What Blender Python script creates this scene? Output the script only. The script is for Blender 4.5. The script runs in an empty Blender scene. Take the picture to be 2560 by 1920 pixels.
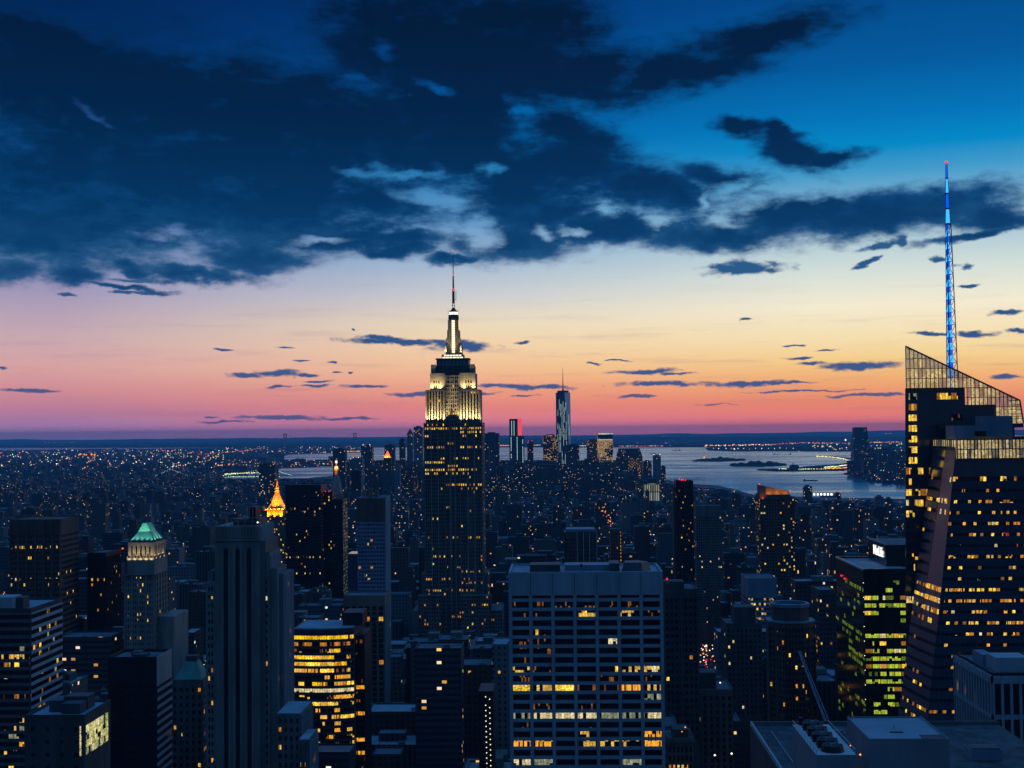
import bpy, math, random
from mathutils import Vector, noise as mnoise

random.seed(11)
scene = bpy.context.scene
COL = scene.collection
D = bpy.data
R = math.radians

# ------------------------------------------------------------------ camera
F_PX = 3280.0
CAM = Vector((0.0, 0.0, 260.0))
YAW, PITCH, ROLL = math.atan(120 / F_PX), math.atan(120 / F_PX), R(0.6)
_f = Vector((-math.sin(YAW) * math.cos(PITCH), math.cos(YAW) * math.cos(PITCH), math.sin(PITCH)))
_r0 = _f.cross(Vector((0, 0, 1))).normalized()
_u0 = _r0.cross(_f).normalized()
_r = _r0 * math.cos(ROLL) - _u0 * math.sin(ROLL)
_u = _r0 * math.sin(ROLL) + _u0 * math.cos(ROLL)
cam_data = D.cameras.new("camera")
cam_data.sensor_width = 36.0
cam_data.lens = 36.0 * F_PX / 2560.0
cam_data.clip_start = 1.0
cam_data.clip_end = 400000.0
cam = D.objects.new("camera", cam_data)
COL.objects.link(cam)
from mathutils import Matrix
m = Matrix((( _r.x, _u.x, -_f.x, CAM.x), (_r.y, _u.y, -_f.y, CAM.y), (_r.z, _u.z, -_f.z, CAM.z), (0, 0, 0, 1)))
cam.matrix_world = m
scene.camera = cam


def ray(px, py):
    return _f + _r * ((px - 1280.0) / F_PX) + _u * ((960.0 - py) / F_PX)


def at(px, py, Y):
    d = ray(px, py)
    return CAM + d * (Y / d.y)


def ground(px, py, z=0.0):
    d = ray(px, py)
    return CAM + d * ((z - CAM.z) / d.z)


def proj(p):
    d = Vector(p) - CAM
    k = d.dot(_f)
    return 1280 + F_PX * d.dot(_r) / k, 960 - F_PX * d.dot(_u) / k


def lin(c):
    return tuple(((v / 255.0) / 12.92 if v / 255.0 <= 0.04045 else ((v / 255.0 + 0.055) / 1.055) ** 2.4) for v in c)


def lin4(c):
    return lin(c) + (1.0,)


scene.view_settings.view_transform = 'Standard'
scene.view_settings.look = 'None'
scene.view_settings.exposure = 0.0
scene.view_settings.gamma = 1.0
scene.cycles.use_denoising = True
scene.cycles.max_bounces = 5
scene.cycles.diffuse_bounces = 2
scene.cycles.glossy_bounces = 3
scene.cycles.volume_bounces = 0
scene.cycles.caustics_reflective = False
scene.cycles.caustics_refractive = False
scene.cycles.sample_clamp_indirect = 3.0
scene.cycles.use_adaptive_sampling = True
scene.cycles.adaptive_threshold = 0.01


# ------------------------------------------------------------------ node helpers
class NT:
    def __init__(s, tree):
        s.t = tree
        s.n = tree.nodes
        s.l = tree.links
        s.n.clear()

    def new(s, typ, **kw):
        nd = s.n.new(typ)
        for k, v in kw.items():
            setattr(nd, k, v)
        return nd

    def put(s, sock, v):
        if v is None:
            return
        if hasattr(v, 'is_linked') or hasattr(v, 'links'):
            s.l.new(v, sock)
        else:
            sock.default_value = v

    def math(s, op, a, b=None, c=None, clamp=False):
        nd = s.n.new('ShaderNodeMath')
        nd.operation = op
        nd.use_clamp = clamp
        s.put(nd.inputs[0], a)
        s.put(nd.inputs[1], b)
        s.put(nd.inputs[2], c)
        return nd.outputs[0]

    def vmath(s, op, a, b=None, out=0):
        nd = s.n.new('ShaderNodeVectorMath')
        nd.operation = op
        s.put(nd.inputs[0], a)
        s.put(nd.inputs[1], b)
        return nd.outputs[out]

    def comb(s, x, y, z):
        nd = s.n.new('ShaderNodeCombineXYZ')
        s.put(nd.inputs[0], x)
        s.put(nd.inputs[1], y)
        s.put(nd.inputs[2], z)
        return nd.outputs[0]

    def sep(s, v):
        nd = s.n.new('ShaderNodeSeparateXYZ')
        s.put(nd.inputs[0], v)
        return nd.outputs

    def mix(s, f, a, b):
        nd = s.n.new('ShaderNodeMix')
        nd.data_type = 'RGBA'
        s.put(nd.inputs[0], f)
        s.put(nd.inputs[6], a)
        s.put(nd.inputs[7], b)
        return nd.outputs[2]

    def rng(s, v, a, b, c=0.0, d=1.0, smooth=True):
        nd = s.n.new('ShaderNodeMapRange')
        nd.interpolation_type = 'SMOOTHSTEP' if smooth else 'LINEAR'
        s.put(nd.inputs[0], v)
        for k, q in zip((1, 2, 3, 4), (a, b, c, d)):
            s.put(nd.inputs[k], q)
        return nd.outputs[0]

    def noise(s, v, scale, detail=4.0, rough=0.55, col=False, dist=0.0):
        nd = s.n.new('ShaderNodeTexNoise')
        s.put(nd.inputs['Vector'], v)
        nd.inputs['Scale'].default_value = scale
        nd.inputs['Detail'].default_value = detail
        nd.inputs['Roughness'].default_value = rough
        nd.inputs['Distortion'].default_value = dist
        return nd.outputs[1 if col else 0]

    def ramp(s, v, stops):
        nd = s.n.new('ShaderNodeValToRGB')
        cr = nd.color_ramp
        cr.interpolation = 'LINEAR'
        stops = sorted(stops)
        while len(cr.elements) < len(stops):
            cr.elements.new(0.5)
        for e, (p, c) in zip(cr.elements, stops):
            e.position = p
            e.color = c
        s.put(nd.inputs[0], v)
        return nd.outputs[0]


# ------------------------------------------------------------------ sky (dusk, sun just below the horizon to the right)
SUN_AZ = R(38)
world = D.worlds.new("World")
scene.world = world
world.use_nodes = True
W = NT(world.node_tree)
gen = W.new('ShaderNodeTexCoord').outputs['Generated']
sx, sy, sz = W.sep(gen)
K = 3.28                                            # sky coordinates: thousands of photo pixels, measured as angles
az = W.math('MULTIPLY', W.math('ARCTAN2', sx, sy), K)
hyp = W.math('SQRT', W.math('ADD', W.math('MULTIPLY', sx, sx), W.math('MULTIPLY', sy, sy)))
tv = W.math('MULTIPLY', W.math('DIVIDE', sz, W.math('MAXIMUM', hyp, 0.05)), K)


def sky_q(px, py):
    d = ray(px, py)
    return math.atan2(d.x, d.y) * K, d.z / math.hypot(d.x, d.y) * K


# clear-sky gradient at three azimuths
HMAX = 1.3
cols = {
    300: [(0, (0, 36, 86)), (150, (0, 42, 98)), (400, (40, 84, 140)), (560, (84, 118, 172)), (640, (122, 142, 186)), (700, (150, 150, 190)), (760, (176, 160, 186)),
          (850, (208, 174, 180)), (920, (224, 168, 166)), (975, (220, 148, 154)), (1020, (204, 134, 158)), (1055, (180, 126, 166)), (1085, (164, 122, 168))],
    1150: [(0, (0, 52, 118)), (200, (0, 76, 146)), (350, (0, 110, 178)), (450, (48, 134, 190)), (560, (104, 158, 204)), (650, (158, 186, 214)), (740, (206, 208, 210)),
          (810, (240, 222, 190)), (870, (252, 214, 170)), (930, (252, 194, 148)), (980, (252, 162, 130)), (1020, (250, 142, 130)), (1050, (238, 130, 140)), (1080, (216, 124, 150))],
    1950: [(0, (0, 74, 140)), (170, (0, 90, 158)), (300, (0, 116, 184)), (380, (0, 138, 200)), (440, (66, 156, 204)), (520, (128, 182, 212)), (610, (180, 208, 218)), (690, (218, 228, 220)),
          (770, (250, 240, 212)), (850, (253, 229, 178)), (900, (255, 214, 142)), (950, (255, 184, 116)), (1000, (255, 150, 106)), (1035, (255, 132, 108)), (1060, (250, 122, 116)), (1076, (238, 118, 130))],
}
hn = W.math('DIVIDE', tv, HMAX, clamp=True)
outs = []
for x, lst in cols.items():
    outs.append(W.ramp(hn, [(max(0.0, sky_q(x, py)[1] / HMAX), lin4(c)) for py, c in lst]))
aL, aC, aR = (sky_q(x, 1000)[0] for x in (150, 1150, 2050))
clear = W.mix(W.rng(az, aL, aC, smooth=False), outs[0], outs[1])
clear = W.mix(W.rng(az, aC, aR, smooth=False), clear, outs[2])

# --- clouds
q = W.comb(az, tv, 0.0)
w1 = W.vmath('SUBTRACT', W.noise(W.vmath('MULTIPLY', q, (1.0, 1.9, 1.0)), 3.2, 3.0, 0.6, col=True), (0.5, 0.5, 0.5))
w2 = W.vmath('SUBTRACT', W.noise(W.vmath('MULTIPLY', q, (1.0, 1.7, 1.0)), 13.0, 4.0, 0.6, col=True), (0.5, 0.5, 0.5))
qb = W.vmath('ADD', q, W.vmath('MULTIPLY', w1, (0.16, 0.10, 0.0)))
qb = W.vmath('ADD', qb, W.vmath('MULTIPLY', w2, (0.07, 0.045, 0.0)))
qs = W.vmath('ADD', q, W.vmath('MULTIPLY', w2, (0.08, 0.026, 0.0)))


def blobs(coord, lst, k=0.25):
    acc = None
    for (cx, cy), rx, ry, ang in lst:
        c = coord
        if acc is not None:                         # chained so that the nodes run one after the other
            ma = W.new('ShaderNodeVectorMath', operation='MULTIPLY_ADD')
            W.put(ma.inputs[0], acc)
            ma.inputs[1].default_value = (1e-9, 1e-9, 1e-9)
            W.put(ma.inputs[2], coord)
            c = ma.outputs[0]
        mp = W.new('ShaderNodeMapping', vector_type='TEXTURE')
        W.put(mp.inputs[0], c)
        mp.inputs[1].default_value = (cx, cy, 0)
        mp.inputs[2].default_value = (0, 0, R(ang))
        mp.inputs[3].default_value = (rx / 1000, ry / 1000, 1)
        ln = W.vmath('LENGTH', mp.outputs[0], out=1)
        acc = ln if acc is None else W.math('SMOOTH_MIN', acc, ln, k)
    return acc


BIG = [(2490, 535, 120, 34, -6), (1960, 330, 60, 20, -20), (1230, 130, 330, 220, -10), (760, 290, 460, 150, -8), (180, 200, 420, 150, -12), (620, 400, 560, 130, 0), (1380, 60, 160, 90, 0), (1120, 330, 300, 110, -8), (300, 250, 620, 170, -4), (330, 430, 640, 170, -3), (120, 560, 420, 110, 0), (900, 330, 420, 150, -6), (1050, 120, 330, 190, -20), (640, 520, 420, 120, 0),
       (1130, 260, 260, 160, -10), (1450, 190, 260, 80, 2), (1700, 190, 230, 55, 8), (1900, 95, 240, 60, 12), (1420, 420, 260, 90, -8), (1620, 480, 220, 70, -8), (1300, 520, 200, 90, -14),
       (1270, 600, 150, 70, -8), (1330, 470, 190, 90, -12), (1180, 400, 170, 70, -10), (960, 500, 170, 60, -10), (1440, 340, 160, 70, -20), (880, 590, 170, 40, 0), (1000, 620, 110, 24, 0), (1150, 640, 90, 16, 0), (1520, 570, 260, 42, 2), (1800, 440, 150, 36, -12), (1970, 372, 95, 44, -30), (2070, 385, 90, 26, 8), (1860, 318, 90, 26, -14), (2110, 540, 330, 64, 3), (2300, 510, 260, 55, -3), (1790, 580, 260, 40, 0),
       (640, 640, 150, 42, 0), (480, 672, 180, 24, -5), (30, 676, 90, 36, 0), (190, 682, 70, 30, 0), (330, 660, 60, 22, -12), (2420, 590, 130, 14, 8), (1000, 590, 120, 30, 0), (60, 90, 260, 60, -10),
       (1250, 40, 260, 70, 0), (300, 712, 120, 9, 0)]
SMALL = [(1858, 672, 128, 22, 2), (1855, 662, 60, 18, 0), (2200, 612, 78, 12, 9), (2250, 602, 30, 16, 30), (2170, 655, 50, 8, 26), (2345, 647, 26, 12, 0), (2405, 666, 22, 10, 0), (2425, 713, 38, 5, 0),
         (2520, 783, 46, 9, 0), (1865, 797, 20, 5, 4), (2330, 835, 70, 7, -2), (2430, 834, 70, 8, -2), (2550, 826, 40, 7, 0), (2520, 945, 46, 9, 0), (2150, 915, 120, 13, 0), (2035, 910, 55, 6, 0), (2000, 896, 46, 5, 0),
         (1000, 856, 200, 11, -2), (1150, 866, 100, 15, 0), (960, 848, 90, 10, -4), (1305, 855, 26, 6, 0), (700, 933, 64, 13, 2), (620, 938, 60, 8, -4), (770, 936, 45, 5, -3), (555, 873, 30, 5, -6), (712, 868, 42, 4, 0),
         (1480, 908, 36, 4, 0), (1610, 929, 110, 8, 1), (1690, 934, 60, 4, 0), (1540, 899, 40, 3, -3), (1650, 960, 140, 9, 0), (1870, 958, 130, 9, 1), (1960, 957, 80, 5, 0), (2180, 988, 150, 5, 0), (1330, 967, 140, 9, -2), (1230, 961, 60, 7, 0),
         (1050, 984, 120, 8, 0), (1200, 982, 55, 5, 0), (1305, 988, 44, 4, 0), (910, 966, 70, 6, 0), (690, 968, 34, 6, 0), (790, 953, 48, 4, 0), (788, 963, 50, 4, 0), (70, 974, 70, 7, -2), (0, 917, 34, 6, -6),
         (1580, 989, 40, 4, 0), (1600, 992, 60, 3, 0), (1790, 1011, 60, 3, 0), (700, 1045, 170, 7, -1), (860, 1048, 110, 4, 0), (560, 1054, 90, 4, 0), (828, 905, 20, 4, 0), (760, 901, 20, 3, 0), (840, 932, 14, 4, 0), (877, 931, 12, 4, 0),
         (1990, 862, 28, 4, 0), (2060, 876, 36, 3, 0), (2000, 978, 200, 3, 0), (170, 733, 26, 6, 0), (370, 734, 70, 5, -3), (310, 732, 30, 7, -4), (530, 1040, 30, 3, 0), (877, 826, 9, 4, 0), (340, 700, 90, 7, -2)]
HOLES = [(1095, 492, 85, 20, -8), (1200, 572, 50, 30, -40), (1000, 425, 110, 11, -4), (1235, 425, 26, 14, 0), (430, 598, 56, 15, 0), (800, 590, 60, 10, 0), (1510, 530, 26, 14, -20), (1640, 553, 40, 9, 0), (1815, 535, 34, 15, -10),
         (1845, 460, 50, 14, 0), (1925, 472, 46, 16, 0), (965, 130, 34, 16, -40), (1100, 220, 40, 10, -20), (1350, 565, 30, 12, -25), (880, 190, 26, 12, 0), (235, 298, 40, 9, -30), (1305, 280, 24, 12, 0), (1770, 500, 14, 22, 0), (1440, 575, 36, 9, -10)]
# lowest sky brightened to make up for what the haze dims
gl_ = W.new('ShaderNodeVectorMath', operation='SCALE')
W.put(gl_.inputs[0], clear)
W.put(gl_.inputs['Scale'], W.rng(tv, 0.07, 0.0, 1.0, 1.4))
clear = gl_.outputs[0]
# thin veils stretched along the horizon
st = W.noise(W.vmath('MULTIPLY', q, (1.1, 15.0, 1.0)), 2.2, 6.0, 0.62)
veil = W.math('MULTIPLY', W.rng(st, 0.50, 0.74), W.math('MULTIPLY', W.rng(tv, 0.0, 0.05), W.rng(tv, 0.5, 0.12, 0.0, 0.30)))
clear = W.mix(veil, clear, lin4((150, 112, 146)))


def prep(lst):
    return [(sky_q(px, py), rx, ry, ang) for px, py, rx, ry, ang in lst]


BIG, SMALL, HOLES = prep(BIG), prep(SMALL), prep(HOLES)
nb = W.noise(W.vmath('MULTIPLY', q, (1.0, 2.0, 1.0)), 7.0, 8.0, 0.62)
nf = W.noise(W.vmath('MULTIPLY', q, (1.0, 2.4, 1.0)), 26.0, 6.0, 0.6)
nbc = W.math('ADD', W.math('MULTIPLY', W.math('SUBTRACT', nb, 0.5), 1.0), W.math('MULTIPLY', W.math('SUBTRACT', nf, 0.5), 0.45))
big = W.noise(W.vmath('MULTIPLY', q, (1.0, 2.2, 1.0)), 2.6, 5.0, 0.6)
# cloud colour: navy high up, slate lower down, dull violet on thin lower edges
ccol = W.ramp(hn, [(0.0, lin4((92, 84, 130))), (0.05, lin4((104, 96, 138))), (0.09, lin4((70, 92, 140))), (0.20, lin4((44, 86, 136))), (0.33, lin4((40, 92, 138))), (0.42, lin4((12, 76, 130))),
                   (0.55, lin4((0, 62, 118))), (0.7, lin4((0, 50, 100))), (1.0, lin4((0, 44, 90)))])
cdark = W.ramp(hn, [(0.0, lin4((70, 70, 120))), (0.12, lin4((40, 70, 120))), (0.33, lin4((6, 64, 112))), (0.45, lin4((0, 50, 94))), (0.6, lin4((0, 36, 74))), (0.8, lin4((0, 26, 58))), (1.0, lin4((0, 24, 54)))])


def box_near(lst, a0, a1, t0, t1, grow, pad):
    out = []
    for (cx, cy), rx, ry, ang in lst:
        ca, sa = abs(math.cos(R(ang))), abs(math.sin(R(ang)))
        ex = (rx * ca + ry * sa) / 1000 * grow + pad
        ey = (rx * sa + ry * ca) / 1000 * grow + pad * 0.6
        if cx + ex > a0 and cx - ex < a1 and cy + ey > t0 and cy - ey < t1:
            out.append(((cx, cy), rx, ry, ang))
    return out


def sky_tile(a0, a1, t0, t1):
    """One stretch of the sky with the clouds near it, as a node group."""
    global W
    bg, sm, ho = (box_near(BIG, a0, a1, t0, t1, 1.75, 0.16), box_near(SMALL, a0, a1, t0, t1, 1.6, 0.06), box_near(HOLES, a0, a1, t0, t1, 1.5, 0.16))
    outer = W
    tree = D.node_groups.new("sky_stretch", 'ShaderNodeTree')
    W = NT(tree)
    shared = dict(clear=clear, qs=qs, qb=qb, nf=nf, nbc=nbc, big=big, ccol=ccol, cdark=cdark, tv=tv)
    kinds = dict(clear='Color', ccol='Color', cdark='Color', qs='Vector', qb='Vector')
    for nm in shared:
        tree.interface.new_socket(nm, in_out='INPUT', socket_type='NodeSocket' + kinds.get(nm, 'Float'))
    tree.interface.new_socket('sky', in_out='OUTPUT', socket_type='NodeSocketShader')
    gi = W.new('NodeGroupInput')
    g = {nm: gi.outputs[nm] for nm in shared}
    col = g['clear']
    if sm:
        dS = W.math('SUBTRACT', 1.0, blobs(g['qs'], sm, 0.1))
        dS = W.math('ADD', dS, W.math('MULTIPLY', W.math('SUBTRACT', g['nf'], 0.5), 1.4))
        col = W.mix(W.rng(dS, 0.0, 0.6), col, g['ccol'])
    if bg:
        dB = W.math('ADD', W.math('SUBTRACT', 1.36, blobs(g['qb'], bg)), W.math('MULTIPLY', g['nbc'], 1.3))
        if ho:
            hh = W.math('ADD', blobs(g['qb'], ho), W.math('MULTIPLY', g['nbc'], 2.2))
        mB = W.rng(dB, -0.05, W.math('ADD', 0.60, W.math('MULTIPLY', g['tv'], 0.36)))
        if ho:
            mB = W.math('MULTIPLY', mB, W.math('SUBTRACT', 1.0, W.math('MULTIPLY', W.rng(hh, 1.65, 0.1, 0.0, 1.0), 0.92)))
        tk = W.math('ADD', W.math('ADD', W.rng(dB, 0.2, 1.2, -0.1, 0.95), W.math('MULTIPLY', g['nbc'], 0.65)), W.math('ADD', W.math('MULTIPLY', W.math('SUBTRACT', g['big'], 0.45), 2.3), W.rng(g['tv'], 0.45, 0.95, -0.12, 0.30)), clamp=True)
        cc = W.mix(tk, g['ccol'], g['cdark'])
        violet = W.math('MULTIPLY', W.math('SUBTRACT', 1.0, W.rng(dB, 0.0, 0.6)), W.rng(g['tv'], 0.66, 0.40))
        cc = W.mix(W.math('MULTIPLY', violet, 0.75), cc, lin4((112, 112, 150)))
        col = W.mix(mB, col, cc)
    if t0 < 0:
        col = W.mix(W.rng(g['tv'], 0.0, -0.05), col, lin4((20, 34, 60)))
    b = W.new('ShaderNodeBackground')
    W.put(b.inputs[0], col)
    go = W.new('NodeGroupOutput')
    W.l.new(b.outputs[0], go.inputs[0])
    W = outer
    nd = W.new('ShaderNodeGroup', node_tree=tree)
    for nm, sock in shared.items():
        W.l.new(sock, nd.inputs[nm])
    return nd.outputs[0]


def mixs(f, a, b):
    nd = W.new('ShaderNodeMixShader')
    W.put(nd.inputs[0], f)
    W.l.new(a, nd.inputs[1])
    W.l.new(b, nd.inputs[2])
    return nd.outputs[0]


def split_az(edges, t0, t1):
    if len(edges) == 2:
        return sky_tile(edges[0], edges[1], t0, t1)
    h = len(edges) // 2
    return mixs(W.math('GREATER_THAN', az, edges[h]), split_az(edges[:h + 1], t0, t1), split_az(edges[h:], t0, t1))


TB = 0.46
e_hi = [-4.0] + [sky_q(x, 400)[0] for x in (420, 850, 1150, 1450, 1800, 2200)] + [8.0]
e_lo = [-4.0] + [sky_q(x, 900)[0] for x in (350, 680, 950, 1250, 1550, 1850, 2250)] + [8.0]
front = mixs(W.math('GREATER_THAN', tv, TB), split_az(e_lo, -9, TB), split_az(e_hi, TB, 99))
# night side of the sky, behind the camera
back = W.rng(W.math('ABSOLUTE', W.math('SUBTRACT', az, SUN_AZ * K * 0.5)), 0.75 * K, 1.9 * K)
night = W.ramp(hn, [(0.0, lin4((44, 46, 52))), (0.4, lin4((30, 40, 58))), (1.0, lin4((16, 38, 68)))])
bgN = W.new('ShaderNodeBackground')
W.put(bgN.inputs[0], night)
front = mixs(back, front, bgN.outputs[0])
zen = W.new('ShaderNodeBackground')                   # twilight sky overhead, out of view, made brighter to light roofs and haze
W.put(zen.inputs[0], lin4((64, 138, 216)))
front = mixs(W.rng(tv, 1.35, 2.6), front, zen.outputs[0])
nish = W.new('ShaderNodeTexSky', sky_type='NISHITA', sun_disc=False, sun_elevation=R(-2.0), sun_rotation=SUN_AZ)
bgB = W.new('ShaderNodeBackground')
W.put(bgB.inputs[0], nish.outputs[0])
bgB.inputs[1].default_value = 0.004
addn = W.new('ShaderNodeAddShader')
W.l.new(front, addn.inputs[0])
W.l.new(bgB.outputs[0], addn.inputs[1])
wo = W.new('ShaderNodeOutputWorld')
W.l.new(addn.outputs[0], wo.inputs[0])
world.cycles.sampling_method = 'MANUAL'
world.cycles.sample_map_resolution = 512


# ------------------------------------------------------------------ materials
MATS = {}


def pbr(name, col, rough=0.8, metal=0.0, var=0.25, vscale=0.15, spec=0.3, streak=True):
    m = D.materials.new(name)
    m.use_nodes = True
    N = NT(m.node_tree)
    pos = N.new('ShaderNodeNewGeometry').outputs['Position']
    if streak:
        pos = N.vmath('MULTIPLY', pos, (1.0, 1.0, 0.25))
    n = N.noise(pos, vscale, 5.0, 0.6)
    c = lin4(col) if max(col) > 1.0 else tuple(col) + (1.0,)
    dark = tuple(v * (1 - var) for v in c[:3]) + (1.0,)
    lite = tuple(min(1, v * (1 + var)) for v in c[:3]) + (1.0,)
    b = N.new('ShaderNodeBsdfPrincipled')
    N.put(b.inputs['Base Color'], N.mix(N.rng(n, 0.3, 0.7), dark, lite))
    b.inputs['Roughness'].default_value = rough
    b.inputs['Metallic'].default_value = metal
    b.inputs['Specular IOR Level'].default_value = spec
    o = N.new('ShaderNodeOutputMaterial')
    N.l.new(b.outputs[0], o.inputs[0])
    MATS[name] = m
    return m


def glow(name, col, strength, sample=False):
    m = D.materials.new(name)
    m.use_nodes = True
    N = NT(m.node_tree)
    e = N.new('ShaderNodeEmission')
    e.inputs[0].default_value = lin4(col)
    e.inputs[1].default_value = strength
    o = N.new('ShaderNodeOutputMaterial')
    N.l.new(e.outputs[0], o.inputs[0])
    if not sample:
        m.cycles.emission_sampling = 'NONE'
    MATS[name] = m
    return m


def winmat(name, col, strength, fill, cell=1.3, col2=None, floor_cell=0.8):
    """Window seen into a lit room: panes lit or not, ceiling lights and furniture breaking up the glow."""
    m = D.materials.new(name)
    m.use_nodes = True
    N = NT(m.node_tree)
    x, y, z = N.sep(N.new('ShaderNodeNewGeometry').outputs['Position'])
    h = N.math('ADD', x, N.math('MULTIPLY', y, 0.83))
    hc = N.math('FLOOR', N.math('DIVIDE', h, cell))
    zc = N.math('FLOOR', N.math('DIVIDE', z, 3.0))
    wn = N.new('ShaderNodeTexWhiteNoise', noise_dimensions='3D')
    N.put(wn.inputs[0], N.comb(hc, zc, 3.7))
    on = N.math('LESS_THAN', wn.outputs[0], fill)
    fr = N.math('FRACT', N.math('DIVIDE', h, cell))
    frame = N.math('GREATER_THAN', fr, 0.08)
    wn2 = N.new('ShaderNodeTexWhiteNoise', noise_dimensions='3D')
    N.put(wn2.inputs[0], N.comb(N.math('FLOOR', N.math('DIVIDE', h, 0.5)), N.math('FLOOR', N.math('DIVIDE', z, 0.5)), 1.1))
    inner = N.math('ADD', 0.45, N.math('MULTIPLY', wn2.outputs[0], 0.85))
    tone = N.math('ADD', 0.6, N.math('MULTIPLY', wn.outputs[0], 0.6 / max(fill, 0.05)))
    k = N.math('MULTIPLY', N.math('MULTIPLY', inner, tone), N.math('MULTIPLY', on, frame))
    b = N.new('ShaderNodeBsdfPrincipled')
    b.inputs['Base Color'].default_value = (0.012, 0.014, 0.018, 1)
    b.inputs['Roughness'].default_value = 0.15
    c2 = lin4(col2 or col)
    N.put(b.inputs['Emission Color'], N.mix(wn2.outputs[0], lin4(col), c2))
    N.put(b.inputs['Emission Strength'], N.math('MULTIPLY', k, strength))
    o = N.new('ShaderNodeOutputMaterial')
    N.l.new(b.outputs[0], o.inputs[0])
    m.cycles.emission_sampling = 'NONE'
    MATS[name] = m
    return m


def screenmat(name, col, strength, see):
    winmat(name, col, strength, 1.0, cell=2.2)
    m = MATS[name]
    t = m.node_tree
    pb = next(n for n in t.nodes if n.type == 'BSDF_PRINCIPLED')
    out = next(n for n in t.nodes if n.type == 'OUTPUT_MATERIAL')
    tr = t.nodes.new('ShaderNodeBsdfTransparent')
    tr.inputs[0].default_value = (.85, .9, 1, 1)
    mx = t.nodes.new('ShaderNodeMixShader')
    mx.inputs[0].default_value = see
    t.links.new(pb.outputs[0], mx.inputs[1])
    t.links.new(tr.outputs[0], mx.inputs[2])
    t.links.new(mx.outputs[0], out.inputs[0])


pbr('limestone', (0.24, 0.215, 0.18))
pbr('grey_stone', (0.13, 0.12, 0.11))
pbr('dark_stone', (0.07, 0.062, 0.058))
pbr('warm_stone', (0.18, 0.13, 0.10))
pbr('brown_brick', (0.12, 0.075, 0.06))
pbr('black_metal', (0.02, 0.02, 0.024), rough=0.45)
pbr('pale_concrete', (0.31, 0.33, 0.34), var=0.12)
pbr('white_panel', (0.45, 0.44, 0.43), var=0.1)
pbr('blue_metal', (0.15, 0.20, 0.25), rough=0.5, var=0.12)
pbr('dark_metal', (0.05, 0.055, 0.06), rough=0.5)
pbr('steel', (0.35, 0.36, 0.38), rough=0.4, metal=0.7)
pbr('roof_panel', (0.19, 0.20, 0.21), var=.15)
pbr('mid_stone', (0.185, 0.17, 0.15), var=.2)
pbr('dark_roof', (0.05, 0.055, 0.06), vscale=.3, var=.5, streak=False)
pbr('tar_roof', (0.10, 0.11, 0.12), vscale=0.08, streak=False)
pbr('pale_roof', (0.23, 0.26, 0.29), vscale=0.08, var=0.18, streak=False)
pbr('copper', (0.10, 0.27, 0.22), rough=0.6)
pbr('gold', (0.85, 0.50, 0.08), rough=0.45, metal=0.0, var=0.2)
pbr('wood', (0.10, 0.075, 0.05))
pbr('glass_blue', (0.035, 0.06, 0.085), rough=0.12, spec=1.0, var=0.1)
pbr('glass_sheen', (0.03, 0.04, 0.055), rough=0.2, spec=0.9, var=0.3)
pbr('glass_dark', (0.010, 0.012, 0.016), rough=0.15, spec=0.5, var=0.1)
pbr('glass_green', (0.010, 0.022, 0.016), rough=0.15, spec=0.6, var=0.2)
pbr('band_blue', (0.045, 0.06, 0.08), rough=.4, var=.1)
pbr('glass_facet', (0.05, 0.055, 0.075), rough=0.35, spec=0.8, var=0.1)
winmat('w_amber', (255, 190, 36), 1.4, 1.0, col2=(255, 218, 84))
winmat('w_warm', (255, 206, 96), 1.0, 1.0, col2=(240, 170, 60))
winmat('w_soft', (230, 150, 50), 0.55, 1.0, col2=(200, 130, 50))
winmat('w_gold', (255, 206, 20), 1.3, 0.96, col2=(255, 190, 30))
winmat('w_half', (255, 204, 92), 0.85, 0.45)
winmat('w_dim', (210, 130, 50), 0.36, 0.12, cell=0.7)
winmat('w_busy', (255, 196, 60), 1.2, 0.72, cell=0.6, col2=(255, 150, 30))
winmat('w_white', (246, 226, 170), 0.95, 0.88)
winmat('w_pale', (205, 210, 170), 0.45, 0.7)
winmat('w_green', (228, 222, 50), 0.95, 0.86, cell=1.5, col2=(150, 190, 60))
winmat('w_lime', (206, 222, 130), 0.8, 1.0, cell=1.5, col2=(240, 230, 150))
winmat('w_greendim', (150, 180, 50), 0.42, 0.7, cell=1.5)
winmat('w_orange', (255, 160, 50), 0.7, 1.0)
winmat('w_red', (230, 60, 40), 0.7, 0.8)
screenmat('w_screen', (255, 226, 160), 0.62, .12)
screenmat('w_screendim', (220, 214, 200), 0.26, .32)
glow('g_white', (255, 244, 220), 2.4)
glow('g_warm', (255, 204, 120), 2.0)
glow('g_orange', (255, 146, 54), 2.0)
glow('g_red', (255, 30, 50), 2.2)
glow('g_cyan', (60, 170, 255), 1.5)
glow('g_deepblue', (10, 90, 235), 1.1)
glow('g_green', (196, 255, 190), 2.4)
glow('g_cream', (255, 240, 200), 1.6)
glow('g_pale', (200, 240, 226), .95)
glow('g_pink', (255, 90, 100), 0.9)
glow('g_sign', (255, 255, 255), 1.25)


# ------------------------------------------------------------------ mesh builder
OCC = []           # every block built so far, to find out which plain buildings can be seen


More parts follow.
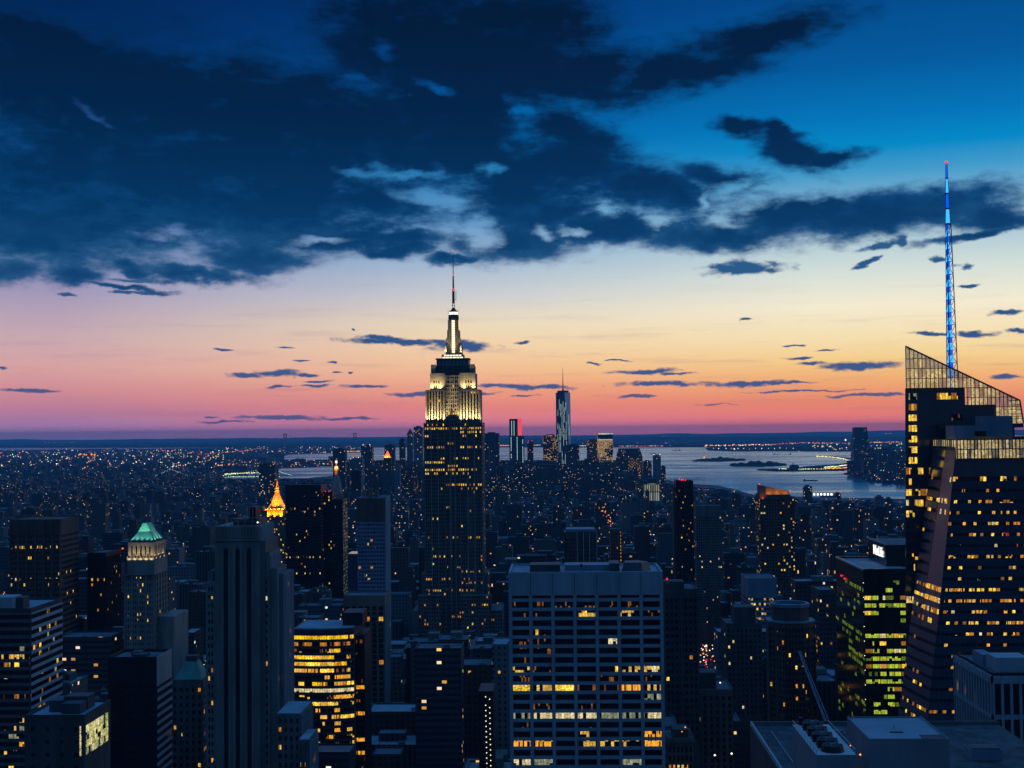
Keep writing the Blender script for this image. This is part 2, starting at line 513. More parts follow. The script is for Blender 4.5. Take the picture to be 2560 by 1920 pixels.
class MB:
    def __init__(s):
        s.v, s.f, s.m, s.mats = [], [], [], []

    def mi(s, mat):
        if mat not in s.mats:
            s.mats.append(mat)
        return s.mats.index(mat)

    def quad(s, pts, mat):
        k = len(s.v)
        s.v += [tuple(p) for p in pts]
        s.f.append(tuple(range(k, k + len(pts))))
        s.m.append(s.mi(mat))

    def hexa(s, p, mat):
        """p: four lower and four upper corners, both counter-clockwise from above."""
        OCC.append(p)
        k = len(s.v)
        s.v += [tuple(q) for q in p]
        i = s.mi(mat)
        for f in ((3, 2, 1, 0), (4, 5, 6, 7), (0, 1, 5, 4), (1, 2, 6, 5), (2, 3, 7, 6), (3, 0, 4, 7)):
            s.f.append(tuple(k + j for j in f))
            s.m.append(i)

    def box(s, x0, x1, y0, y1, z0, z1, mat):
        s.hexa([(x0, y0, z0), (x1, y0, z0), (x1, y1, z0), (x0, y1, z0), (x0, y0, z1), (x1, y0, z1), (x1, y1, z1), (x0, y1, z1)], mat)

    def prism(s, poly, z0, z1, mat, top=None, scale=1.0):
        n = len(poly)
        cx, cy = sum(p[0] for p in poly) / n, sum(p[1] for p in poly) / n
        k = len(s.v)
        s.v += [(p[0], p[1], z0) for p in poly] + [(cx + (p[0] - cx) * scale, cy + (p[1] - cy) * scale, z1) for p in poly]
        i = s.mi(mat)
        for j in range(n):
            s.f.append((k + j, k + (j + 1) % n, k + n + (j + 1) % n, k + n + j))
            s.m.append(i)
        s.f.append(tuple(k + n + j for j in range(n)))
        s.m.append(s.mi(top or mat))
        s.f.append(tuple(k + n - 1 - j for j in range(n)))
        s.m.append(i)

    def tube(s, p, q, r0, r1, mat, n=6):
        p, q = Vector(p), Vector(q)
        d = (q - p).normalized()
        a = d.cross(Vector((0, 0, 1)) if abs(d.z) < 0.9 else Vector((1, 0, 0))).normalized()
        b = d.cross(a)
        k = len(s.v)
        for c, r in ((p, r0), (q, r1)):
            for j in range(n):
                t = 2 * math.pi * j / n
                s.v.append(tuple(c + a * (r * math.cos(t)) + b * (r * math.sin(t))))
        i = s.mi(mat)
        for j in range(n):
            s.f.append((k + j, k + (j + 1) % n, k + n + (j + 1) % n, k + n + j))
            s.m.append(i)
        s.f.append(tuple(k + n + j for j in range(n)))
        s.m.append(i)
        s.f.append(tuple(k + n - 1 - j for j in range(n)))
        s.m.append(i)

    def cyl(s, cx, cy, z0, z1, r0, r1, mat, n=16):
        s.tube((cx, cy, z0), (cx, cy, z1), r0, r1, mat, n)

    def octa(s, c, r, mat):
        x, y, z = c
        k = len(s.v)
        s.v += [(x - r, y, z), (x + r, y, z), (x, y - r, z), (x, y + r, z), (x, y, z - r), (x, y, z + r)]
        i = s.mi(mat)
        for f in ((0, 2, 5), (2, 1, 5), (1, 3, 5), (3, 0, 5), (2, 0, 4), (1, 2, 4), (3, 1, 4), (0, 3, 4)):
            s.f.append(tuple(k + j for j in f))
            s.m.append(i)

    def panel(s, F, u0, u1, v0, v1, d0, d1, mat):
        """A thin box lying on face F (four corners: low left, low right, high right, high left) between depths d0 and d1."""
        S, n = F.S, F.n
        a = [S(u0, v0), S(u1, v0), S(u1, v1), S(u0, v1)]
        p = [c + n * d0 for c in a] + [c + n * d1 for c in a]
        k = len(s.v)
        s.v += [tuple(q) for q in p]
        i = s.mi(mat)
        for f in ((4, 5, 6, 7), (0, 1, 5, 4), (1, 2, 6, 5), (2, 3, 7, 6), (3, 0, 4, 7)):
            s.f.append(tuple(k + j for j in f))
            s.m.append(i)

    def pieces(s):
        par = list(range(len(s.v)))

        def find(a):
            while par[a] != a:
                par[a] = par[par[a]]
                a = par[a]
            return a
        for f in s.f:
            for a in f[1:]:
                par[find(a)] = find(f[0])
        out = {}
        for f, mi in zip(s.f, s.m):
            b = out.setdefault(find(f[0]), (MB(), {}))
            mb, idx = b
            g = []
            for a in f:
                if a not in idx:
                    idx[a] = len(mb.v)
                    mb.v.append(s.v[a])
                g.append(idx[a])
            mb.f.append(tuple(g))
            mb.m.append(mb.mi(s.mats[mi]))
        return [b for b, _ in out.values()]

    def mesh(s, name):
        me = D.meshes.new(name)
        me.from_pydata(s.v, [], s.f)
        for mm in s.mats:
            me.materials.append(MATS[mm])
        if len(s.mats) > 1:
            me.polygons.foreach_set('material_index', s.m)
        me.update()
        return me


class Face:
    def __init__(s, a, b, c, d):
        s.a, s.b, s.c, s.d = (Vector(p) for p in (a, b, c, d))
        s.n = (s.b - s.a).cross(s.d - s.a).normalized()
        s.w = ((s.b - s.a).length + (s.c - s.d).length) / 2
        s.h = ((s.d - s.a).length + (s.c - s.b).length) / 2

    def S(s, u, v):
        return (s.a * (1 - u) + s.b * u) * (1 - v) + (s.d * (1 - u) + s.c * u) * v


def tag(o, label=None, cat=None, group=None, kind=None):
    for k, v in (('label', label), ('category', cat), ('group', group), ('kind', kind)):
        if v:
            o[k] = v
    return o


def link(name, mesh, parent=None, off=None):
    o = D.objects.new(name, mesh)
    COL.objects.link(o)
    if parent is not None:
        o.parent = parent
        o.location = -off
    return o


WVAR = ['w_amber', 'w_amber', 'w_amber', 'w_warm', 'w_warm', 'w_half', 'w_busy', 'w_soft', 'w_soft', 'w_white']
LAND = []          # (name shown in labels, px, py) of landmarks, for the labels of the plain blocks
CLEAR = []         # (x0, x1, y top limit, distance): nothing plain may rise in front of these
FOOT = []          # footprints in metres


LOOSE_PARTS = {'warning_light', 'lamp', 'mast_window', 'light_band', 'rooftop_unit', 'floodlight'}


class Thing:
    def __init__(s, name, label, cat, loc, group=None):
        s.root = D.objects.new(name, None)
        s.root.empty_display_size = 5
        COL.objects.link(s.root)
        s.loc = Vector((loc[0], loc[1], loc[2] if len(loc) > 2 else 0.0))
        s.root.location = s.loc
        tag(s.root, label, cat, group)
        s.parts = []
        s.win = []
        s.rnd = random.Random(name + label)

    def mb(s, name, mat_parent=None, label=None, kind=None):
        b = MB()
        s.parts.append((name, b, mat_parent, label, kind))
        return b

    def face_windows(s, F, nu, nv, wu, wv, lit, off='glass_dark', depth=0.06, skip=None, u_gap=None):
        for j in range(nv):
            for i in range(nu):
                if skip and skip(i, j):
                    continue
                mt = lit(i, j)
                if mt == 'w_amber':
                    mt = s.rnd.choice(WVAR)
                ml = mt or off
                if ml == 'none':
                    continue
                s.win.append((1 if mt else 0, F, ((i + 0.5 - wu / 2) / nu, (i + 0.5 + wu / 2) / nu, (j + 0.5 - wv / 2) / nv, (j + 0.5 + wv / 2) / nv), depth, ml))

    def tier(s, wall, X0, X1, Y0, Y1, z0, z1, mat, roof='tar_roof', parapet=1.0, rb=None):
        wall.box(X0, X1, Y0, Y1, z0, z1, mat)
        if rb is not None:
            rb.box(X0 + 0.4, X1 - 0.4, Y0 + 0.4, Y1 - 0.4, z1 - 0.2, z1 + 0.12, roof)
            for a in ((X0, X1, Y0, Y0 + 0.4), (X0, X1, Y1 - 0.4, Y1), (X0, X0 + 0.4, Y0 + 0.4, Y1 - 0.4), (X1 - 0.4, X1, Y0 + 0.4, Y1 - 0.4)):
                wall.box(a[0] + 0.003, a[1] - 0.003, a[2] + 0.003, a[3] - 0.003, z1 - 0.01, z1 + parapet, mat)

    def done(s, cap=100, foot=None, clear=None, land=None):
        objs = {}
        parts = []
        for name, b, mp, label, kind in s.parts:
            parts += [(name, q_, mp, label, kind) for q_ in (b.pieces() if name in LOOSE_PARTS and not kind else [b])]
        for name, b, mp, label, kind in parts:
            if not b.f:
                continue
            o = link(name, b.mesh(name), s.root, s.loc)
            if mp:
                o.parent = objs[mp]
                o.location = (0, 0, 0)
            objs.setdefault(name, o)
            if label:
                o['label'] = label
            if kind:
                o['kind'] = kind
        lst = sorted(range(len(s.win)), key=lambda k: (-s.win[k][0], s.rnd.random()))
        first, rest = lst[:cap], lst[cap:]
        for k in first:
            _, F, (u0, u1, v0, v1), dp, ml = s.win[k]
            b = MB()
            b.panel(F, u0, u1, v0, v1, -0.05, dp, ml)
            link('window', b.mesh('window'), s.root, s.loc)
        if rest:
            b = MB()
            for k in rest:
                _, F, (u0, u1, v0, v1), dp, ml = s.win[k]
                b.panel(F, u0, u1, v0, v1, -0.05, dp, ml)
            o = link('window', b.mesh('window'), s.root, s.loc)
            o['kind'] = 'stuff'
        if foot:
            FOOT.append(foot)
        if clear:
            CLEAR.extend(clear if isinstance(clear, list) else [clear])
        if land:
            LAND.append(land)
        return s.root


def zat(py, px, Y):
    return at(px, py, Y).z


def xat(px, py, Y):
    return at(px, py, Y).x


def front(X0, X1, Y, z0, z1):
    return Face((X0, Y, z0), (X1, Y, z0), (X1, Y, z1), (X0, Y, z1))


def sideR(X, Y0, Y1, z0, z1):     # the face looking to +X
    return Face((X, Y0, z0), (X, Y1, z0), (X, Y1, z1), (X, Y0, z1))


def sideL(X, Y0, Y1, z0, z1):     # the face looking to -X
    return Face((X, Y1, z0), (X, Y0, z0), (X, Y0, z1), (X, Y1, z1))


def plit(rnd, p, mats, rowp=None):
    def f(i, j):
        q = p if rowp is None else rowp.get(j, p)
        return rnd.choice(mats) if rnd.random() < q else None
    return f


def piers(mb, F, n, w, d, mat, v0=0.0, v1=1.0, edge=True):
    for i in range(0 if edge else 1, n + 1 if edge else n):
        c = i / n
        h = w / F.w / 2
        mb.panel(F, max(0.0, c - h), min(1.0, c + h), v0, v1, -0.02, d, mat)


def bands(mb, F, n, w, d, mat, u0=0.0, u1=1.0):
    for j in range(n + 1):
        c = j / n
        h = w / F.h / 2
        mb.panel(F, u0, u1, max(0.0, c - h), min(1.0, c + h), -0.02, d, mat)


def spot(parent, name, loc, target, energy, col, size, blend=0.6, rad=0.5):
    l = D.lights.new(name, 'SPOT')
    l.energy = energy
    l.color = lin(col)
    l.spot_size = R(size)
    l.spot_blend = blend
    l.shadow_soft_size = rad
    o = D.objects.new(name, l)
    COL.objects.link(o)
    o.rotation_euler = (Vector(target) - Vector(loc)).to_track_quat('-Z', 'Y').to_euler()
    if parent is not None:
        o.parent = parent.root
        o.location = Vector(loc) - parent.loc
    else:
        o.location = loc
    return o


def tank(mb, x, y, z, r=1.8):
    for a, b in ((-1, -1), (1, -1), (1, 1), (-1, 1)):
        mb.tube((x + a * r * .7, y + b * r * .7, z), (x + a * r * .7, y + b * r * .7, z + 2.2), .15, .15, 'dark_metal', 4)
    mb.cyl(x, y, z + 2.2, z + 5.4, r, r, 'wood', 10)
    mb.cyl(x, y, z + 5.4, z + 6.8, r * 1.08, 0.1, 'wood', 10)


# ------------------------------------------------------------------ the tall setback tower with the floodlit crown
def setback_tower():
    Y = 1300.0
    x = lambda px, py=1060: xat(px, py, Y)
    z = lambda py, px=1132: zat(py, px, Y)
    T = Thing('setback_skyscraper', 'tallest stone skyscraper with floodlit cream crown and needle antenna', 'skyscraper', (x(1132), Y + 25))
    w = T.mb('wall')
    rb = T.mb('roof')
    X0, X1, xc = x(1059), x(1205.5), x(1132)
    XA, XB = x(1112), x(1149)           # centre recess
    dep = 42.0
    zs = z(1057)                        # foot of the lit crown
    zc = z(974)                         # top of lit mid stage
    zu = z(932)
    # shaft: two wings and a set back centre
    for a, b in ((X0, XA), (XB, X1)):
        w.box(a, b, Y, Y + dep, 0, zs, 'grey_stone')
    w.box(XA - .5, XB + .5, Y + 2.5, Y + dep - 2, 0, zs + 3, 'grey_stone')
    z34, z36 = z(1434), z(1486)
    w.box(x(1053, 1434), X0 - .01, Y + 3, Y + dep - 3, 0, z34, 'grey_stone')
    w.box(X1 + .01, x(1219, 1434), Y + 3, Y + dep - 3, 0, z34, 'grey_stone')
    Yb = Y - 8
    w.box(xat(1045, 1486, Yb), xat(1104, 1486, Yb), Yb, Y - .01, 0, z36, 'grey_stone')
    w.box(xat(1152, 1486, Yb), xat(1228, 1486, Yb), Yb, Y - .01, 0, z36, 'grey_stone')
    w.box(x(1032, 1524), x(1053, 1524) - .02, Y - 6, Y + dep, 0, z(1524), 'grey_stone')
    w.box(x(1219, 1524) + .02, x(1256, 1524), Y - 6, Y + dep, 0, z(1524), 'grey_stone')
    # crown
    c0, c1 = x(1064), x(1200)
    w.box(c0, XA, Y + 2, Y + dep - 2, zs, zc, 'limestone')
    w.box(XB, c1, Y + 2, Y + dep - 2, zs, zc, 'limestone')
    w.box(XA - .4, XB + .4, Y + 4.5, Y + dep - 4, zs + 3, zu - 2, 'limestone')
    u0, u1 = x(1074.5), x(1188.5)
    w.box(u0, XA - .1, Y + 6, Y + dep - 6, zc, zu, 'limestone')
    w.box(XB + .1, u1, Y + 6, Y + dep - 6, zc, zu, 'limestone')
    zt1, zt2, zt3 = z(913), z(895), z(884)
    w.box(x(1078), x(1185), Y + 8, Y + dep - 8, zu - 2, zt1, 'dark_stone')
    for a, b in ((1078, 1087), (1176, 1185)):
        w.box(x(a) - .6, x(b) + .6, Y + 7, Y + 12, zu, zt1 + 1.2, 'limestone')
    w.box(x(1090), x(1171.5), Y + 10, Y + dep - 10, zt1, zt2, 'blue_metal')
    rb.box(x(1088), x(1173.5), Y + 9, Y + dep - 9, zt2 - .8, zt2 + .4, 'dark_metal')
    for k in range(9):
        w.box(x(1092 + 9 * k), x(1094 + 9 * k), Y + 9.5, Y + 10, zt1 + 1, zt2 - 1, 'dark_metal')
    ring = T.mb('observation_ring')
    ring.box(x(1103), x(1158), Y + 13, Y + dep - 13, zt2 + .4, zt3, 'blue_metal')
    gl = T.mb('light_band')
    for py0, py1, a, b in ((894.5, 890.5, 1104, 1157), (888.5, 885, 1108, 1153)):
        for k in range(6):
            aa = a + (b - a) * k / 6 + .7
            gl.box(x(aa), x(aa + (b - a) / 6 - 1.4), Y + 12.8, Y + 13.0, z(py0), z(py1), 'g_cream')
    # mooring mast with four winged buttresses
    yc = Y + dep / 2
    mast = T.mb('mast')
    zm0, zm1 = zt3, z(793)
    R1 = 4.7
    mast.cyl(xc, yc, zm0, zm1, R1, R1, 'limestone', 16)
    # fins (stepped wings) at the corners
    steps = [(882, 862, 8.4), (862, 842, 7.2), (842, 822, 6.2), (822, 796, 5.4)]
    for py0, py1, rr in steps:
        for sx_, sy_ in ((-1, -1), (1, -1), (1, 1), (-1, 1)):
            mast.prism([(xc + sx_ * 2.0, yc + sy_ * 2.0), (xc + sx_ * rr, yc + sy_ * (rr - 1.6)), (xc + sx_ * rr, yc + sy_ * rr), (xc + sx_ * (rr - 1.6), yc + sy_ * rr)][::(1 if sx_ * sy_ > 0 else -1)], z(py0), z(py1), 'limestone', scale=0.94)
    win = T.mb('mast_window')
    for sx_, sy_, aa, bb in ((0, -1, 1.5, .25), (1, 0, .25, 1.5)):
        for k in range(14):
            za, zb = z(880) + (z(797) - z(880)) * k / 14 + .25, z(880) + (z(797) - z(880)) * (k + 1) / 14 - .25
            if sy_:
                win.box(xc - aa, xc + aa, yc - R1 - .9, yc - R1 - .4, za, zb, 'g_cream')
            else:
                win.box(xc + R1 + .4, xc + R1 + .9, yc - 1.5, yc + 1.5, za, zb, 'g_warm')
    cap = T.mb('mast_cap')
    cap.cyl(xc, yc, zm1 - .5, z(784), 5.4, 5.2, 'dark_metal', 16)
    for k in range(8):
        t = k * math.pi / 4
        cap.tube((xc + 5.2 * math.cos(t), yc + 5.2 * math.sin(t), z(782)), (xc + 5.9 * math.cos(t), yc + 5.9 * math.sin(t), z(768)), .22, .05, 'dark_metal', 4)
    cap.cyl(xc, yc, z(784), z(782), 4.6, 4.6, 'dark_metal', 16)
    cap.cyl(xc, yc, z(776), z(771), 4.6, 2.9, 'brown_brick', 16)
    cap.cyl(xc, yc, z(771), z(765), 2.9, 1.2, 'brown_brick', 16)
    lamp = T.mb('beacon_ring')
    lamp.cyl(xc, yc, z(782), z(776), 4.5, 4.5, 'g_white', 16)
    ant = T.mb('antenna')
    zz = [z(765), z(750), z(718), z(682), z(640), z(619.5)]
    for sx_, sy_ in ((-1, -1), (1, -1), (1, 1), (-1, 1)):
        ant.tube((xc + sx_ * 1.0, yc + sy_ * 1.0, zz[0]), (xc + sx_ * 1.0, yc + sy_ * 1.0, zz[1]), .22, .22, 'dark_metal', 4)
        ant.tube((xc + sx_ * .95, yc + sy_ * .95, zz[1]), (xc + sx_ * .9, yc + sy_ * .9, zz[2]), .25, .25, 'dark_metal', 4)
    for k in range(9):
        zz_ = zz[0] + (zz[2] - zz[0]) * k / 8
        ant.box(xc - 1.1, xc + 1.1, yc - 1.1, yc + 1.1, zz_, zz_ + .4, 'dark_metal')
    ant.cyl(xc, yc, z(752), z(722), 1.25, 1.15, 'dark_metal', 8)
    ant.cyl(xc, yc, zz[2], zz[3], .85, .6, 'dark_metal', 8)
    for k in range(7):
        zz_ = zz[2] + (zz[3] - zz[2]) * (k + .5) / 7
        ant.box(xc - 1.1, xc + 1.2, yc - .2, yc + .2, zz_, zz_ + .35, 'dark_metal')
    ant.cyl(xc, yc, zz[3], zz[4], .5, .3, 'dark_metal', 6)
    ant.cyl(xc, yc, zz[4], zz[5], .28, .08, 'dark_metal', 6)
    ant.tube((xc + 2.6, yc, z(745)), (xc + 2.6, yc, z(722)), .3, .3, 'dark_metal', 6)
    ant.tube((xc, yc, z(745)), (xc + 2.6, yc, z(745)), .2, .2, 'dark_metal', 4)
    red = T.mb('warning_light')
    for py in (719, 716, 682, 620):
        red.octa((xc, yc - .8, z(py)), .75, 'g_red')
    # windows and piers
    fh = 3.72
    zlo = z(1640)
    n = int((zs - zlo) / fh)
    zl = zs - n * fh
    full = {1, 12, 41, 44}
    rowsL = {0: .25, 1: .95, 3: .3, 6: .8, 9: .35, 10: .85, 12: .95, 13: .25, 25: .9, 33: .3, 35: .3, 37: .5, 41: .9, 44: .6, 45: .3, 48: .5}
    rowsC = {0: .0, 1: .5, 5: .4, 9: .6, 11: .4, 12: .9, 13: .5, 16: .9, 22: .3, 30: .4, 35: .4, 38: .7, 41: .8, 44: .7, 48: .4, 51: .3}
    rowsR = {1: .95, 2: .9, 3: .35, 6: .6, 9: .25, 12: .85, 13: .2, 16: .95, 17: .3, 27: .2, 30: .6, 36: .25, 39: .5, 41: .9, 42: .85, 44: .6, 52: .4}
    rnd = T.rnd

    def wing(a, b, yy, rows, cols, gl):
        F = front(a, b, yy, zl, zs)
        nu = cols
        piers(w, F, gl, 1.0, 0.6, 'limestone')
        piers(w, F, gl * 3, 0.35, 0.25, 'warm_stone')

        def lit(i, j):
            k = n - 1 - j
            p = rows.get(k, .012) * (1 if k < 18 else .6)
            if rnd.random() < p:
                return 'w_amber' if k < 26 else rnd.choice(['w_amber', 'w_orange', 'w_half'])
            return None
        T.face_windows(F, nu, n, .52, .52, lit, skip=lambda i, j: False)
    wing(X0 + .8, XA - .3, Y, rowsL, 9, 3)
    wing(XA + .2, XB - .2, Y + 2.5, rowsC, 7, 3)
    wing(XB + .3, X1 - .8, Y, rowsR, 10, 3)
    for a, b, yy, zt in ((xat(1045, 1486, Yb) + .6, xat(1104, 1486, Yb) - .4, Yb, z36), (xat(1152, 1486, Yb) + .6, xat(1228, 1486, Yb) - .4, Yb, z36), (x(1219, 1524), x(1256, 1524), Y - 6, z(1524))):
        nn = int((zt - z(1660)) / fh)
        F = front(a, b, yy, zt - nn * fh, zt)
        c = max(3, int((b - a) / 2.3))
        piers(w, F, max(1, c // 3), .8, .4, 'warm_stone')
        rw = {nn - 3: .35, nn - 8: .3}
        T.face_windows(F, c, nn, .5, .5, plit(rnd, .05, ['w_amber', 'w_orange', 'w_orange'], rw))
    Fs = sideR(X1, Y + 1, Y + dep - 1, zl, zs)
    T.face_windows(Fs, 12, n, .4, .5, plit(rnd, .03, ['w_amber']))
    Fs = sideR(x(1219, 1434), Y + 4, Y + dep - 4, z(1640), z34)
    T.face_windows(Fs, 12, int((z34 - z(1640)) / fh), .4, .5, plit(rnd, .06, ['w_amber']))
    # crown: dark window strips between lit stone piers
    nc = int((zc - zs) / fh)
    for a, b, cols in ((c0 + .8, XA - 1.2, 9), (XB + 1.2, c1 - .8, 9)):
        F = front(a, b, Y + 2, zs + .4, zc - 1)
        for i in range(4):
            w.panel(F, i / 3 - .035 if i else 0.0, i / 3 + .035 if i < 3 else 1.0, 0, 1, -.02, .7, 'limestone')
            if i < 3:
                w.panel(F, (i + .5) / 3 - .022, (i + .5) / 3 + .022, 0, 1, -.02, .45, 'limestone')
        for i in range(6):
            w.panel(F, (i + .5) / 6 - .055, (i + .5) / 6 + .055, .01, .985, .02, .05, 'black_metal')
        T.face_windows(F, 6, nc, .5, .5, lambda i, j: 'w_amber' if rnd.random() < (.35 if j in (1, nc - 1) else .02) else None, depth=.08)
    F = front(XA + 1, XB - 1, Y + 4.5, zs + 3.4, zu - 3)
    piers(w, F, 3, 1.0, .6, 'limestone')
    T.face_windows(F, 6, int((zu - zs - 6) / fh), .6, .55, lambda i, j: 'w_amber' if (j == 1 and i > 0) or rnd.random() < .03 else None)
    for a, b in ((u0 + 3, XA - 5), (XB + 5, u1 - 3)):
        F = front(a, b, Y + 6, zc + 1, zc + 10)
        T.face_windows(F, 3, 2, .45, .6, lambda i, j: None)
    T.done(100, (x(1030), x(1258), Y - 10, Y + dep + 5), [(1040, 1262, 1600, Y)], ('the floodlit setback skyscraper', 1132, 1100))
    # real floodlights on the setbacks
    zf = zs + .6
    for px in (1070, 1083, 1096, 1108, 1153, 1166, 1180, 1194):
        spot(T, 'floodlight', (x(px), Y - 2.2, zf - .4), (x(px), Y + 2.2, zf + 16), 62000, (255, 226, 156), 80, 1.0, .4)
    for px in (1080, 1098, 1161, 1183):
        spot(T, 'floodlight', (x(px), Y + 2.6, zc + .5), (x(px), Y + 6.2, zc + 9), 15000, (255, 226, 156), 120, 1.0, .4)
    for sx_ in (-1, 1):
        spot(T, 'floodlight', (xc + sx_ * 9, yc - 11, zt3 + 1), (xc + sx_ * 3.5, yc - 3, zt3 + 18), 15000, (255, 222, 140), 90, 1.0, .4)
    spot(T, 'floodlight', (c1 + 2.6, Y + 12, zf), (c1, Y + 12, zf + 12), 16000, (255, 226, 156), 110, 1.0, .4)


setback_tower()


# ------------------------------------------------------------------ wide grid-faced office slab, right of centre, near
def grid_slab():
    Y = 560.0
    yt = 1435
    X0, X1 = xat(1271, yt, Y), xat(1657, yt, Y)
    Z = zat(yt, 1464, Y)
    T = Thing('office_slab', 'wide pale grid office slab with seven bays of long dark ribbon windows', 'office building', ((X0 + X1) / 2, Y + 20))
    dep = 36.0
    w = T.mb('wall')
    rb = T.mb('roof')
    T.tier(w, X0 + .6, X1 - .6, Y + .9, Y + dep, 0, Z - .01, 'dark_metal', 'blue_metal', 0, rb)
    fh = 22.8 / F_PX * Y
    z_first = zat(1488, 1464, Y)          # bottom of blank attic
    F = front(X0, X1, Y, 0, Z)
    w.box(X0, X1, Y, Y + .88, z_first, Z + .9, 'pale_concrete')
    w.box(X0, X0 + .9, Y + .9, Y + dep, 0, Z + .9, 'pale_concrete')
    w.box(X1 - .9, X1, Y + .9, Y + dep, 0, Z + .9, 'pale_concrete')
    w.box(X0, X1, Y + dep, Y + dep + .8, 0, Z + .9, 'pale_concrete')
    wd = X1 - X0
    for k in range(8):
        c = X0 + wd * k / 7
        c = min(max(c, X0 + .75), X1 - .75)
        w.box(c - .72, c + .72, Y - .35, Y - .002, 0, Z + .5, 'pale_concrete')
        if 0 < k < 7:
            w.box(c - .1, c + .1, Y - .42, Y - .352, z_first, Z + .5, 'dark_metal')
    nrow = 27
    pat = ['dddddd.', 'dd.h.hd', '.......', '.d.....', 'dd.....', 'dd..d..', 'd......', 'hd...hh', 'd...d.d', 'fhfddbh', '......p', '.d.d...', 'pwwwppw', 'd..d...', '...h..b', 'bb.hhhb', '.......', 'wp...p.', '.d..d..', 'dd..h..', '...d...', '....hh.', 'd......', '.h.....', '......d', '..d....', '.......']
    mp = {'d': 'w_dim', 'h': 'w_half', 'f': 'w_amber', 'b': 'w_busy', 'w': 'w_white', 'p': 'w_pale'}
    zt = z_first
    w.box(X0 + .95, X1 - .95, Y + .3, Y + .88, zt - .75, zt - .02, 'glass_dark')
    zt = z_first - 1.3
    for r in range(nrow):
        zb = zt - fh
        # spandrel then window
        w.box(X0 + .9, X1 - .9, Y + .02, Y + .88, zt - fh * .36, zt, 'pale_concrete')
        for k in range(7):
            a, b = X0 + wd * k / 7 + .76, X0 + wd * (k + 1) / 7 - .76
            if k == 0:
                a = X0 + 1.5
            if k == 6:
                b = X1 - 1.5
            Fw = front(a, b, Y + .5, zb + .02, zt - fh * .36 - .02)
            ch = pat[r][k]
            T.win.append((1 if ch != '.' else .5 - r * .01, Fw, (0, 1, 0, 1), .05, mp.get(ch, 'glass_dark')))
            if ch == '.' and random.random() < .25:
                pass
        zt = zb
    for rr, kk, u0, u1, mt in ((1, 3, .35, .55, 'w_amber'), (3, 1, .15, .28, 'w_amber'), (4, 4, .5, .97, 'w_white'), (7, 4, .85, 1.0, 'w_amber'), (7, 6, .45, .75, 'w_white')):
        za = z_first - 1.3 - fh * (rr + 1)
        a, b = X0 + wd * kk / 7 + .76, X0 + wd * (kk + 1) / 7 - .76
        T.win.append((2, front(a, b, Y + .44, za + .1, za + fh * .62), (u0, u1, 0, 1), .03, mt))
    w.box(X0 + .9, X1 - .9, Y + .02, Y + .88, 0, zt, 'pale_concrete')
    # roof machinery
    g = T.mb('rooftop_unit')
    g.box(X0 + 9, X0 + 22, Y + 8, Y + 20, Z + .1, Z + 3.2, 'dark_metal')
    g.box(X0 + 24, X0 + 44, Y + 12, Y + 24, Z + .1, Z + 2.6, 'blue_metal')
    g.box(X1 - 22, X1 - 18, Y + 6, Y + 20, Z + .1, Z + 3.8, 'dark_metal')
    g.prism([(X1 - 17, Y + 10), (X1 - 8, Y + 8), (X1 - 4, Y + 16), (X1 - 9, Y + 24), (X1 - 16, Y + 22)], Z + .1, Z + 3.6, 'dark_metal', scale=.8)
    g.box(X0 + 30.5, X0 + 31.7, Y + 5.0, Y + 5.6, Z + .5, Z + 3.8, 'blue_metal')
    gw = T.mb('lamp')
    gw.box(X0 + 30.7, X0 + 31.5, Y + 4.9, Y + 4.98, Z + 2.4, Z + 3.8, 'w_white')
    T.done(100, (X0 - 2, X1 + 2, Y - 5, Y + dep + 4), [(1262, 1670, 1900, Y)], ('the wide grid office slab', 1464, 1500))


grid_slab()


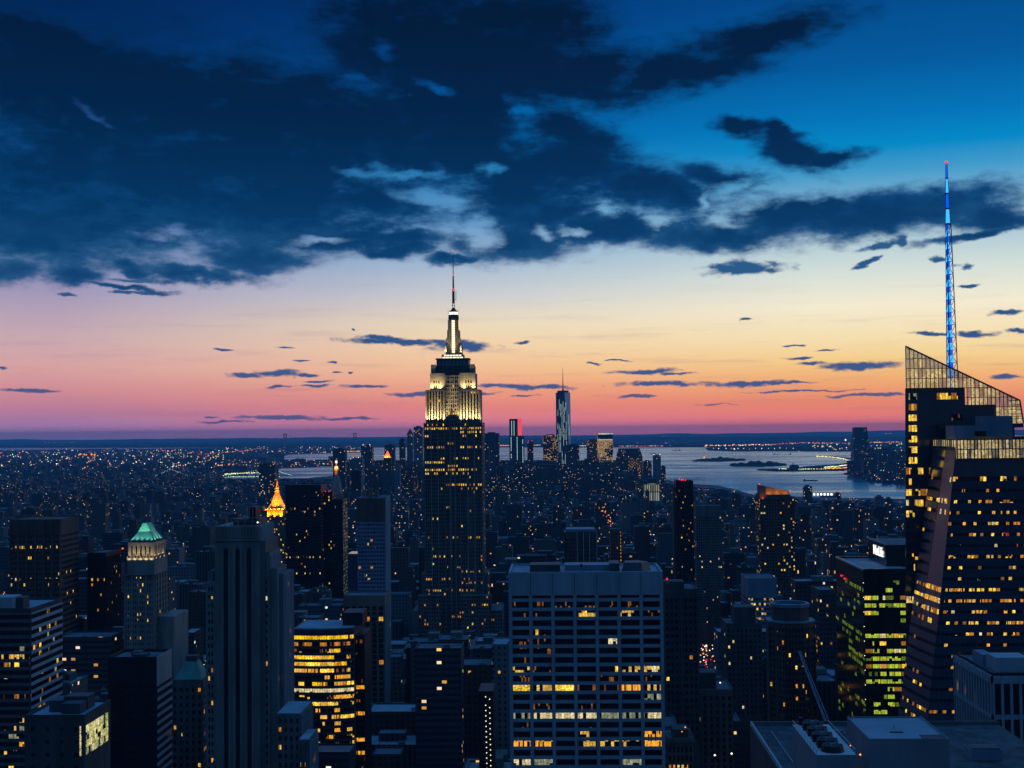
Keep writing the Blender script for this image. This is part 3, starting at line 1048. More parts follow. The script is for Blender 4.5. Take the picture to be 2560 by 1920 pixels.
# ------------------------------------------------------------------ glass tower with the slanted top and blue spire, right
def crystal_tower():
    YA, YB = 548.0, 515.0
    T = Thing('crystal_skyscraper', 'faceted glass tower with slanted lattice screen top and lit lower front block', 'skyscraper', (xat(2420, 1100, 530), 540))
    w = T.mb('wall')
    P = lambda px, py, Y: at(px, py, Y)
    # rear volume: leaning left edge, slanted screen
    zb = 0.0
    a0 = P(2252, 1900, YA)
    a0 = Vector((a0.x, YA, 0))
    tl, tr = P(2262.5, 866, YA), P(2548, 1001, YA)
    re = P(2566, 1200, YA)
    zscreen = P(2264, 971, YA).z
    sl = P(2263, 971, YA)
    dep = 34.0

    def left_x(z):
        t = (z - a0.z) / (tl.z - a0.z)
        return a0.x + (tl.x - a0.x) * t
    # body below the screen
    body = [(left_x(0), YA), (P(2575, 1400, YA).x, YA), (P(2575, 1400, YA).x, YA + dep), (left_x(0) + 1, YA + dep)]
    k = [Vector((left_x(0), YA, 0)), Vector((P(2580, 1900, YA).x, YA, 0)), Vector((P(2580, 1900, YA).x, YA + dep, 0)), Vector((left_x(0) * (YA + dep) / YA, YA + dep, 0))]
    t4 = [Vector((left_x(zscreen), YA, zscreen)), Vector((P(2412, 969, YA).x, YA, zscreen)), Vector((P(2412, 969, YA).x, YA + dep, zscreen)), Vector((left_x(zscreen) * (YA + dep) / YA, YA + dep, zscreen))]
    z2 = P(2412, 1012, YA).z
    z3 = P(2412, 1037, YA).z
    # three stepped solid blocks behind the screen
    w.hexa([k[0], Vector((t4[1].x, YA, 0)), Vector((t4[1].x, YA + dep, 0)), k[3], t4[0], t4[1], t4[2], t4[3]], 'glass_blue')
    w.box(t4[1].x + .01, P(2489, 1012, YA).x, YA + .0, YA + dep, 0, z2, 'glass_blue')
    w.box(P(2489, 1012, YA).x + .01, P(2536, 1064, YA).x, YA, YA + dep, 0, P(2500, 1064, YA).z, 'glass_blue')
    w.box(P(2536, 1064, YA).x + .01, P(2580, 1064, YA).x, YA, YA + dep, 0, P(2560, 1090, YA).z, 'glass_blue')
    # screen: translucent lit panels behind mullions, following the slanted edge; stands over front and sides
    scr = T.mb('screen')
    mul = T.mb('mullion')
    x_l, x_r = tl.x, tr.x
    nx = 28

    def top(xx):
        t = (xx - tl.x) / (tr.x - tl.x)
        return tl.z + (tr.z - tl.z) * t

    def low(xx):
        if xx < t4[1].x:
            return zscreen
        if xx < P(2489, 1012, YA).x:
            return z2
        return P(2500, 1064, YA).z
    rows = [zscreen + 4.05 * i for i in range(-8, 12)]
    for i in range(nx):
        xa, xb = x_l + (x_r - x_l) * i / nx, x_l + (x_r - x_l) * (i + 1) / nx
        lo = low((xa + xb) / 2)
        for zr in rows:
            za, zb_ = max(zr, lo), zr + 4.05
            if zb_ <= lo + .3 or za >= min(top(xa), top(xb)):
                continue
            ta, tb = min(zb_, top(xa)), min(zb_, top(xb))
            f = (za - lo) / max(1, top(xa) - lo)
            mt = 'w_screen' if (f < .42 or T.rnd.random() < .2) else 'w_screendim'
            if T.rnd.random() < .15:
                mt = 'w_screendim'
            scr.quad([(xa, YA - .6, za), (xb, YA - .6, za), (xb, YA - .6, tb), (xa, YA - .6, ta)], mt)
        mul.box(xa - .14, xa + .14, YA - .95, YA - .62, lo - .1, top(xa), 'dark_metal')
    for zr in rows:
        xe = x_l + (x_r - x_l) * min(1.0, max(0.0, (tl.z - zr) / (tl.z - tr.z)))
        xs = x_l if zr >= zscreen else (t4[1].x if zr >= z2 else P(2489, 1012, YA).x)
        if xe > xs + 1 and zr < tl.z and zr > P(2500, 1064, YA).z - 1:
            mul.box(xs, xe, YA - .80, YA - .61, zr - .13, zr + .13, 'dark_metal')
    mul.tube((x_l, YA - .8, tl.z), (x_r, YA - .8, tr.z), .35, .35, 'dark_metal', 4)
    pr2 = P(2557, 1057, YA)
    mul.tube((x_r, YA - .8, tr.z), (pr2.x, YA - .8, pr2.z), .35, .35, 'dark_metal', 4)
    for i in range(5):
        f0, f1 = i / 5, (i + 1) / 5
        z0_, z1_ = tr.z + (pr2.z - tr.z) * f0, tr.z + (pr2.z - tr.z) * f1
        scr.quad([(x_r - 4.6, YA - .6, z1_), (x_r + (pr2.x - x_r) * f1, YA - .6, z1_), (x_r + (pr2.x - x_r) * f0, YA - .6, z0_), (x_r - 4.6, YA - .6, z0_)], 'w_screen')
        mul.box(x_r - 4.6, x_r + (pr2.x - x_r) * f0, YA - .8, YA - .61, z0_ - .12, z0_ + .12, 'dark_metal')
    # left return of the screen, thin and slanting away
    kk = (YA + dep) / YA
    T.mb('side_screen').quad([(left_x(zscreen) * kk, YA + dep, zscreen), (left_x(zscreen) - .05, YA - .6, zscreen), (tl.x, YA - .6, tl.z), (tl.x * kk, YA + dep, tl.z - 12)], 'w_screendim')
    # windows of the rear volume, left strip
    fh = 26.3 / F_PX * YA
    F0z = zscreen - 1.2
    n = 34
    zl = F0z - n * fh
    rnd = T.rnd
    Fr = Face((left_x(zl) + .2, YA, zl), (P(2420, 1000, YA).x, YA, zl), (P(2420, 1000, YA).x, YA, F0z), (left_x(F0z) + .2, YA, F0z))
    nu = 22

    def litA(i, j):
        r = n - 1 - j
        if r <= 6:
            if 1 <= i <= 3:
                return 'w_pale' if r == 0 else 'w_amber'
            if 11 <= i <= 18 and r == 0:
                return 'w_amber'
            if r == 2 and 16 <= i <= 19:
                return 'w_dim'
            return 'none'
        p = {7: .7, 8: .15, 9: .8, 10: .25, 11: .5, 12: .2, 15: .4, 17: .2, 19: .3}.get(r, .09)
        return ('w_amber' if rnd.random() < .7 else 'w_half') if rnd.random() < p else None
    T.face_windows(Fr, nu, n, .9, .6, litA, off='glass_sheen')
    for r in range(7, n):
        w.panel(Fr, 0, 1, (n - 1 - r) / n - .0055, (n - 1 - r) / n + .0055, -.02, .1, 'band_blue')
    # front volume
    C1t, C0t = P(2391, 1107, YB), P(2334, 1087, YB + 30)
    Zt = C1t.z
    C0t.z = Zt
    C1b, C0b = P(2316, 1830, YB), P(2250, 1760, YB + 30)
    zbot = min(C1b.z, 60)
    kx = (C1b.x - C1t.x) / (C1b.z - C1t.z)
    C1b = Vector((C1t.x + kx * (zbot - Zt), YB, zbot))
    kx0 = (C0b.x - C0t.x) / (P(2250, 1760, YB + 30).z - Zt)
    C0b = Vector((C0t.x + kx0 * (zbot - Zt), YB + 30, zbot))
    XR = P(2600, 1107, YB).x
    RT, RBt = Vector((XR, YB, Zt)), Vector((XR, YB, zbot))
    w.quad([C1b, RBt, RT, C1t], 'glass_blue')
    # split of the chamfer: pale facet beside the corner
    zE = P(2361, 1147, YB).z
    Et = C1t.lerp(C0t, .42)
    Eb = C1b.lerp(C0b, .80)
    ns_ = 48
    for k_ in range(ns_):
        f0, f1 = k_ / ns_, (k_ + 1) / ns_
        w.quad([Eb.lerp(Et, f0), C1b.lerp(C1t, f0), C1b.lerp(C1t, f1), Eb.lerp(Et, f1)], 'glass_facet')
        w.quad([C0b.lerp(C0t, f0), Eb.lerp(Et, f0), Eb.lerp(Et, f1), C0b.lerp(C0t, f1)], 'glass_blue')
    w.quad([C0t, C1t, RT, Vector((XR, YB + 30, Zt))], 'tar_roof')
    w.quad([Vector((C0b.x, YB + 30, zbot)), Vector((C0t.x, YB + 30, Zt)), Vector((XR, YB + 30, Zt)), Vector((XR, YB + 30, zbot))], 'glass_blue')
    w.box(C0b.x, XR, YB + 5, YB + 30, 0, zbot, 'glass_blue')
    # top screen band of the front volume (lit)
    Zb2 = P(2391, 1147, YB).z
    Fb = Face((C1t.x, YB, Zb2), (XR, YB, Zb2), (XR, YB, Zt + 1.2), (C1t.x, YB, Zt + 1.2))
    nb_ = 24
    scr = T.mb('lower_screen')
    for (F, m_) in ((Fb, nb_), (Face(C0t + Vector((0, 0, Zb2 - Zt)), C1t + Vector((0, 0, Zb2 - Zt)), C1t + Vector((0, 0, 1.2)), C0t + Vector((0, 0, 1.2))), 12)):
        for i in range(m_):
            for j in range(2):
                scr.panel(F, i / m_, (i + 1) / m_, j / 2, (j + 1) / 2, .02, .22, 'w_screen' if rnd.random() < .85 else 'w_screendim')
            mul.panel(F, i / m_ - .004, i / m_ + .006, 0, 1.05, .23, .5, 'dark_metal')
        for j in range(3):
            mul.panel(F, 0, 1, j / 2 - .03, j / 2 + .02, .23, .4, 'dark_metal')
    # windows of the front volume
    fh = 27.0 / F_PX * YB
    nB = int((Zb2 - 2 - zbot) / fh)
    ztop = Zb2 - 6.0
    zl = ztop - nB * fh

    def edge(pt, pb, z_):
        t = (z_ - pb.z) / (pt.z - pb.z)
        return pb.lerp(pt, t)
    Fw = Face(edge(C1t, C1b, zl), (XR, YB, zl), (XR, YB, ztop), edge(C1t, C1b, ztop))
    pr = {0: .35, 1: .25, 2: .45, 3: .5, 4: .3, 5: .45, 6: .25, 7: .3, 8: .35, 9: .35, 10: .6, 11: .75, 12: .45, 13: .8, 14: .3, 15: .35, 16: .12, 17: .2, 18: .15, 19: .2, 20: .1, 21: .5, 22: .15, 23: .3}

    def litB(i, j):
        r = nB - 1 - j
        p = pr.get(r, .15)
        return rnd.choice(['w_amber', 'w_amber', 'w_busy', 'w_half', 'w_orange'] + (['w_red'] if 2 < r < 7 and i > 12 else ['w_amber'])) if rnd.random() < p else None
    for j in range(nB):
        v = j / nB
        w.panel(Fw, 0, 1, v - .0085, v + .0085, -.02, .15, 'band_blue')
    T.face_windows(Fw, 26, nB, .78, .55, litB)
    Fc = Face(edge(Et, Eb, zl), edge(C1t, C1b, zl), edge(C1t, C1b, ztop), edge(Et, Eb, ztop))
    Fd = Face(edge(C0t, C0b, zl), edge(Et, Eb, zl), edge(Et, Eb, ztop), edge(C0t, C0b, ztop))
    pc = {3: .5, 9: .0, 10: .85, 11: .9, 12: .6, 13: .35, 16: .2, 18: .3, 21: .7, 22: .5, 2: .6}
    T.face_windows(Fc, 8, nB, .8, .45, lambda i, j: ('w_amber' if rnd.random() < .8 else 'w_busy') if rnd.random() < pc.get(nB - 1 - j, .05) else ('none' if nB - 1 - j < 14 else None))
    T.face_windows(Fd, 6, nB, .8, .5, lambda i, j: 'w_amber' if rnd.random() < pc.get(nB - 1 - j, .08) * .8 else None)
    for j in range(nB):
        v = j / nB
        w.panel(Fd, 0, 1, v - .008, v + .008, -.02, .12, 'band_blue')
        if j < nB - 14:
            w.panel(Fc, 0, 1, v - .008, v + .008, -.02, .12, 'band_blue')
    # machine boxes between the two volumes
    g = T.mb('rooftop_unit')
    ym = YB + 8
    g.box(P(2386, 1064, ym).x, P(2470, 1064, ym).x, ym, ym + 12, Zt - .2, P(2386, 1064, ym).z, 'blue_metal')
    g.box(P(2464, 1040, ym).x, P(2535, 1040, ym).x, ym + 2, ym + 13, Zt - .2, P(2464, 1040, ym).z, 'blue_metal')
    g.box(P(2340, 1030, YA).x, P(2545, 1030, YA).x, YA - 6, YA - .98, P(2390, 1060, YA).z, P(2390, 1034, YA).z - 6, 'dark_metal')
    g.box(P(2437, 1078, ym).x, P(2465, 1078, ym).x, ym - .3, ym - .01, Zt, P(2437, 1078, ym).z, 'black_metal')
    g.box(P(2430, 1090, YB + 3).x, P(2520, 1090, YB + 3).x, YB + 2, YB + 4, Zt, P(2430, 1091, YB + 3).z, 'warm_stone')
    T.done(200, (P(2240, 1500, YB).x, XR + 20, YB - 5, YA + dep + 5), [(2235, 2600, 1900, YB)], ('the slanted glass tower', 2400, 1200))
    # spire, its own lattice mast rising through the roof
    Ys = 560.0
    S = Thing('spire', 'thin blue lit lattice spire rising from the slanted glass roof', 'spire', (P(2366, 925, Ys).x, Ys, 200))
    # it is part of the tower: parented below
    base, tip = P(2380, 970, Ys), P(2366, 408, Ys)
    xc = P(2378, 900, Ys).x
    lat, core, bl = S.mb('lattice'), S.mb('glowing_core'), S.mb('warning_light')
    zb_, z1_, zt_ = base.z, P(2370, 560, Ys).z, tip.z
    xt = tip.x
    half = lambda z_: max(.35, 2.35 * (1 - (z_ - zb_) / (z1_ - zb_)) + 1.1 * ((z_ - zb_) / (z1_ - zb_))) if z_ < z1_ else max(.3, 1.1 - .8 * (z_ - z1_) / (zt_ - z1_))
    xm = lambda z_: xc + (xt - xc) * (z_ - zb_) / (zt_ - zb_)
    segs = 13
    for k in range(segs):
        za, zb2 = zb_ + (z1_ - zb_) * k / segs, zb_ + (z1_ - zb_) * (k + 1) / segs
        ra, rb_ = half(za), half(zb2)
        ca, cb = [], []
        for a in range(3):
            t = math.radians(90 + 120 * a + 30)
            ca.append((xm(za) + ra * math.cos(t) * 1.15, Ys + ra * math.sin(t), za))
            cb.append((xm(zb2) + rb_ * math.cos(t) * 1.15, Ys + rb_ * math.sin(t), zb2))
        for a in range(3):
            lat.tube(ca[a], cb[a], .22, .22, 'blue_metal', 4)
            lat.tube(ca[a], cb[(a + 1) % 3], .14, .14, 'blue_metal', 4)
            lat.tube(ca[a], ca[(a + 1) % 3], .12, .12, 'blue_metal', 4)
        core.tube((xm(za) - .25, Ys, za), (xm(za) - .25, Ys, za + (zb2 - za) * .55), ra * .72, ra * .42, 'g_cyan', 6)
        core.tube((xm(za) - .25, Ys, za + (zb2 - za) * .57), (xm(zb2) - .25, Ys, zb2 - .1), ra * .5, ra * .5, 'g_deepblue', 6)
    for k in range(4):
        za, zb2 = z1_ + (zt_ - z1_) * k / 4, z1_ + (zt_ - z1_) * (k + 1) / 4
        core.tube((xm(za), Ys, za), (xm(zb2), Ys, zb2 - .3), half(za) * .8, half(zb2) * .7, 'g_deepblue' if k % 2 else 'g_cyan', 6)
        lat.cyl(xm(za), Ys, za - .3, za + .3, half(za), half(za), 'dark_metal', 6)
        lat.tube((xm(za) + half(za), Ys, za), (xm(zb2) + half(zb2), Ys, zb2), .12, .12, 'blue_metal', 4)
        lat.tube((xm(za) - half(za), Ys, za), (xm(zb2) - half(zb2), Ys, zb2), .12, .12, 'blue_metal', 4)
    bl.octa((xt, Ys, zt_ + .4), .7, 'g_red')
    S.done(0)
    S.root['label'], S.root['category']
    del S.root['label'], S.root['category']
    S.root.parent = T.root
    S.root.location = S.loc - T.loc


crystal_tower()


# ------------------------------------------------------------------ a general tower described by photo columns at its own distance
def tower(name, label, cat, px0, px1, pyt, Y, dep, mat='grey_stone', pitch=3.0, fh=3.6, wu=.5, wv=.5, p=.06, mats=('w_amber',), rows=None, side=None, sp=None,
          pier=None, band=None, roof='tar_roof', cap=60, margin=2.0, off='glass_dark', clear_to=None, says=None, parapet=1.0, pylo=1960, more=None, side_off=None, crown=0.0, smat=None):
    X0, X1 = xat(px0, pyt, Y), xat(px1, pyt, Y)
    Z = zat(pyt, (px0 + px1) / 2, Y)
    T = Thing(name, label, cat, ((X0 + X1) / 2, Y + dep / 2))
    w, rb = T.mb('wall'), T.mb('roof')
    T.tier(w, X0, X1, Y, Y + dep, 0, Z, mat, roof, parapet, rb)
    T.X0, T.X1, T.Y, T.dep, T.Z, T.w, T.rb = X0, X1, Y, dep, Z, w, rb
    zlo = max(2.0, zat(pylo, (px0 + px1) / 2, Y))
    n = max(1, int((Z - margin - zlo) / fh))
    z1 = Z - margin
    z0 = z1 - n * fh
    T.n, T.z0, T.z1, T.fh = n, z0, z1, fh
    F = front(X0 + .4, X1 - .4, Y, z0, z1)
    nu = max(2, round(F.w / pitch))
    T.nu = nu
    rw = {n - 1 - k: v for k, v in (rows or {}).items()}
    T.F = F
    if pitch < 90:
        T.face_windows(F, nu, n, wu, wv, plit(T.rnd, p, list(mats), rw), off=off)
        if pier:
            piers(w, F, max(1, nu // pier[0]), pier[1], pier[2], pier[3] if len(pier) > 3 else mat)
        if band:
            bands(w, F, n, band[0], band[1], band[2] if len(band) > 2 else mat)
    if side is None:
        side = 'R' if (px0 + px1) / 2 < 1400 else 'L'
    if side in 'RL':
        Fs = sideR(X1, Y + .4, Y + dep - .4, z0, z1) if side == 'R' else sideL(X0, Y + .4, Y + dep - .4, z0, z1)
        T.Fs = Fs
        ns = max(2, round(Fs.w / pitch))
        T.face_windows(Fs, ns, n, wu, wv, plit(T.rnd, p if sp is None else sp, list(mats)), off=side_off or off)
        if pier:
            piers(w, Fs, max(1, ns // pier[0]), pier[1], pier[2], smat or (pier[3] if len(pier) > 3 else mat))
        if band:
            bands(w, Fs, n, band[0], band[1], smat or (band[2] if len(band) > 2 else mat))
    if more:
        more(T)
    cl = [(min(px0, px1) - 4, max(px0, px1) + 4, clear_to, Y)] if clear_to else None
    T.done(cap, (X0 - 3, X1 + 3, Y - 3, Y + dep + 3), cl, (says, (px0 + px1) / 2, pyt + 40) if says else None)
    return T


def units(T, n=3, h=(2, 5), mat='dark_metal', tanks=0):
    g = T.mb('rooftop_unit')
    for _ in range(n):
        a, b = T.rnd.uniform(T.X0 + 3, T.X1 - 9), T.rnd.uniform(T.Y + 3, T.Y + T.dep - 9)
        ww, dd = T.rnd.uniform(4, 9), T.rnd.uniform(4, 9)
        z_ = T.Z + .13 + T.rnd.random() * .01
        g.box(a, min(a + ww, T.X1 - 1.2), b, min(b + dd, T.Y + T.dep - 1), z_, z_ + T.rnd.uniform(*h), mat)
        g = T.mb('rooftop_unit')
    for _ in range(tanks):
        tank(T.mb('water_tank'), T.rnd.uniform(T.X0 + 4, T.X1 - 4), T.rnd.uniform(T.Y + 4, T.Y + T.dep - 4), T.Z + .1)


# far left: office block with white striped flank
def m_striped(T):
    units(T, 1)
    g = T.mb('rooftop_unit')
    g.box(T.X0 - 3, xat(28, 1500, 545), 542 + 4, 542 + 14, T.Z + .1, T.Z + 5.5, 'pale_concrete')


tower('striped_office_building', 'office block with a pale roof and white striped flank at the left edge', 'office building', -70, 77, 1527, 545, 35, 'dark_stone', 2.2, 3.3, .9, .55, .10,
      ('w_soft', 'w_half', 'w_dim', 'w_amber', 'w_pale'), rows={3: .0, 0: 0, 1: 0, 2: 0, 4: .45, 5: .45, 6: .35, 10: .2, 13: .2, 14: .45, 15: .3, 17: .3, 19: .4, 20: .4}, band=(1.35, .3, 'grey_stone'), roof='pale_roof', cap=100,
      margin=1, clear_to=1900, says='the striped office block', smat='white_panel', sp=.13, more=m_striped)


def m_corner(T):
    F = sideR(T.X1, T.Y + 1, T.Y + T.dep - 3, T.Z - 12, T.Z - 2.5)
    F2 = front(T.X1 - 1.6, T.X1, T.Y, T.Z - 12, T.Z - 2.5)
    for i in range(8):
        for j in range(4):
            T.win.append((3, F, ((i + .06) / 8, (i + .94) / 8, (j + .06) / 4, (j + .94) / 4), .25, T.rnd.choice(['w_pale', 'w_lime', 'w_lime', 'w_white'])))
    for i in range(1):
        for j in range(4):
            T.win.append((3, F2, ((i + .06) / 3, (i + .94) / 3, (j + .06) / 4, (j + .94) / 4), .25, 'w_white' if i != 1 else 'w_amber'))
    units(T, 3)


tower('corner_lit_building', 'low dark block with a brightly lit glazed upper corner, bottom left', 'office building', 62, 212, 1795, 415, 24, 'dark_stone', 4.5, 4, .25, .3, .01, ('w_orange',), side_off='none',
      cap=100, roof='pale_roof', margin=1.5, clear_to=1960, says='the block with the lit glass corner', more=m_corner)


def m_brown(T):
    T.w.box(T.X0 + 1, T.X1 - 1, T.Y + 1, T.Y + T.dep - 1, T.Z, T.Z + .6, 'brown_brick')
    for k in range(7):
        c = T.X0 + (T.X1 - T.X0) * k / 6
        T.w.box(max(T.X0, c - .8), min(T.X1, c + .8), T.Y - .9, T.Y - .01, 0, T.Z + .4, 'brown_brick')


tower('brown_office_tower', 'dark brown office tower with one lit top floor, upper left of the striped block', 'office tower', 25, 152, 1302, 900, 34, 'brown_brick', 1.55, 3.7, .6, .5, .02, ('w_amber', 'w_dim', 'w_half'),
      rows={0: 0, 1: 0, 2: .85, 4: .2, 5: .05, 8: .45, 9: .4, 10: .1}, margin=9, cap=60, clear_to=1540, says='the brown office tower', more=m_brown)

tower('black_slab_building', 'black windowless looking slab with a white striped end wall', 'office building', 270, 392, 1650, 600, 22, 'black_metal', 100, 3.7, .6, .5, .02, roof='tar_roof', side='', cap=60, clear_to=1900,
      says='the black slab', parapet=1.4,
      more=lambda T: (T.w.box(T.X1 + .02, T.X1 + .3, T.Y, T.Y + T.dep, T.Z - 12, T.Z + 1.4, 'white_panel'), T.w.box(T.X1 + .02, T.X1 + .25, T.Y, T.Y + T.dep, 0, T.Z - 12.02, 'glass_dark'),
                      [T.w.box(T.X1 + .26, T.X1 + .6, T.Y, T.Y + T.dep, T.Z - 15 - 3.7 * k, T.Z - 13.6 - 3.7 * k, 'white_panel') for k in range(22)],
                      T.face_windows(front(T.X0 + 1, T.X1 - 1, T.Y, T.Z - 100, T.Z - 10), 12, 24, .8, .5, lambda i, j: 'w_amber' if (i, j) in ((9, 5), (9, 8), (9, 9)) else None), units(T, 2, (1, 2))))

# lone dark ribbed pair behind, between the brown tower and the green roofed tower
tower('twin_ribbed_building', 'dark ribbed tower with an orange lit upper row, beside the green roofed tower', 'office tower', 218, 265, 1385, 930, 32, 'black_metal', 2.2, 3.6, .5, .5, .03, ('w_orange', 'w_amber'),
      rows={4: .6}, pier=(1, .5, .4), side='R', cap=30, margin=2, clear_to=1490, says='the dark ribbed tower')


# green pyramid roofed tower
def green_tower():
    Y = 800.0
    x = lambda px, py=1400: xat(px, py, Y)
    z = lambda py, px=350: zat(py, px, Y)
    T = Thing('green_roofed_tower', 'stone tower with floodlit green copper roof and glowing cream top storeys', 'skyscraper', (x(350), Y + 18))
    w = T.mb('wall')
    rb = T.mb('roof')
    X0, X1, dep = x(310), x(386), 30
    zt = z(1440)
    w.box(X0, X1, Y, Y + dep, 0, zt, 'limestone')
    w.box(x(316), x(384), Y + 1.5, Y + dep - 1.5, zt, z(1397), 'limestone')
    cx0, cx1 = x(317), x(381)
    w.box(cx0, cx1, Y + 2.5, Y + dep - 3, z(1397), z(1357), 'limestone')
    w.box(x(315), x(385), Y + 1.0, Y + dep - 1, z(1398), z(1395), 'dark_stone')
    w.box(X0 - .4, X1 + .4, Y - .4, Y + dep + .4, zt - .6, zt + .5, 'dark_stone')
    for k in range(9):
        c = cx0 + (cx1 - cx0) * k / 8
        w.box(c - .4, c + .4, Y + 1.2, Y + 1.9, z(1395), z(1391), 'dark_stone')
    w.box(x(318.5), x(379), Y + 3.2, Y + dep - 4, z(1357), z(1353), 'dark_stone')
    zr0, zr1 = z(1352), z(1311)
    xm = (cx0 + cx1) / 2
    # steep hipped roof in two pitches with a short ridge
    q0 = [(cx0 + 1.2, Y + 4), (cx1 - .8, Y + 4), (cx1 - .8, Y + dep - 5), (cx0 + 1.2, Y + dep - 5)]
    rb.hexa([(a, b, zr0) for a, b in q0] + [(a * .55 + xm * .45, b * .55 + (Y + dep / 2) * .45, zr0 + (zr1 - zr0) * .5) for a, b in q0], 'copper')
    rb.hexa([(a * .55 + xm * .45, b * .55 + (Y + dep / 2) * .45, zr0 + (zr1 - zr0) * .5) for a, b in q0] + [(a * .2 + xm * .8, b * .45 + (Y + dep / 2) * .55, zr1) for a, b in q0], 'copper')
    F = front(cx0 + 1, cx1 - 1, Y + 2.5, z(1392), z(1362))
    T.face_windows(F, 5, 1, .3, .75, lambda i, j: None)
    Fs = sideR(cx1, Y + 4, Y + dep - 4, z(1392), z(1362))
    T.face_windows(Fs, 7, 1, .4, .75, lambda i, j: None)
    fh = 3.6
    n = int((zt - z(1700)) / fh)
    F = front(X0 + .5, X1 - .5, Y, zt - n * fh, zt)
    lits = {(n - 2, 5): 1, (n - 2, 7): 1, (n - 4, 1): 1, (n - 3, 5): 1, (n - 3, 6): 1, (n - 4, 9): 1, (n - 5, 9): 1, (n - 7, 5): 1, (n - 7, 6): 1, (n - 8, 5): 1, (n - 8, 9): 1, (n - 11, 2): 1, (n - 11, 5): 1, (n - 11, 6): 1, (n - 17, 1): 1, (n - 18, 9): 1, (n - 17, 5): 1}
    T.face_windows(F, 12, n, .42, .5, lambda i, j: 'w_amber' if (j, i) in lits else ('w_half' if T.rnd.random() < .02 else None))
    piers(w, F, 4, 1.2, .5, 'limestone')
    arch = T.mb('arched_window')
    xa = x(347.5)
    za = z(1446)
    n_ = 12
    pts = [(xa + 1.8 * math.cos(math.pi * k / n_), Y - .15, za + 1.9 * math.sin(math.pi * k / n_)) for k in range(n_ + 1)]
    arch.quad(list(reversed(pts)), 'w_white')
    Fs = sideR(X1, Y + 1, Y + dep - 1, zt - n * fh, zt)
    piers(w, Fs, 5, 1.5, .6, 'limestone')
    T.face_windows(Fs, 15, n, .45, .6, plit(T.rnd, .03, ['w_amber']))
    w.box(X1 + .01, x(427, 1700) , Y + 6, Y + dep + 8, 0, z(1545), 'limestone')
    T.done(80, (X0 - 3, x(427), Y - 3, Y + 42), [(305, 430, 1720, Y)], ('the green roofed tower', 350, 1450))
    for px in (322, 336, 350, 364, 377):
        spot(T, 'floodlight', (x(px), Y + 2.2, zr0 - .5), (x(px) * .7 + xm * .3, Y + 8, zr0 + 7), 4200, (190, 255, 225), 75, 1.0, .3)
    for b in (7, 14, 21):
        spot(T, 'floodlight', (cx1 + .9, Y + b, zr0 - .5), (xm + 2, Y + dep / 2, zr0 + 7), 3200, (190, 255, 225), 70, 1.0, .3)
    for px in (321, 335, 349, 363, 377):
        spot(T, 'floodlight', (x(px), Y - .6, z(1400)), (x(px), Y + 3.2, z(1384)), 1500, (255, 226, 160), 120, 1.0, .3)
    for b in (5, 13, 21):
        spot(T, 'floodlight', (cx1 + 2.4, Y + b, z(1400)), (cx1, Y + b, z(1380)), 1700, (255, 226, 160), 120, 1.0, .3)


green_tower()


# small tower with unlit verdigris pyramid
def m_verd(T):
    xm, ym = (T.X0 + T.X1) / 2, T.Y + T.dep / 2
    r = T.mb('pyramid_roof')
    zt = zat(1655, 475, T.Y)
    q0 = [(T.X0 + 1, T.Y + 1), (T.X1 - 1, T.Y + 1), (T.X1 - 1, T.Y + T.dep - 1), (T.X0 + 1, T.Y + T.dep - 1)]
    r.hexa([(a, b, T.Z + 1.02) for a, b in q0] + [(a * .35 + (xm + 1) * .65, b * .35 + ym * .65, zt) for a, b in q0], 'copper')
    r.box(xm - 2.2, xm + 3.5, ym - 3, ym + 3, zt + .01, zt + 2, 'dark_stone')


tower('verdigris_roofed_building', 'short stone tower under an unlit blue green hipped roof', 'tower', 428, 508, 1705, 650, 16, 'grey_stone', 3.2, 3.7, .4, .5, .12, ('w_amber', 'w_orange'), cap=40, margin=2, clear_to=1880,
      says='the blue green roofed tower', more=m_verd)


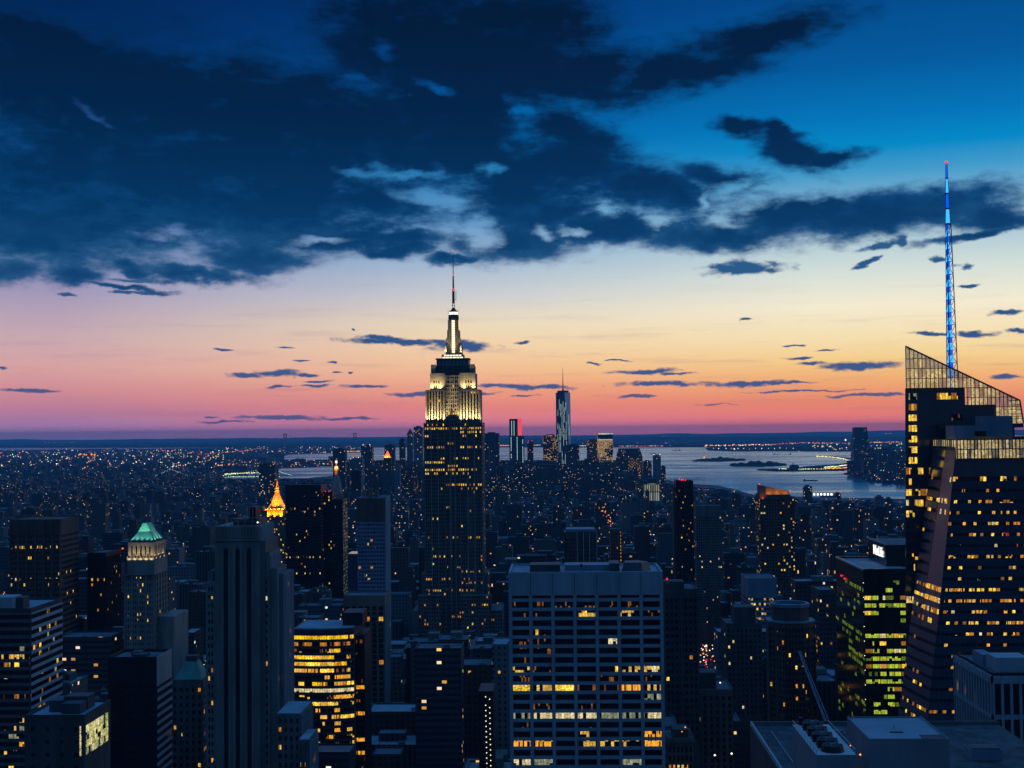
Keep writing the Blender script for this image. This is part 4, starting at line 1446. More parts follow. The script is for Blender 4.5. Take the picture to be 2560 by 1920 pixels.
# big art deco slab with black vertical stripes
def striped_tower():
    Y = 600.0
    x = lambda px, py=1500: xat(px, py, Y)
    z = lambda py, px=600: zat(py, px, Y)
    T = Thing('art_deco_tower', 'tall grey stone slab with three long black vertical stripes and stepped flanks', 'skyscraper', (x(600), Y + 16))
    w, rb, dk = T.mb('wall'), T.mb('roof'), T.mb('dark_stripe')
    dep = 30
    zt = z(1316)
    a, b = x(537), x(650)
    w.box(a, b, Y, Y + dep, 0, zt, 'mid_stone')
    w.box(a + .3, b + 2.4, Y + .6, Y + dep - 2, 0, z(1352), 'grey_stone')
    for k in range(15):
        c = a + .5 + (b - a - 1) * k / 14
        w.box(c - .18, c + .18, Y - .35, Y - .01, z(1346), zt + (.9 if k % 2 else .2), 'limestone')
    w.box(a - .3, b + .3, Y - .5, Y - .02, z(1352), z(1349), 'limestone')
    for px in (565, 594, 623):
        dk.box(x(px) - .9, x(px) + .9, Y - .12, Y - .005, 0, z(1374), 'black_metal')
        dk.prism([(x(px) - .75, Y - .12), (x(px) + .75, Y - .12), (x(px) + .75, Y - .005), (x(px) - .75, Y - .005)], z(1374), z(1368), 'black_metal', scale=.15)
        for s_ in (-1, 1):
            w.box(x(px) + s_ * 1.6 - .3, x(px) + s_ * 1.6 + .3, Y - .3, Y - .01, 0, z(1360), 'limestone')
    # flanks: (px0, px1, top, front offset, depth)
    W_ = [(513, 537, 1458, 1.0, 26), (512, 524, 1432, 6.0, 20), (650, 673, 1383, 1.0, 24), (673, 690, 1425, 2.0, 22), (690, 703, 1440, 5.0, 22)]
    for p0, p1, pt, off, dd in W_:
        w.box(x(p0) + (.01 if p0 > 600 else 0), x(p1) - .01, Y + off, Y + off + dd, 0, z(pt), 'mid_stone')
        rb.box(x(p0) + .3, x(p1) - .3, Y + off + .3, Y + off + dd - .3, z(pt), z(pt) + .3, 'tar_roof')
    fh = 3.72
    for p0, p1, pt, off in ((514, 536, 1462, 1.0), (651, 672, 1446, 1.0)):
        n = int((z(pt) - z(1960)) / fh)
        F = front(x(p0) + .6, x(p1) - .6, Y + off, z(pt) - n * fh, z(pt))
        T.face_windows(F, 2, n, .55, .5, lambda i, j: 'w_amber' if T.rnd.random() < .13 else None)
    F = front(x(651) + .6, x(672) - .6, Y + 1, z(1440), z(1395))
    T.face_windows(F, 1, 1, .3, .9, lambda i, j: None)
    F = front(x(516), x(534), Y + 1, z(1456) - 10, z(1456) - .5)
    for p0, pt, off, dd in ((703, 1440, 5.0, 22), (690, 1425, 2.0, 3)):
        n = int((z(pt) - z(1860)) / fh)
        Fs = sideR(x(p0), Y + off + .5, Y + off + dd - .5, z(pt) - n * fh, z(pt))
        k = 6 if dd > 10 else 1
        T.face_windows(Fs, k, n, .5, .5, plit(T.rnd, .02, ['w_amber']))
        piers(w, Fs, k, .9, .5, 'pale_concrete')
    Fs = sideR(x(650), Y + 2, Y + dep - 2, z(1383), zt - .5)
    piers(w, Fs, 8, 1.0, .5, 'pale_concrete')
    Fs = sideR(x(673), Y + 2, Y + 24, z(1425), z(1390))
    piers(w, Fs, 6, 1.0, .5, 'pale_concrete')
    # lower annexes at the right
    for p0, p1, pt, yo, dd in ((690, 753, 1785, -30, 26), (745, 773, 1850, -40, 20)):
        yy = Y + yo
        w.box(xat(p0, pt, yy), xat(p1, pt, yy), yy, yy + dd, 0, zat(pt, p0, yy), 'grey_stone')
        rb.box(xat(p0, pt, yy) + .4, xat(p1, pt, yy) - .4, yy + .4, yy + dd - .4, zat(pt, p0, yy), zat(pt, p0, yy) + .3, 'pale_roof')
        F = front(xat(p0, pt, yy) + .5, xat(p1, pt, yy) - .5, yy, zat(1990, p0, yy), zat(pt, p0, yy) - 1)
        T.face_windows(F, 4, max(1, int(F.h / 3.7)), .4, .5, plit(T.rnd, .12, ['w_orange', 'w_amber']))
        piers(w, F, 2, 1.2, .4, 'grey_stone')
        Fs = sideR(xat(p1, pt, yy), yy + .5, yy + dd - .5, zat(1990, p0, yy), zat(pt, p0, yy) - 1)
        T.face_windows(Fs, 6, max(1, int(Fs.h / 3.7)), .5, .6, plit(T.rnd, .15, ['w_pale', 'w_amber']))
        piers(w, Fs, 6, .8, .4, 'pale_concrete')
    # rooftop plant, rails and mast
    g = T.mb('rooftop_unit')
    g.box(x(575), x(640), Y + 6, Y + 22, zt + .02, z(1300), 'dark_metal')
    g.box(x(612), x(630), Y + 8, Y + 18, z(1300), z(1270), 'black_metal')
    r = T.mb('railing')
    for px in (572, 590, 608, 626, 645):
        r.box(x(px) - .12, x(px) + .12, Y + 4, Y + 4.2, zt, z(1296), 'steel')
    r.box(x(572), x(645), Y + 4, Y + 4.2, z(1297), z(1295.5), 'steel')
    r.box(x(572), x(645), Y + 4, Y + 4.2, z(1305), z(1304), 'steel')
    r.tube((x(618), Y + 5, z(1296)), (x(618), Y + 5, z(1268)), .2, .2, 'steel', 6)
    r.tube((x(626), Y + 5, z(1296)), (x(626), Y + 5, z(1262)), .15, .15, 'steel', 6)
    lm = T.mb('lamp')
    lm.octa((x(646), Y - 1, z(1306)), .45, 'g_white')
    T.done(90, (x(510), x(775), Y - 42, Y + dep + 4), [(508, 706, 1900, Y), (690, 775, 1960, Y - 30)], ('the black striped stone slab', 600, 1500))


striped_tower()


# golden pyramid tower
def gold_tower():
    Y = 2150.0
    x = lambda px, py=1280: xat(px, py, Y)
    z = lambda py, px=688: zat(py, px, Y)
    T = Thing('gold_pyramid_tower', 'tower topped by a glowing orange gold pyramid spire', 'skyscraper', (x(688), Y + 22))
    w, g = T.mb('wall'), T.mb('pyramid')
    xc, yc = x(686), Y + 22
    w.box(x(661), x(717), Y, Y + 40, 0, z(1290), 'grey_stone')
    w.box(x(717) + .02, x(722), Y + 2, Y + 60, 0, z(1287), 'limestone')
    w.box(x(655), x(722), Y - 10, Y - .02, 0, z(1398), 'grey_stone')
    w.box(x(715), x(752), Y - 14, Y + 20, 0, z(1335), 'grey_stone')
    w.box(x(752) + .02, x(755), Y - 14, Y + 30, 0, z(1335), 'limestone')
    ar = T.mb('arcade')
    ar.box(x(668), x(705), Y + 4, Y + 36, z(1290), z(1274), 'gold')
    for k in range(7):
        c = x(668) + (x(705) - x(668)) * k / 6
        ar.box(c - .8, c + .8, Y + 2.6, Y + 3.99, z(1290), z(1275), 'gold')
    for px in (659, 716):
        ar.cyl(x(px), Y + 3, z(1276), z(1271), 2.2, 2.2, 'gold', 8)
        ar.cyl(x(px), Y + 3, z(1271), z(1262), 2.2, .2, 'gold', 8)
    ar.box(x(660), x(714), Y + 1, Y + 38, z(1275), z(1272.5), 'gold')
    zb, zt = z(1272.5), z(1232)
    hw0, hw1 = (x(709) - x(665)) / 2, 3.4
    n = 8
    oc = lambda r: [(xc + r * math.cos(math.radians(22.5 + 45 * k)), yc + r * math.sin(math.radians(22.5 + 45 * k))) for k in range(n)]
    g.prism(oc(hw0 * 1.08), zb, zb + (zt - zb) * .35, 'gold', scale=.64)
    g.prism(oc(hw0 * 1.08 * .64), zb + (zt - zb) * .35, zt, 'gold', scale=hw1 / (hw0 * 1.08 * .64))
    sp = T.mb('spire')
    sp.prism(oc(4.2), zt, zt + 3, 'gold')
    sp.prism(oc(2.6), zt + 3, z(1222), 'gold')
    sp.prism(oc(3.2), z(1222), z(1220), 'gold')
    sp.prism(oc(2.0), z(1220), z(1213), 'gold', scale=.8)
    sp.prism(oc(1.7), z(1213), z(1197), 'gold', scale=.08)
    F = front(x(661) + 1, x(717) - 1, Y, z(1398), z(1294))
    T.face_windows(F, 10, 16, .45, .5, plit(T.rnd, .12, ['w_amber'], {13: .5, 10: .4, 3: .6, 2: .5, 8: .3}))
    F = front(x(716), x(751), Y - 14, z(1470), z(1339))
    T.face_windows(F, 8, 20, .45, .5, plit(T.rnd, .15, ['w_amber', 'w_white', 'w_dim'], {8: .5, 4: .6, 5: .4}))
    F = front(x(656), x(714), Y - 10, z(1470), z(1400))
    T.face_windows(F, 12, 11, .45, .5, plit(T.rnd, .1, ['w_amber']))
    lm = T.mb('lamp')
    for px, py in ((652, 1288), (661, 1294), (717, 1286), (706, 1290)):
        lm.octa((x(px, py), Y - 1, z(py)), 1.0, 'g_orange')
    T.done(80, (x(650), x(758), Y - 16, Y + 62), [(645, 760, 1470, Y)], ('the gold pyramid tower', 688, 1300))
    cols_ = (255, 150, 22)
    for px in (664, 675, 686, 697, 708):
        spot(T, 'floodlight', (x(px), Y - 3, zb - 2), (x(px) * .5 + xc * .5, yc - 8, zb + 14), 60000, cols_, 70, 1.0, .5)
    for px in (670, 686, 702):
        spot(T, 'floodlight', (x(px), Y - 2, z(1291)), (x(px), Y + 4, z(1283)), 20000, (255, 150, 30), 120, 1.0, .5)
    for s_ in (-1, 1):
        spot(T, 'floodlight', (xc + s_ * 24, yc - 6, zb - 1), (xc, yc - 2, zb + 16), 60000, cols_, 60, 1.0, .5)
        spot(T, 'floodlight', (xc + s_ * 5, yc - 9, zt - 2), (xc, yc, zt + 10), 14000, (255, 160, 30), 60, 1.0, .3)


gold_tower()

# dark big tower and its lower wing
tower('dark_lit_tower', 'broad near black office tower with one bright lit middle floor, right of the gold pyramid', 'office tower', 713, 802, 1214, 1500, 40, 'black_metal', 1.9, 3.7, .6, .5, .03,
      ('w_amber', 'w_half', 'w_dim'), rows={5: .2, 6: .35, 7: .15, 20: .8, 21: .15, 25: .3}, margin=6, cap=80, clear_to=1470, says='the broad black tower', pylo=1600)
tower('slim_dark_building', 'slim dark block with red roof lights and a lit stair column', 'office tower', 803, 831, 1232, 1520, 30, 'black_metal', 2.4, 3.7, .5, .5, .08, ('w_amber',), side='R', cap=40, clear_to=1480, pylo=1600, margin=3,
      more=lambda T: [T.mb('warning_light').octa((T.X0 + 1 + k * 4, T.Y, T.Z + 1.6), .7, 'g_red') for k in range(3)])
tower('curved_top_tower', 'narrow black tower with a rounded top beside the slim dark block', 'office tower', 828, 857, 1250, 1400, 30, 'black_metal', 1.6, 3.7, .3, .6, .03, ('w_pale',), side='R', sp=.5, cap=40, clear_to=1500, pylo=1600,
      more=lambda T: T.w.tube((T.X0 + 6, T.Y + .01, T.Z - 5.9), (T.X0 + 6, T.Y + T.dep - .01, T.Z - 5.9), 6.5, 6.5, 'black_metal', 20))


def lantern_tower():
    Y = 2250.0
    x = lambda px, py=1200: xat(px, py, Y)
    z = lambda py, px=838: zat(py, px, Y)
    T = Thing('lantern_tower', 'pale clock tower with a small glowing gold lantern on top', 'clock tower', (x(838), Y + 12))
    w, c = T.mb('wall'), T.mb('spire_roof')
    w.box(x(826), x(851), Y, Y + 24, 0, z(1232), 'limestone')
    xc, yc = x(838), Y + 12
    q = [(x(826), Y), (x(851), Y), (x(851), Y + 24), (x(826), Y + 24)]
    c.prism(q, z(1232), z(1190), 'limestone', scale=.42)
    l = T.mb('lantern')
    l.cyl(xc, yc, z(1190), z(1176), 3.2, 3.2, 'limestone', 8)
    l.cyl(xc, yc, z(1176), z(1172), 4.2, 4.2, 'gold', 8)
    l.cyl(xc, yc, z(1172), z(1166), 3.4, 2.4, 'g_warm', 8)
    l.cyl(xc, yc, z(1166), z(1158), 1.4, 1.2, 'gold', 8)
    l.cyl(xc, yc, z(1158), z(1152), 1.9, 1.7, 'g_cream', 8)
    l.cyl(xc, yc, z(1152), z(1145), 1.6, .1, 'gold', 8)
    F = front(x(827), x(850), Y, z(1480), z(1236))
    T.face_windows(F, 5, 44, .35, .45, plit(T.rnd, .1, ['w_amber', 'w_pale']))
    Fs = sideR(x(851), Y + 1, Y + 23, z(1480), z(1236))
    piers(w, Fs, 4, 1.0, .5, 'limestone')
    T.done(40, (x(824), x(853), Y - 3, Y + 27), [(820, 862, 1400, Y)], ('the gold lantern clock tower', 838, 1200))
    spot(T, 'floodlight', (xc - 4, Y - 6, z(1192)), (xc, yc, z(1172)), 26000, (255, 150, 30), 60, 1.0, .4)
    spot(T, 'floodlight', (xc + 4, Y - 6, z(1192)), (xc, yc, z(1160)), 26000, (255, 160, 40), 50, 1.0, .4)


lantern_tower()


# pale glassy tower, left of the floodlit tower
def m_pale(T):
    T.w.box(T.X0, T.X1, T.Y - .3, T.Y - .01, T.Z - 20, T.Z + .5, 'brown_brick')
    T.w.box(T.X0 - 9, T.X0 - .02, T.Y + 2, T.Y + 26, 0, zat(1385, 880, T.Y), 'glass_blue')
    for k in range(5):
        c = T.Y + 1.5 + (T.dep - 3) * k / 4
        T.w.box(T.X1 + .3, T.X1 + 1.2, c - .7, c + .7, 0, T.Z + 2, 'white_panel')
    T.w.box(T.X1 - 4, T.X1 + 1.3, T.Y + .01, T.Y + 2, T.Z + 1, T.Z + 3, 'white_panel')
    g = T.mb('rooftop_unit')
    g.box(T.X0 + 8, T.X0 + 12, T.Y + 8, T.Y + 14, T.Z + .2, T.Z + 9, 'warm_stone')
    g = T.mb('rooftop_unit')
    g.box(T.X0 + 14, T.X0 + 17, T.Y + 9, T.Y + 13, T.Z + .2, T.Z + 7, 'warm_stone')


pbr('pale_glass', (0.22, 0.26, 0.34), rough=.4, var=.1)
tower('pale_glass_tower', 'pale bluish panelled tower with a brown top and white ribbed edge', 'residential tower', 893, 963, 1247, 1150, 26, 'pale_glass', 2.6, 3.4, .8, .55, .06, ('w_half', 'w_orange', 'w_dim'), rows={}, margin=21,
      side='', off='glass_facet', cap=60, clear_to=1520, says='the pale panelled tower', pylo=1620, more=m_pale)
tower('rust_ribbed_tower', 'dark building with tall ribs glowing orange near the base, before the pale panelled tower', 'office building', 858, 962, 1492, 905, 24, 'warm_stone', 4.5, 3.7, .62, .75, .02, ('w_orange', 'w_amber'),
      rows={24: .3, 25: .3, 29: .35, 30: .35}, pier=(1, .9, .7), cap=60, clear_to=1780, says='the ribbed building with orange glow', pylo=1800, smat='pale_concrete', margin=6)


# yellow lit curved office building
def yellow_building():
    Y = 700.0
    x = lambda px, py=1650, yy=Y: xat(px, py, yy)
    z = lambda py, px=800: zat(py, px, Y)
    T = Thing('yellow_lit_building', 'curved office building with rows of glaring yellow ribbon windows', 'office building', (x(790), Y + 20))
    w, rb = T.mb('wall'), T.mb('roof')
    Z = z(1580)
    pts = [(x(730), Y + 1.6), (x(760), Y + .5), (x(800), Y - .2), (x(835), Y + .4), (x(865), Y + 2.2), (x(882), Y + 3.8), (x(882), Y + 34), (x(730), Y + 34)]
    w.prism(pts, 0, Z, 'dark_metal', top='tar_roof')
    w.prism([(p[0], p[1] - .35) for p in pts[:6]] + pts[6:], Z - .5, Z + 1.4, 'dark_metal')
    rb.prism([((p[0] - pts[0][0]) * .94 + pts[0][0] + 1.5, p[1] + 1.5 if k < 6 else p[1] - 1) for k, p in enumerate(pts)], Z + 1.41, Z + 1.7, 'pale_roof')
    g = T.mb('rooftop_unit')
    g.box(x(848), x(898), Y + 12, Y + 30, Z + 1.7, z(1540), 'black_metal')
    w.box(x(882) + .02, x(905), Y + 9, Y + 34, 0, Z - 3, 'black_metal')
    fh = 16.4 / F_PX * Y
    n = 25
    top = Z - 2.0
    rowp = {0: 1, 1: -1, 3: .8, 4: .85, 5: .8, 6: .3, 7: .6, 8: .95, 9: .35, 10: .45, 11: .3, 12: .35, 13: .15, 14: .08, 15: .15, 16: .1, 17: .5, 18: .85, 19: .2}
    left_bias = {3: (1, 1, .9, .5, .2), 4: (1, 1, 1, .3, .2), 5: (1, 1, 1, .8, .3), 9: (0, .1, .5, 1, .9), 12: (0, 0, .3, .9, .9), 17: (.1, .2, .7, .9, .5)}
    for r in range(n):
        zb, zt = top - (r + 1) * fh, top - r * fh
        for s_ in range(5):
            F = Face((pts[s_][0], pts[s_][1], zb), (pts[s_ + 1][0], pts[s_ + 1][1], zb), (pts[s_ + 1][0], pts[s_ + 1][1], zt), (pts[s_][0], pts[s_][1], zt))
            w.panel(F, 0, 1, 0, .42, -.1, .35, 'dark_metal')
            cuts = 2
            for c in range(cuts):
                p_ = rowp.get(r, .08)
                if r in left_bias:
                    p_ = left_bias[r][s_]
                if p_ < 0:
                    mt = 'w_dim' if c else 'w_orange'
                elif r == 0:
                    mt = 'w_gold'
                elif T.rnd.random() < p_:
                    mt = 'w_white' if r == 8 else T.rnd.choice(['w_gold', 'w_amber', 'w_busy', 'w_warm'])
                else:
                    mt = T.rnd.choice([None, None, 'w_dim', 'w_half'] if r < 20 else [None])
                T.win.append((2 if mt == 'w_gold' else (1 if mt else 0), F, (c / cuts + .012, (c + 1) / cuts - .012, .44, .98), .12, mt or 'glass_dark'))
        F = front(x(883), x(905), Y + 9, zb, zt)
        if r > 0:
            T.win.append((1, F, (.05, .95, .44, .98), .1, 'w_busy' if r in (8, 12, 16, 18) else ('w_dim' if T.rnd.random() < .5 else 'glass_dark')))
    T.done(140, (x(728), x(907), Y - 3, Y + 37), [(726, 908, 1880, Y - 4)], ('the yellow lit curved building', 800, 1700))


yellow_building()


# ------------------------------------------------------------------ right of centre
tower('dark_ribbed_building', 'dark building with thin pale ribs close against the right side of the grid office slab', 'office building', 1659, 1745, 1477, 690, 30, 'dark_stone', 2.4, 3.7, .6, .5, .035, ('w_amber', 'w_orange', 'w_half'),
      pier=(3, .5, .6, 'grey_stone'), side='', cap=50, margin=3, clear_to=1800, says='the dark ribbed block', pylo=1850,
      more=lambda T: (T.w.box(T.X0 + .5, T.X0 + 11, T.Y + 3, T.Y + 15, T.Z + .15, T.Z + 4.4, 'dark_stone'), T.mb('warning_light').octa((T.X0 + 2, T.Y + 2, T.Z + 6), .6, 'g_red')))
tower('white_ribbed_tower', 'squat dark tower with four thin white vertical ribs behind the grid office slab', 'office tower', 1409, 1493, 1332, 1200, 34, 'dark_stone', 3.2, 3.7, .5, .4, .0, ('w_amber',), rows={17: .8}, side='L',
      cap=30, margin=4, clear_to=1440, says='the white ribbed tower', pylo=1500, roof='blue_metal',
      more=lambda T: ([T.w.box(xat(px, 1380, T.Y) - .25, xat(px, 1380, T.Y) + .25, T.Y - .9, T.Y - .01, 0, T.Z + .6, 'white_panel') for px in (1443, 1459, 1474, 1492)],
                      T.w.box(T.X0 + 2, T.X1 - 2, T.Y + 3, T.Y + 30, T.Z + .15, T.Z + 3, 'blue_metal')))
tower('dotted_edge_building', 'dark building with one bright dotted line of corner windows', 'office building', 1526, 1553, 1325, 1250, 26, 'brown_brick', 2.4, 3.3, .45, .5, .06, ('w_orange', 'w_half'), side='R', cap=40, pylo=1450, clear_to=1430,
      more=lambda T: [T.win.append((2, front(T.X1 - 1, T.X1 - .3, T.Y, T.Z - 3 - 3.3 * k, T.Z - 1.4 - 3.3 * k), (0, 1, 0, 1), .2, 'w_orange')) for k in range(24)])


# orange crowned residential tower
def m_orange(T):
    za, zb = zat(1213, 1900, T.Y), zat(1229, 1978, T.Y)
    c = T.mb('crown')
    a, b = T.X0, xat(1976, 1228, T.Y)
    # sloping screen wall with a lit niche
    c.hexa([(a, T.Y, T.Z + .02), (xat(1914, 1228, T.Y), T.Y, T.Z + .02), (xat(1914, 1228, T.Y), T.Y + 16, T.Z + .02), (a, T.Y + 16, T.Z + .02),
            (a, T.Y, za), (xat(1914, 1216, T.Y), T.Y, za - 1), (xat(1914, 1216, T.Y), T.Y + 16, za - 1), (a, T.Y + 16, za)], 'warm_stone')
    x1_ = xat(1914, 1216, T.Y)
    c.hexa([(x1_ + .01, T.Y + 6, T.Z + .02), (b, T.Y + 6, T.Z + .02), (b, T.Y + 16, T.Z + .02), (x1_ + .01, T.Y + 16, T.Z + .02),
            (x1_ + .01, T.Y + 6, za - 1), (b, T.Y + 6, zb), (b, T.Y + 16, zb), (x1_ + .01, T.Y + 16, za - 1)], 'warm_stone')
    for px in (1899, 1975):
        T.mb('warning_light').octa((xat(px, 1210, T.Y), T.Y + 1, (za if px < 1910 else zb) + 1), .7, 'g_red')
    T.w.box(T.X1 + .02, T.X1 + 4.6, T.Y + 5, T.Y + 26, 0, T.Z - 2, 'brown_brick')
    F = front(T.X1 + .4, T.X1 + 4.4, T.Y + 5, T.z0, T.z1)
    T.face_windows(F, 2, T.n, .6, .5, plit(T.rnd, .3, ['w_amber', 'w_half']))
    for px in (1925, 1945, 1965):
        spot(T, 'floodlight', (xat(px, 1236, T.Y), T.Y + 1.5, T.Z + .8), (xat(px, 1236, T.Y), T.Y + 6, T.Z + 3.5), 2200, (255, 160, 40), 130, 1.0, .3)
    spot(T, 'floodlight', (xat(1906, 1236, T.Y), T.Y - 1.5, T.Z - 4), (xat(1906, 1236, T.Y), T.Y, T.Z + 3), 1500, (255, 120, 20), 120, 1.0, .3)


tower('orange_crowned_tower', 'dark apartment tower with a slanted crown lit orange from inside', 'apartment tower', 1899, 1976, 1239, 1300, 28, 'brown_brick', 2.6, 3.1, .5, .5, .17, ('w_amber', 'w_amber', 'w_half', 'w_white', 'w_dim'),
      rows={0: 0, 1: .1}, side='L', cap=90, margin=3, clear_to=1500, says='the orange crowned tower', pylo=1560, more=m_orange)
tower('red_light_tower', 'slender near black tower with a cluster of red lights on its roof', 'apartment tower', 1690, 1733, 1204, 1450, 26, 'black_metal', 2.0, 3.2, .5, .5, .06, ('w_amber', 'w_orange', 'w_dim'), side='L', cap=60,
      clear_to=1450, says='the red lit tower', pylo=1560,
      more=lambda T: ([T.mb('warning_light').octa((xat(px, 1198, T.Y), T.Y + 2, T.Z + dz), .9, 'g_red') for px, dz in ((1699, 2.5), (1704, 1.5), (1708, 2), (1714, 1.2))],
                      T.w.box(T.X0 - 3, T.X0 - .02, T.Y + 3, T.Y + 20, 0, T.Z - 6, 'dark_stone')))
tower('grey_topped_tower', 'broad dim tower with a plain pale grey top storey right of the red lit tower', 'office tower', 1739, 1804, 1266, 1600, 30, 'grey_stone', 2.6, 3.3, .5, .5, .03, ('w_amber', 'w_white'), rows={16: .15, 18: .3},
      side='L', cap=40, margin=12, clear_to=1440, says='the grey topped tower', pylo=1560)
tower('row_lit_building', 'bluish office block with a blank upper wall and broken rows of lit windows', 'office building', 1868, 1942, 1449, 1000, 36, 'blue_metal', 2.0, 3.6, .7, .45, .0, ('w_amber', 'w_half', 'w_amber'),
      rows={0: .4, 1: .6, 2: .6, 3: .55, 4: .6, 6: .2, 9: .3, 12: .3}, side='L', smat='white_panel', cap=70, margin=13, clear_to=1560, says='the blue block with lit rows', pylo=1640)


def octagon_tower():
    Y = 800.0
    z = lambda py: zat(py, 1984, Y)
    T = Thing('octagonal_tower', 'dark red brown octagonal tower with an open ring parapet on its roof', 'skyscraper', (xat(1985, 1600, Y), Y + 15))
    w = T.mb('wall')
    xc, yc = xat(1985, 1556, Y), Y + 14
    R_ = (xat(2043, 1556, Y) - xat(1927, 1556, Y)) / 2
    oc = lambda r: [(xc + r * math.cos(math.radians(22.5 + 45 * k)) / math.cos(math.radians(22.5)), yc + r * math.sin(math.radians(22.5 + 45 * k)) / math.cos(math.radians(22.5))) for k in range(8)]
    zt = z(1560)
    w.prism(oc(R_), 0, zt, 'brown_brick', top='tar_roof')
    l = T.mb('ledge')
    l.prism(oc(R_ + .5), zt + .01, zt + 1.0, 'blue_metal')
    r = T.mb('roof_ring')
    w.prism(oc(R_ * .78), zt + 1.01, z(1522), 'brown_brick', top='tar_roof')
    a, b = oc(R_ * .82), oc(R_ * .70)
    z1, z2 = z(1522) + .02, z(1514)
    for k in range(8):
        j = (k + 1) % 8
        r.hexa([(a[k][0], a[k][1], z1), (a[j][0], a[j][1], z1), (b[j][0], b[j][1], z1), (b[k][0], b[k][1], z1), (a[k][0], a[k][1], z2), (a[j][0], a[j][1], z2), (b[j][0], b[j][1], z2), (b[k][0], b[k][1], z2)], 'blue_metal')
    pts = oc(R_)
    n = 26
    fh = 3.7
    for k in (4, 5, 6):
        p, q_ = pts[k], pts[(k + 1) % 8]
        F = Face((p[0], p[1], zt - 2 - n * fh), (q_[0], q_[1], zt - 2 - n * fh), (q_[0], q_[1], zt - 2), (p[0], p[1], zt - 2))
        m = 6 if k == 5 else 5
        T.face_windows(F, m, n, .55, .6, plit(T.rnd, .05, ['w_amber', 'w_orange', 'w_dim']))
        piers(w, F, m // 2, .7, .5, 'brown_brick')
    T.done(60, (xc - R_, xc + R_, Y - 3, Y + 32), [(1920, 2050, 1840, Y)], ('the octagonal tower', 1985, 1600))


octagon_tower()
tower('stepped_dark_building', 'dark stepped masonry building left of the octagonal tower', 'office building', 1815, 1905, 1562, 880, 30, 'dark_stone', 3.0, 3.6, .4, .5, .03, ('w_amber', 'w_white'), rows={26: .3, 30: .4, 31: .2}, side='L', cap=30,
      clear_to=1780, pylo=1800, says='the stepped dark block', more=lambda T: (T.w.box(T.X0 + 6, T.X0 + 20, T.Y + 4, T.Y + 20, T.Z + .15, zat(1520, 1866, T.Y), 'dark_stone'),))
tower('ribbed_pale_building', 'pale ribbed masonry block with a narrow upper storey, bottom centre right', 'office building', 1721, 1833, 1728, 720, 30, 'warm_stone', 3.4, 3.7, .4, .6, .02, ('w_amber',), pier=(1, 1.0, .5), side='L', cap=20,
      clear_to=1930, says='the pale ribbed block', more=lambda T: (T.w.box(xat(1738, 1690, T.Y + 6), xat(1790, 1690, T.Y + 6), T.Y + 6, T.Y + 20, T.Z + .15, zat(1682, 1760, T.Y + 6), 'dark_stone'),
                                                                 T.mb('lamp').octa((xat(1800, 1706, T.Y), T.Y - .8, zat(1706, 1800, T.Y)), .45, 'g_white')))
tower('arcaded_building', 'small ornate stone building with a lit arched row under its cornice, beside the grid slab', 'building', 1667, 1734, 1850, 600, 20, 'warm_stone', 1.9, 4.2, .5, .65, .0, ('w_amber',), rows={2: .75, 4: .2}, side='', cap=30,
      margin=2, clear_to=1960, pylo=1990,
      more=lambda T: (T.w.box(T.X0 - .5, T.X1 + .5, T.Y - .6, T.Y - .01, T.Z - 1.4, T.Z + .2, 'warm_stone'), T.w.box(T.X0 + 3, T.X1 - 2, T.Y + 3, T.Y + 14, T.Z + .15, T.Z + 4, 'dark_stone'),
                      T.mb('lamp').octa((T.X0 + 8.5, T.Y + 1.5, T.Z + 5.4), .4, 'g_orange'), T.mb('lamp').octa((T.X0 + 7.0, T.Y + 1.5, T.Z + 3.4), .3, 'g_orange')))
tower('narrow_dark_building', 'narrow dark building squeezed between the octagonal tower and the green lit glass tower', 'office building', 2046, 2089, 1478, 1020, 30, 'dark_stone', 2.6, 3.6, .5, .5, .08, ('w_amber', 'w_orange', 'w_half'),
      side='L', cap=30, clear_to=1680, pylo=1720)


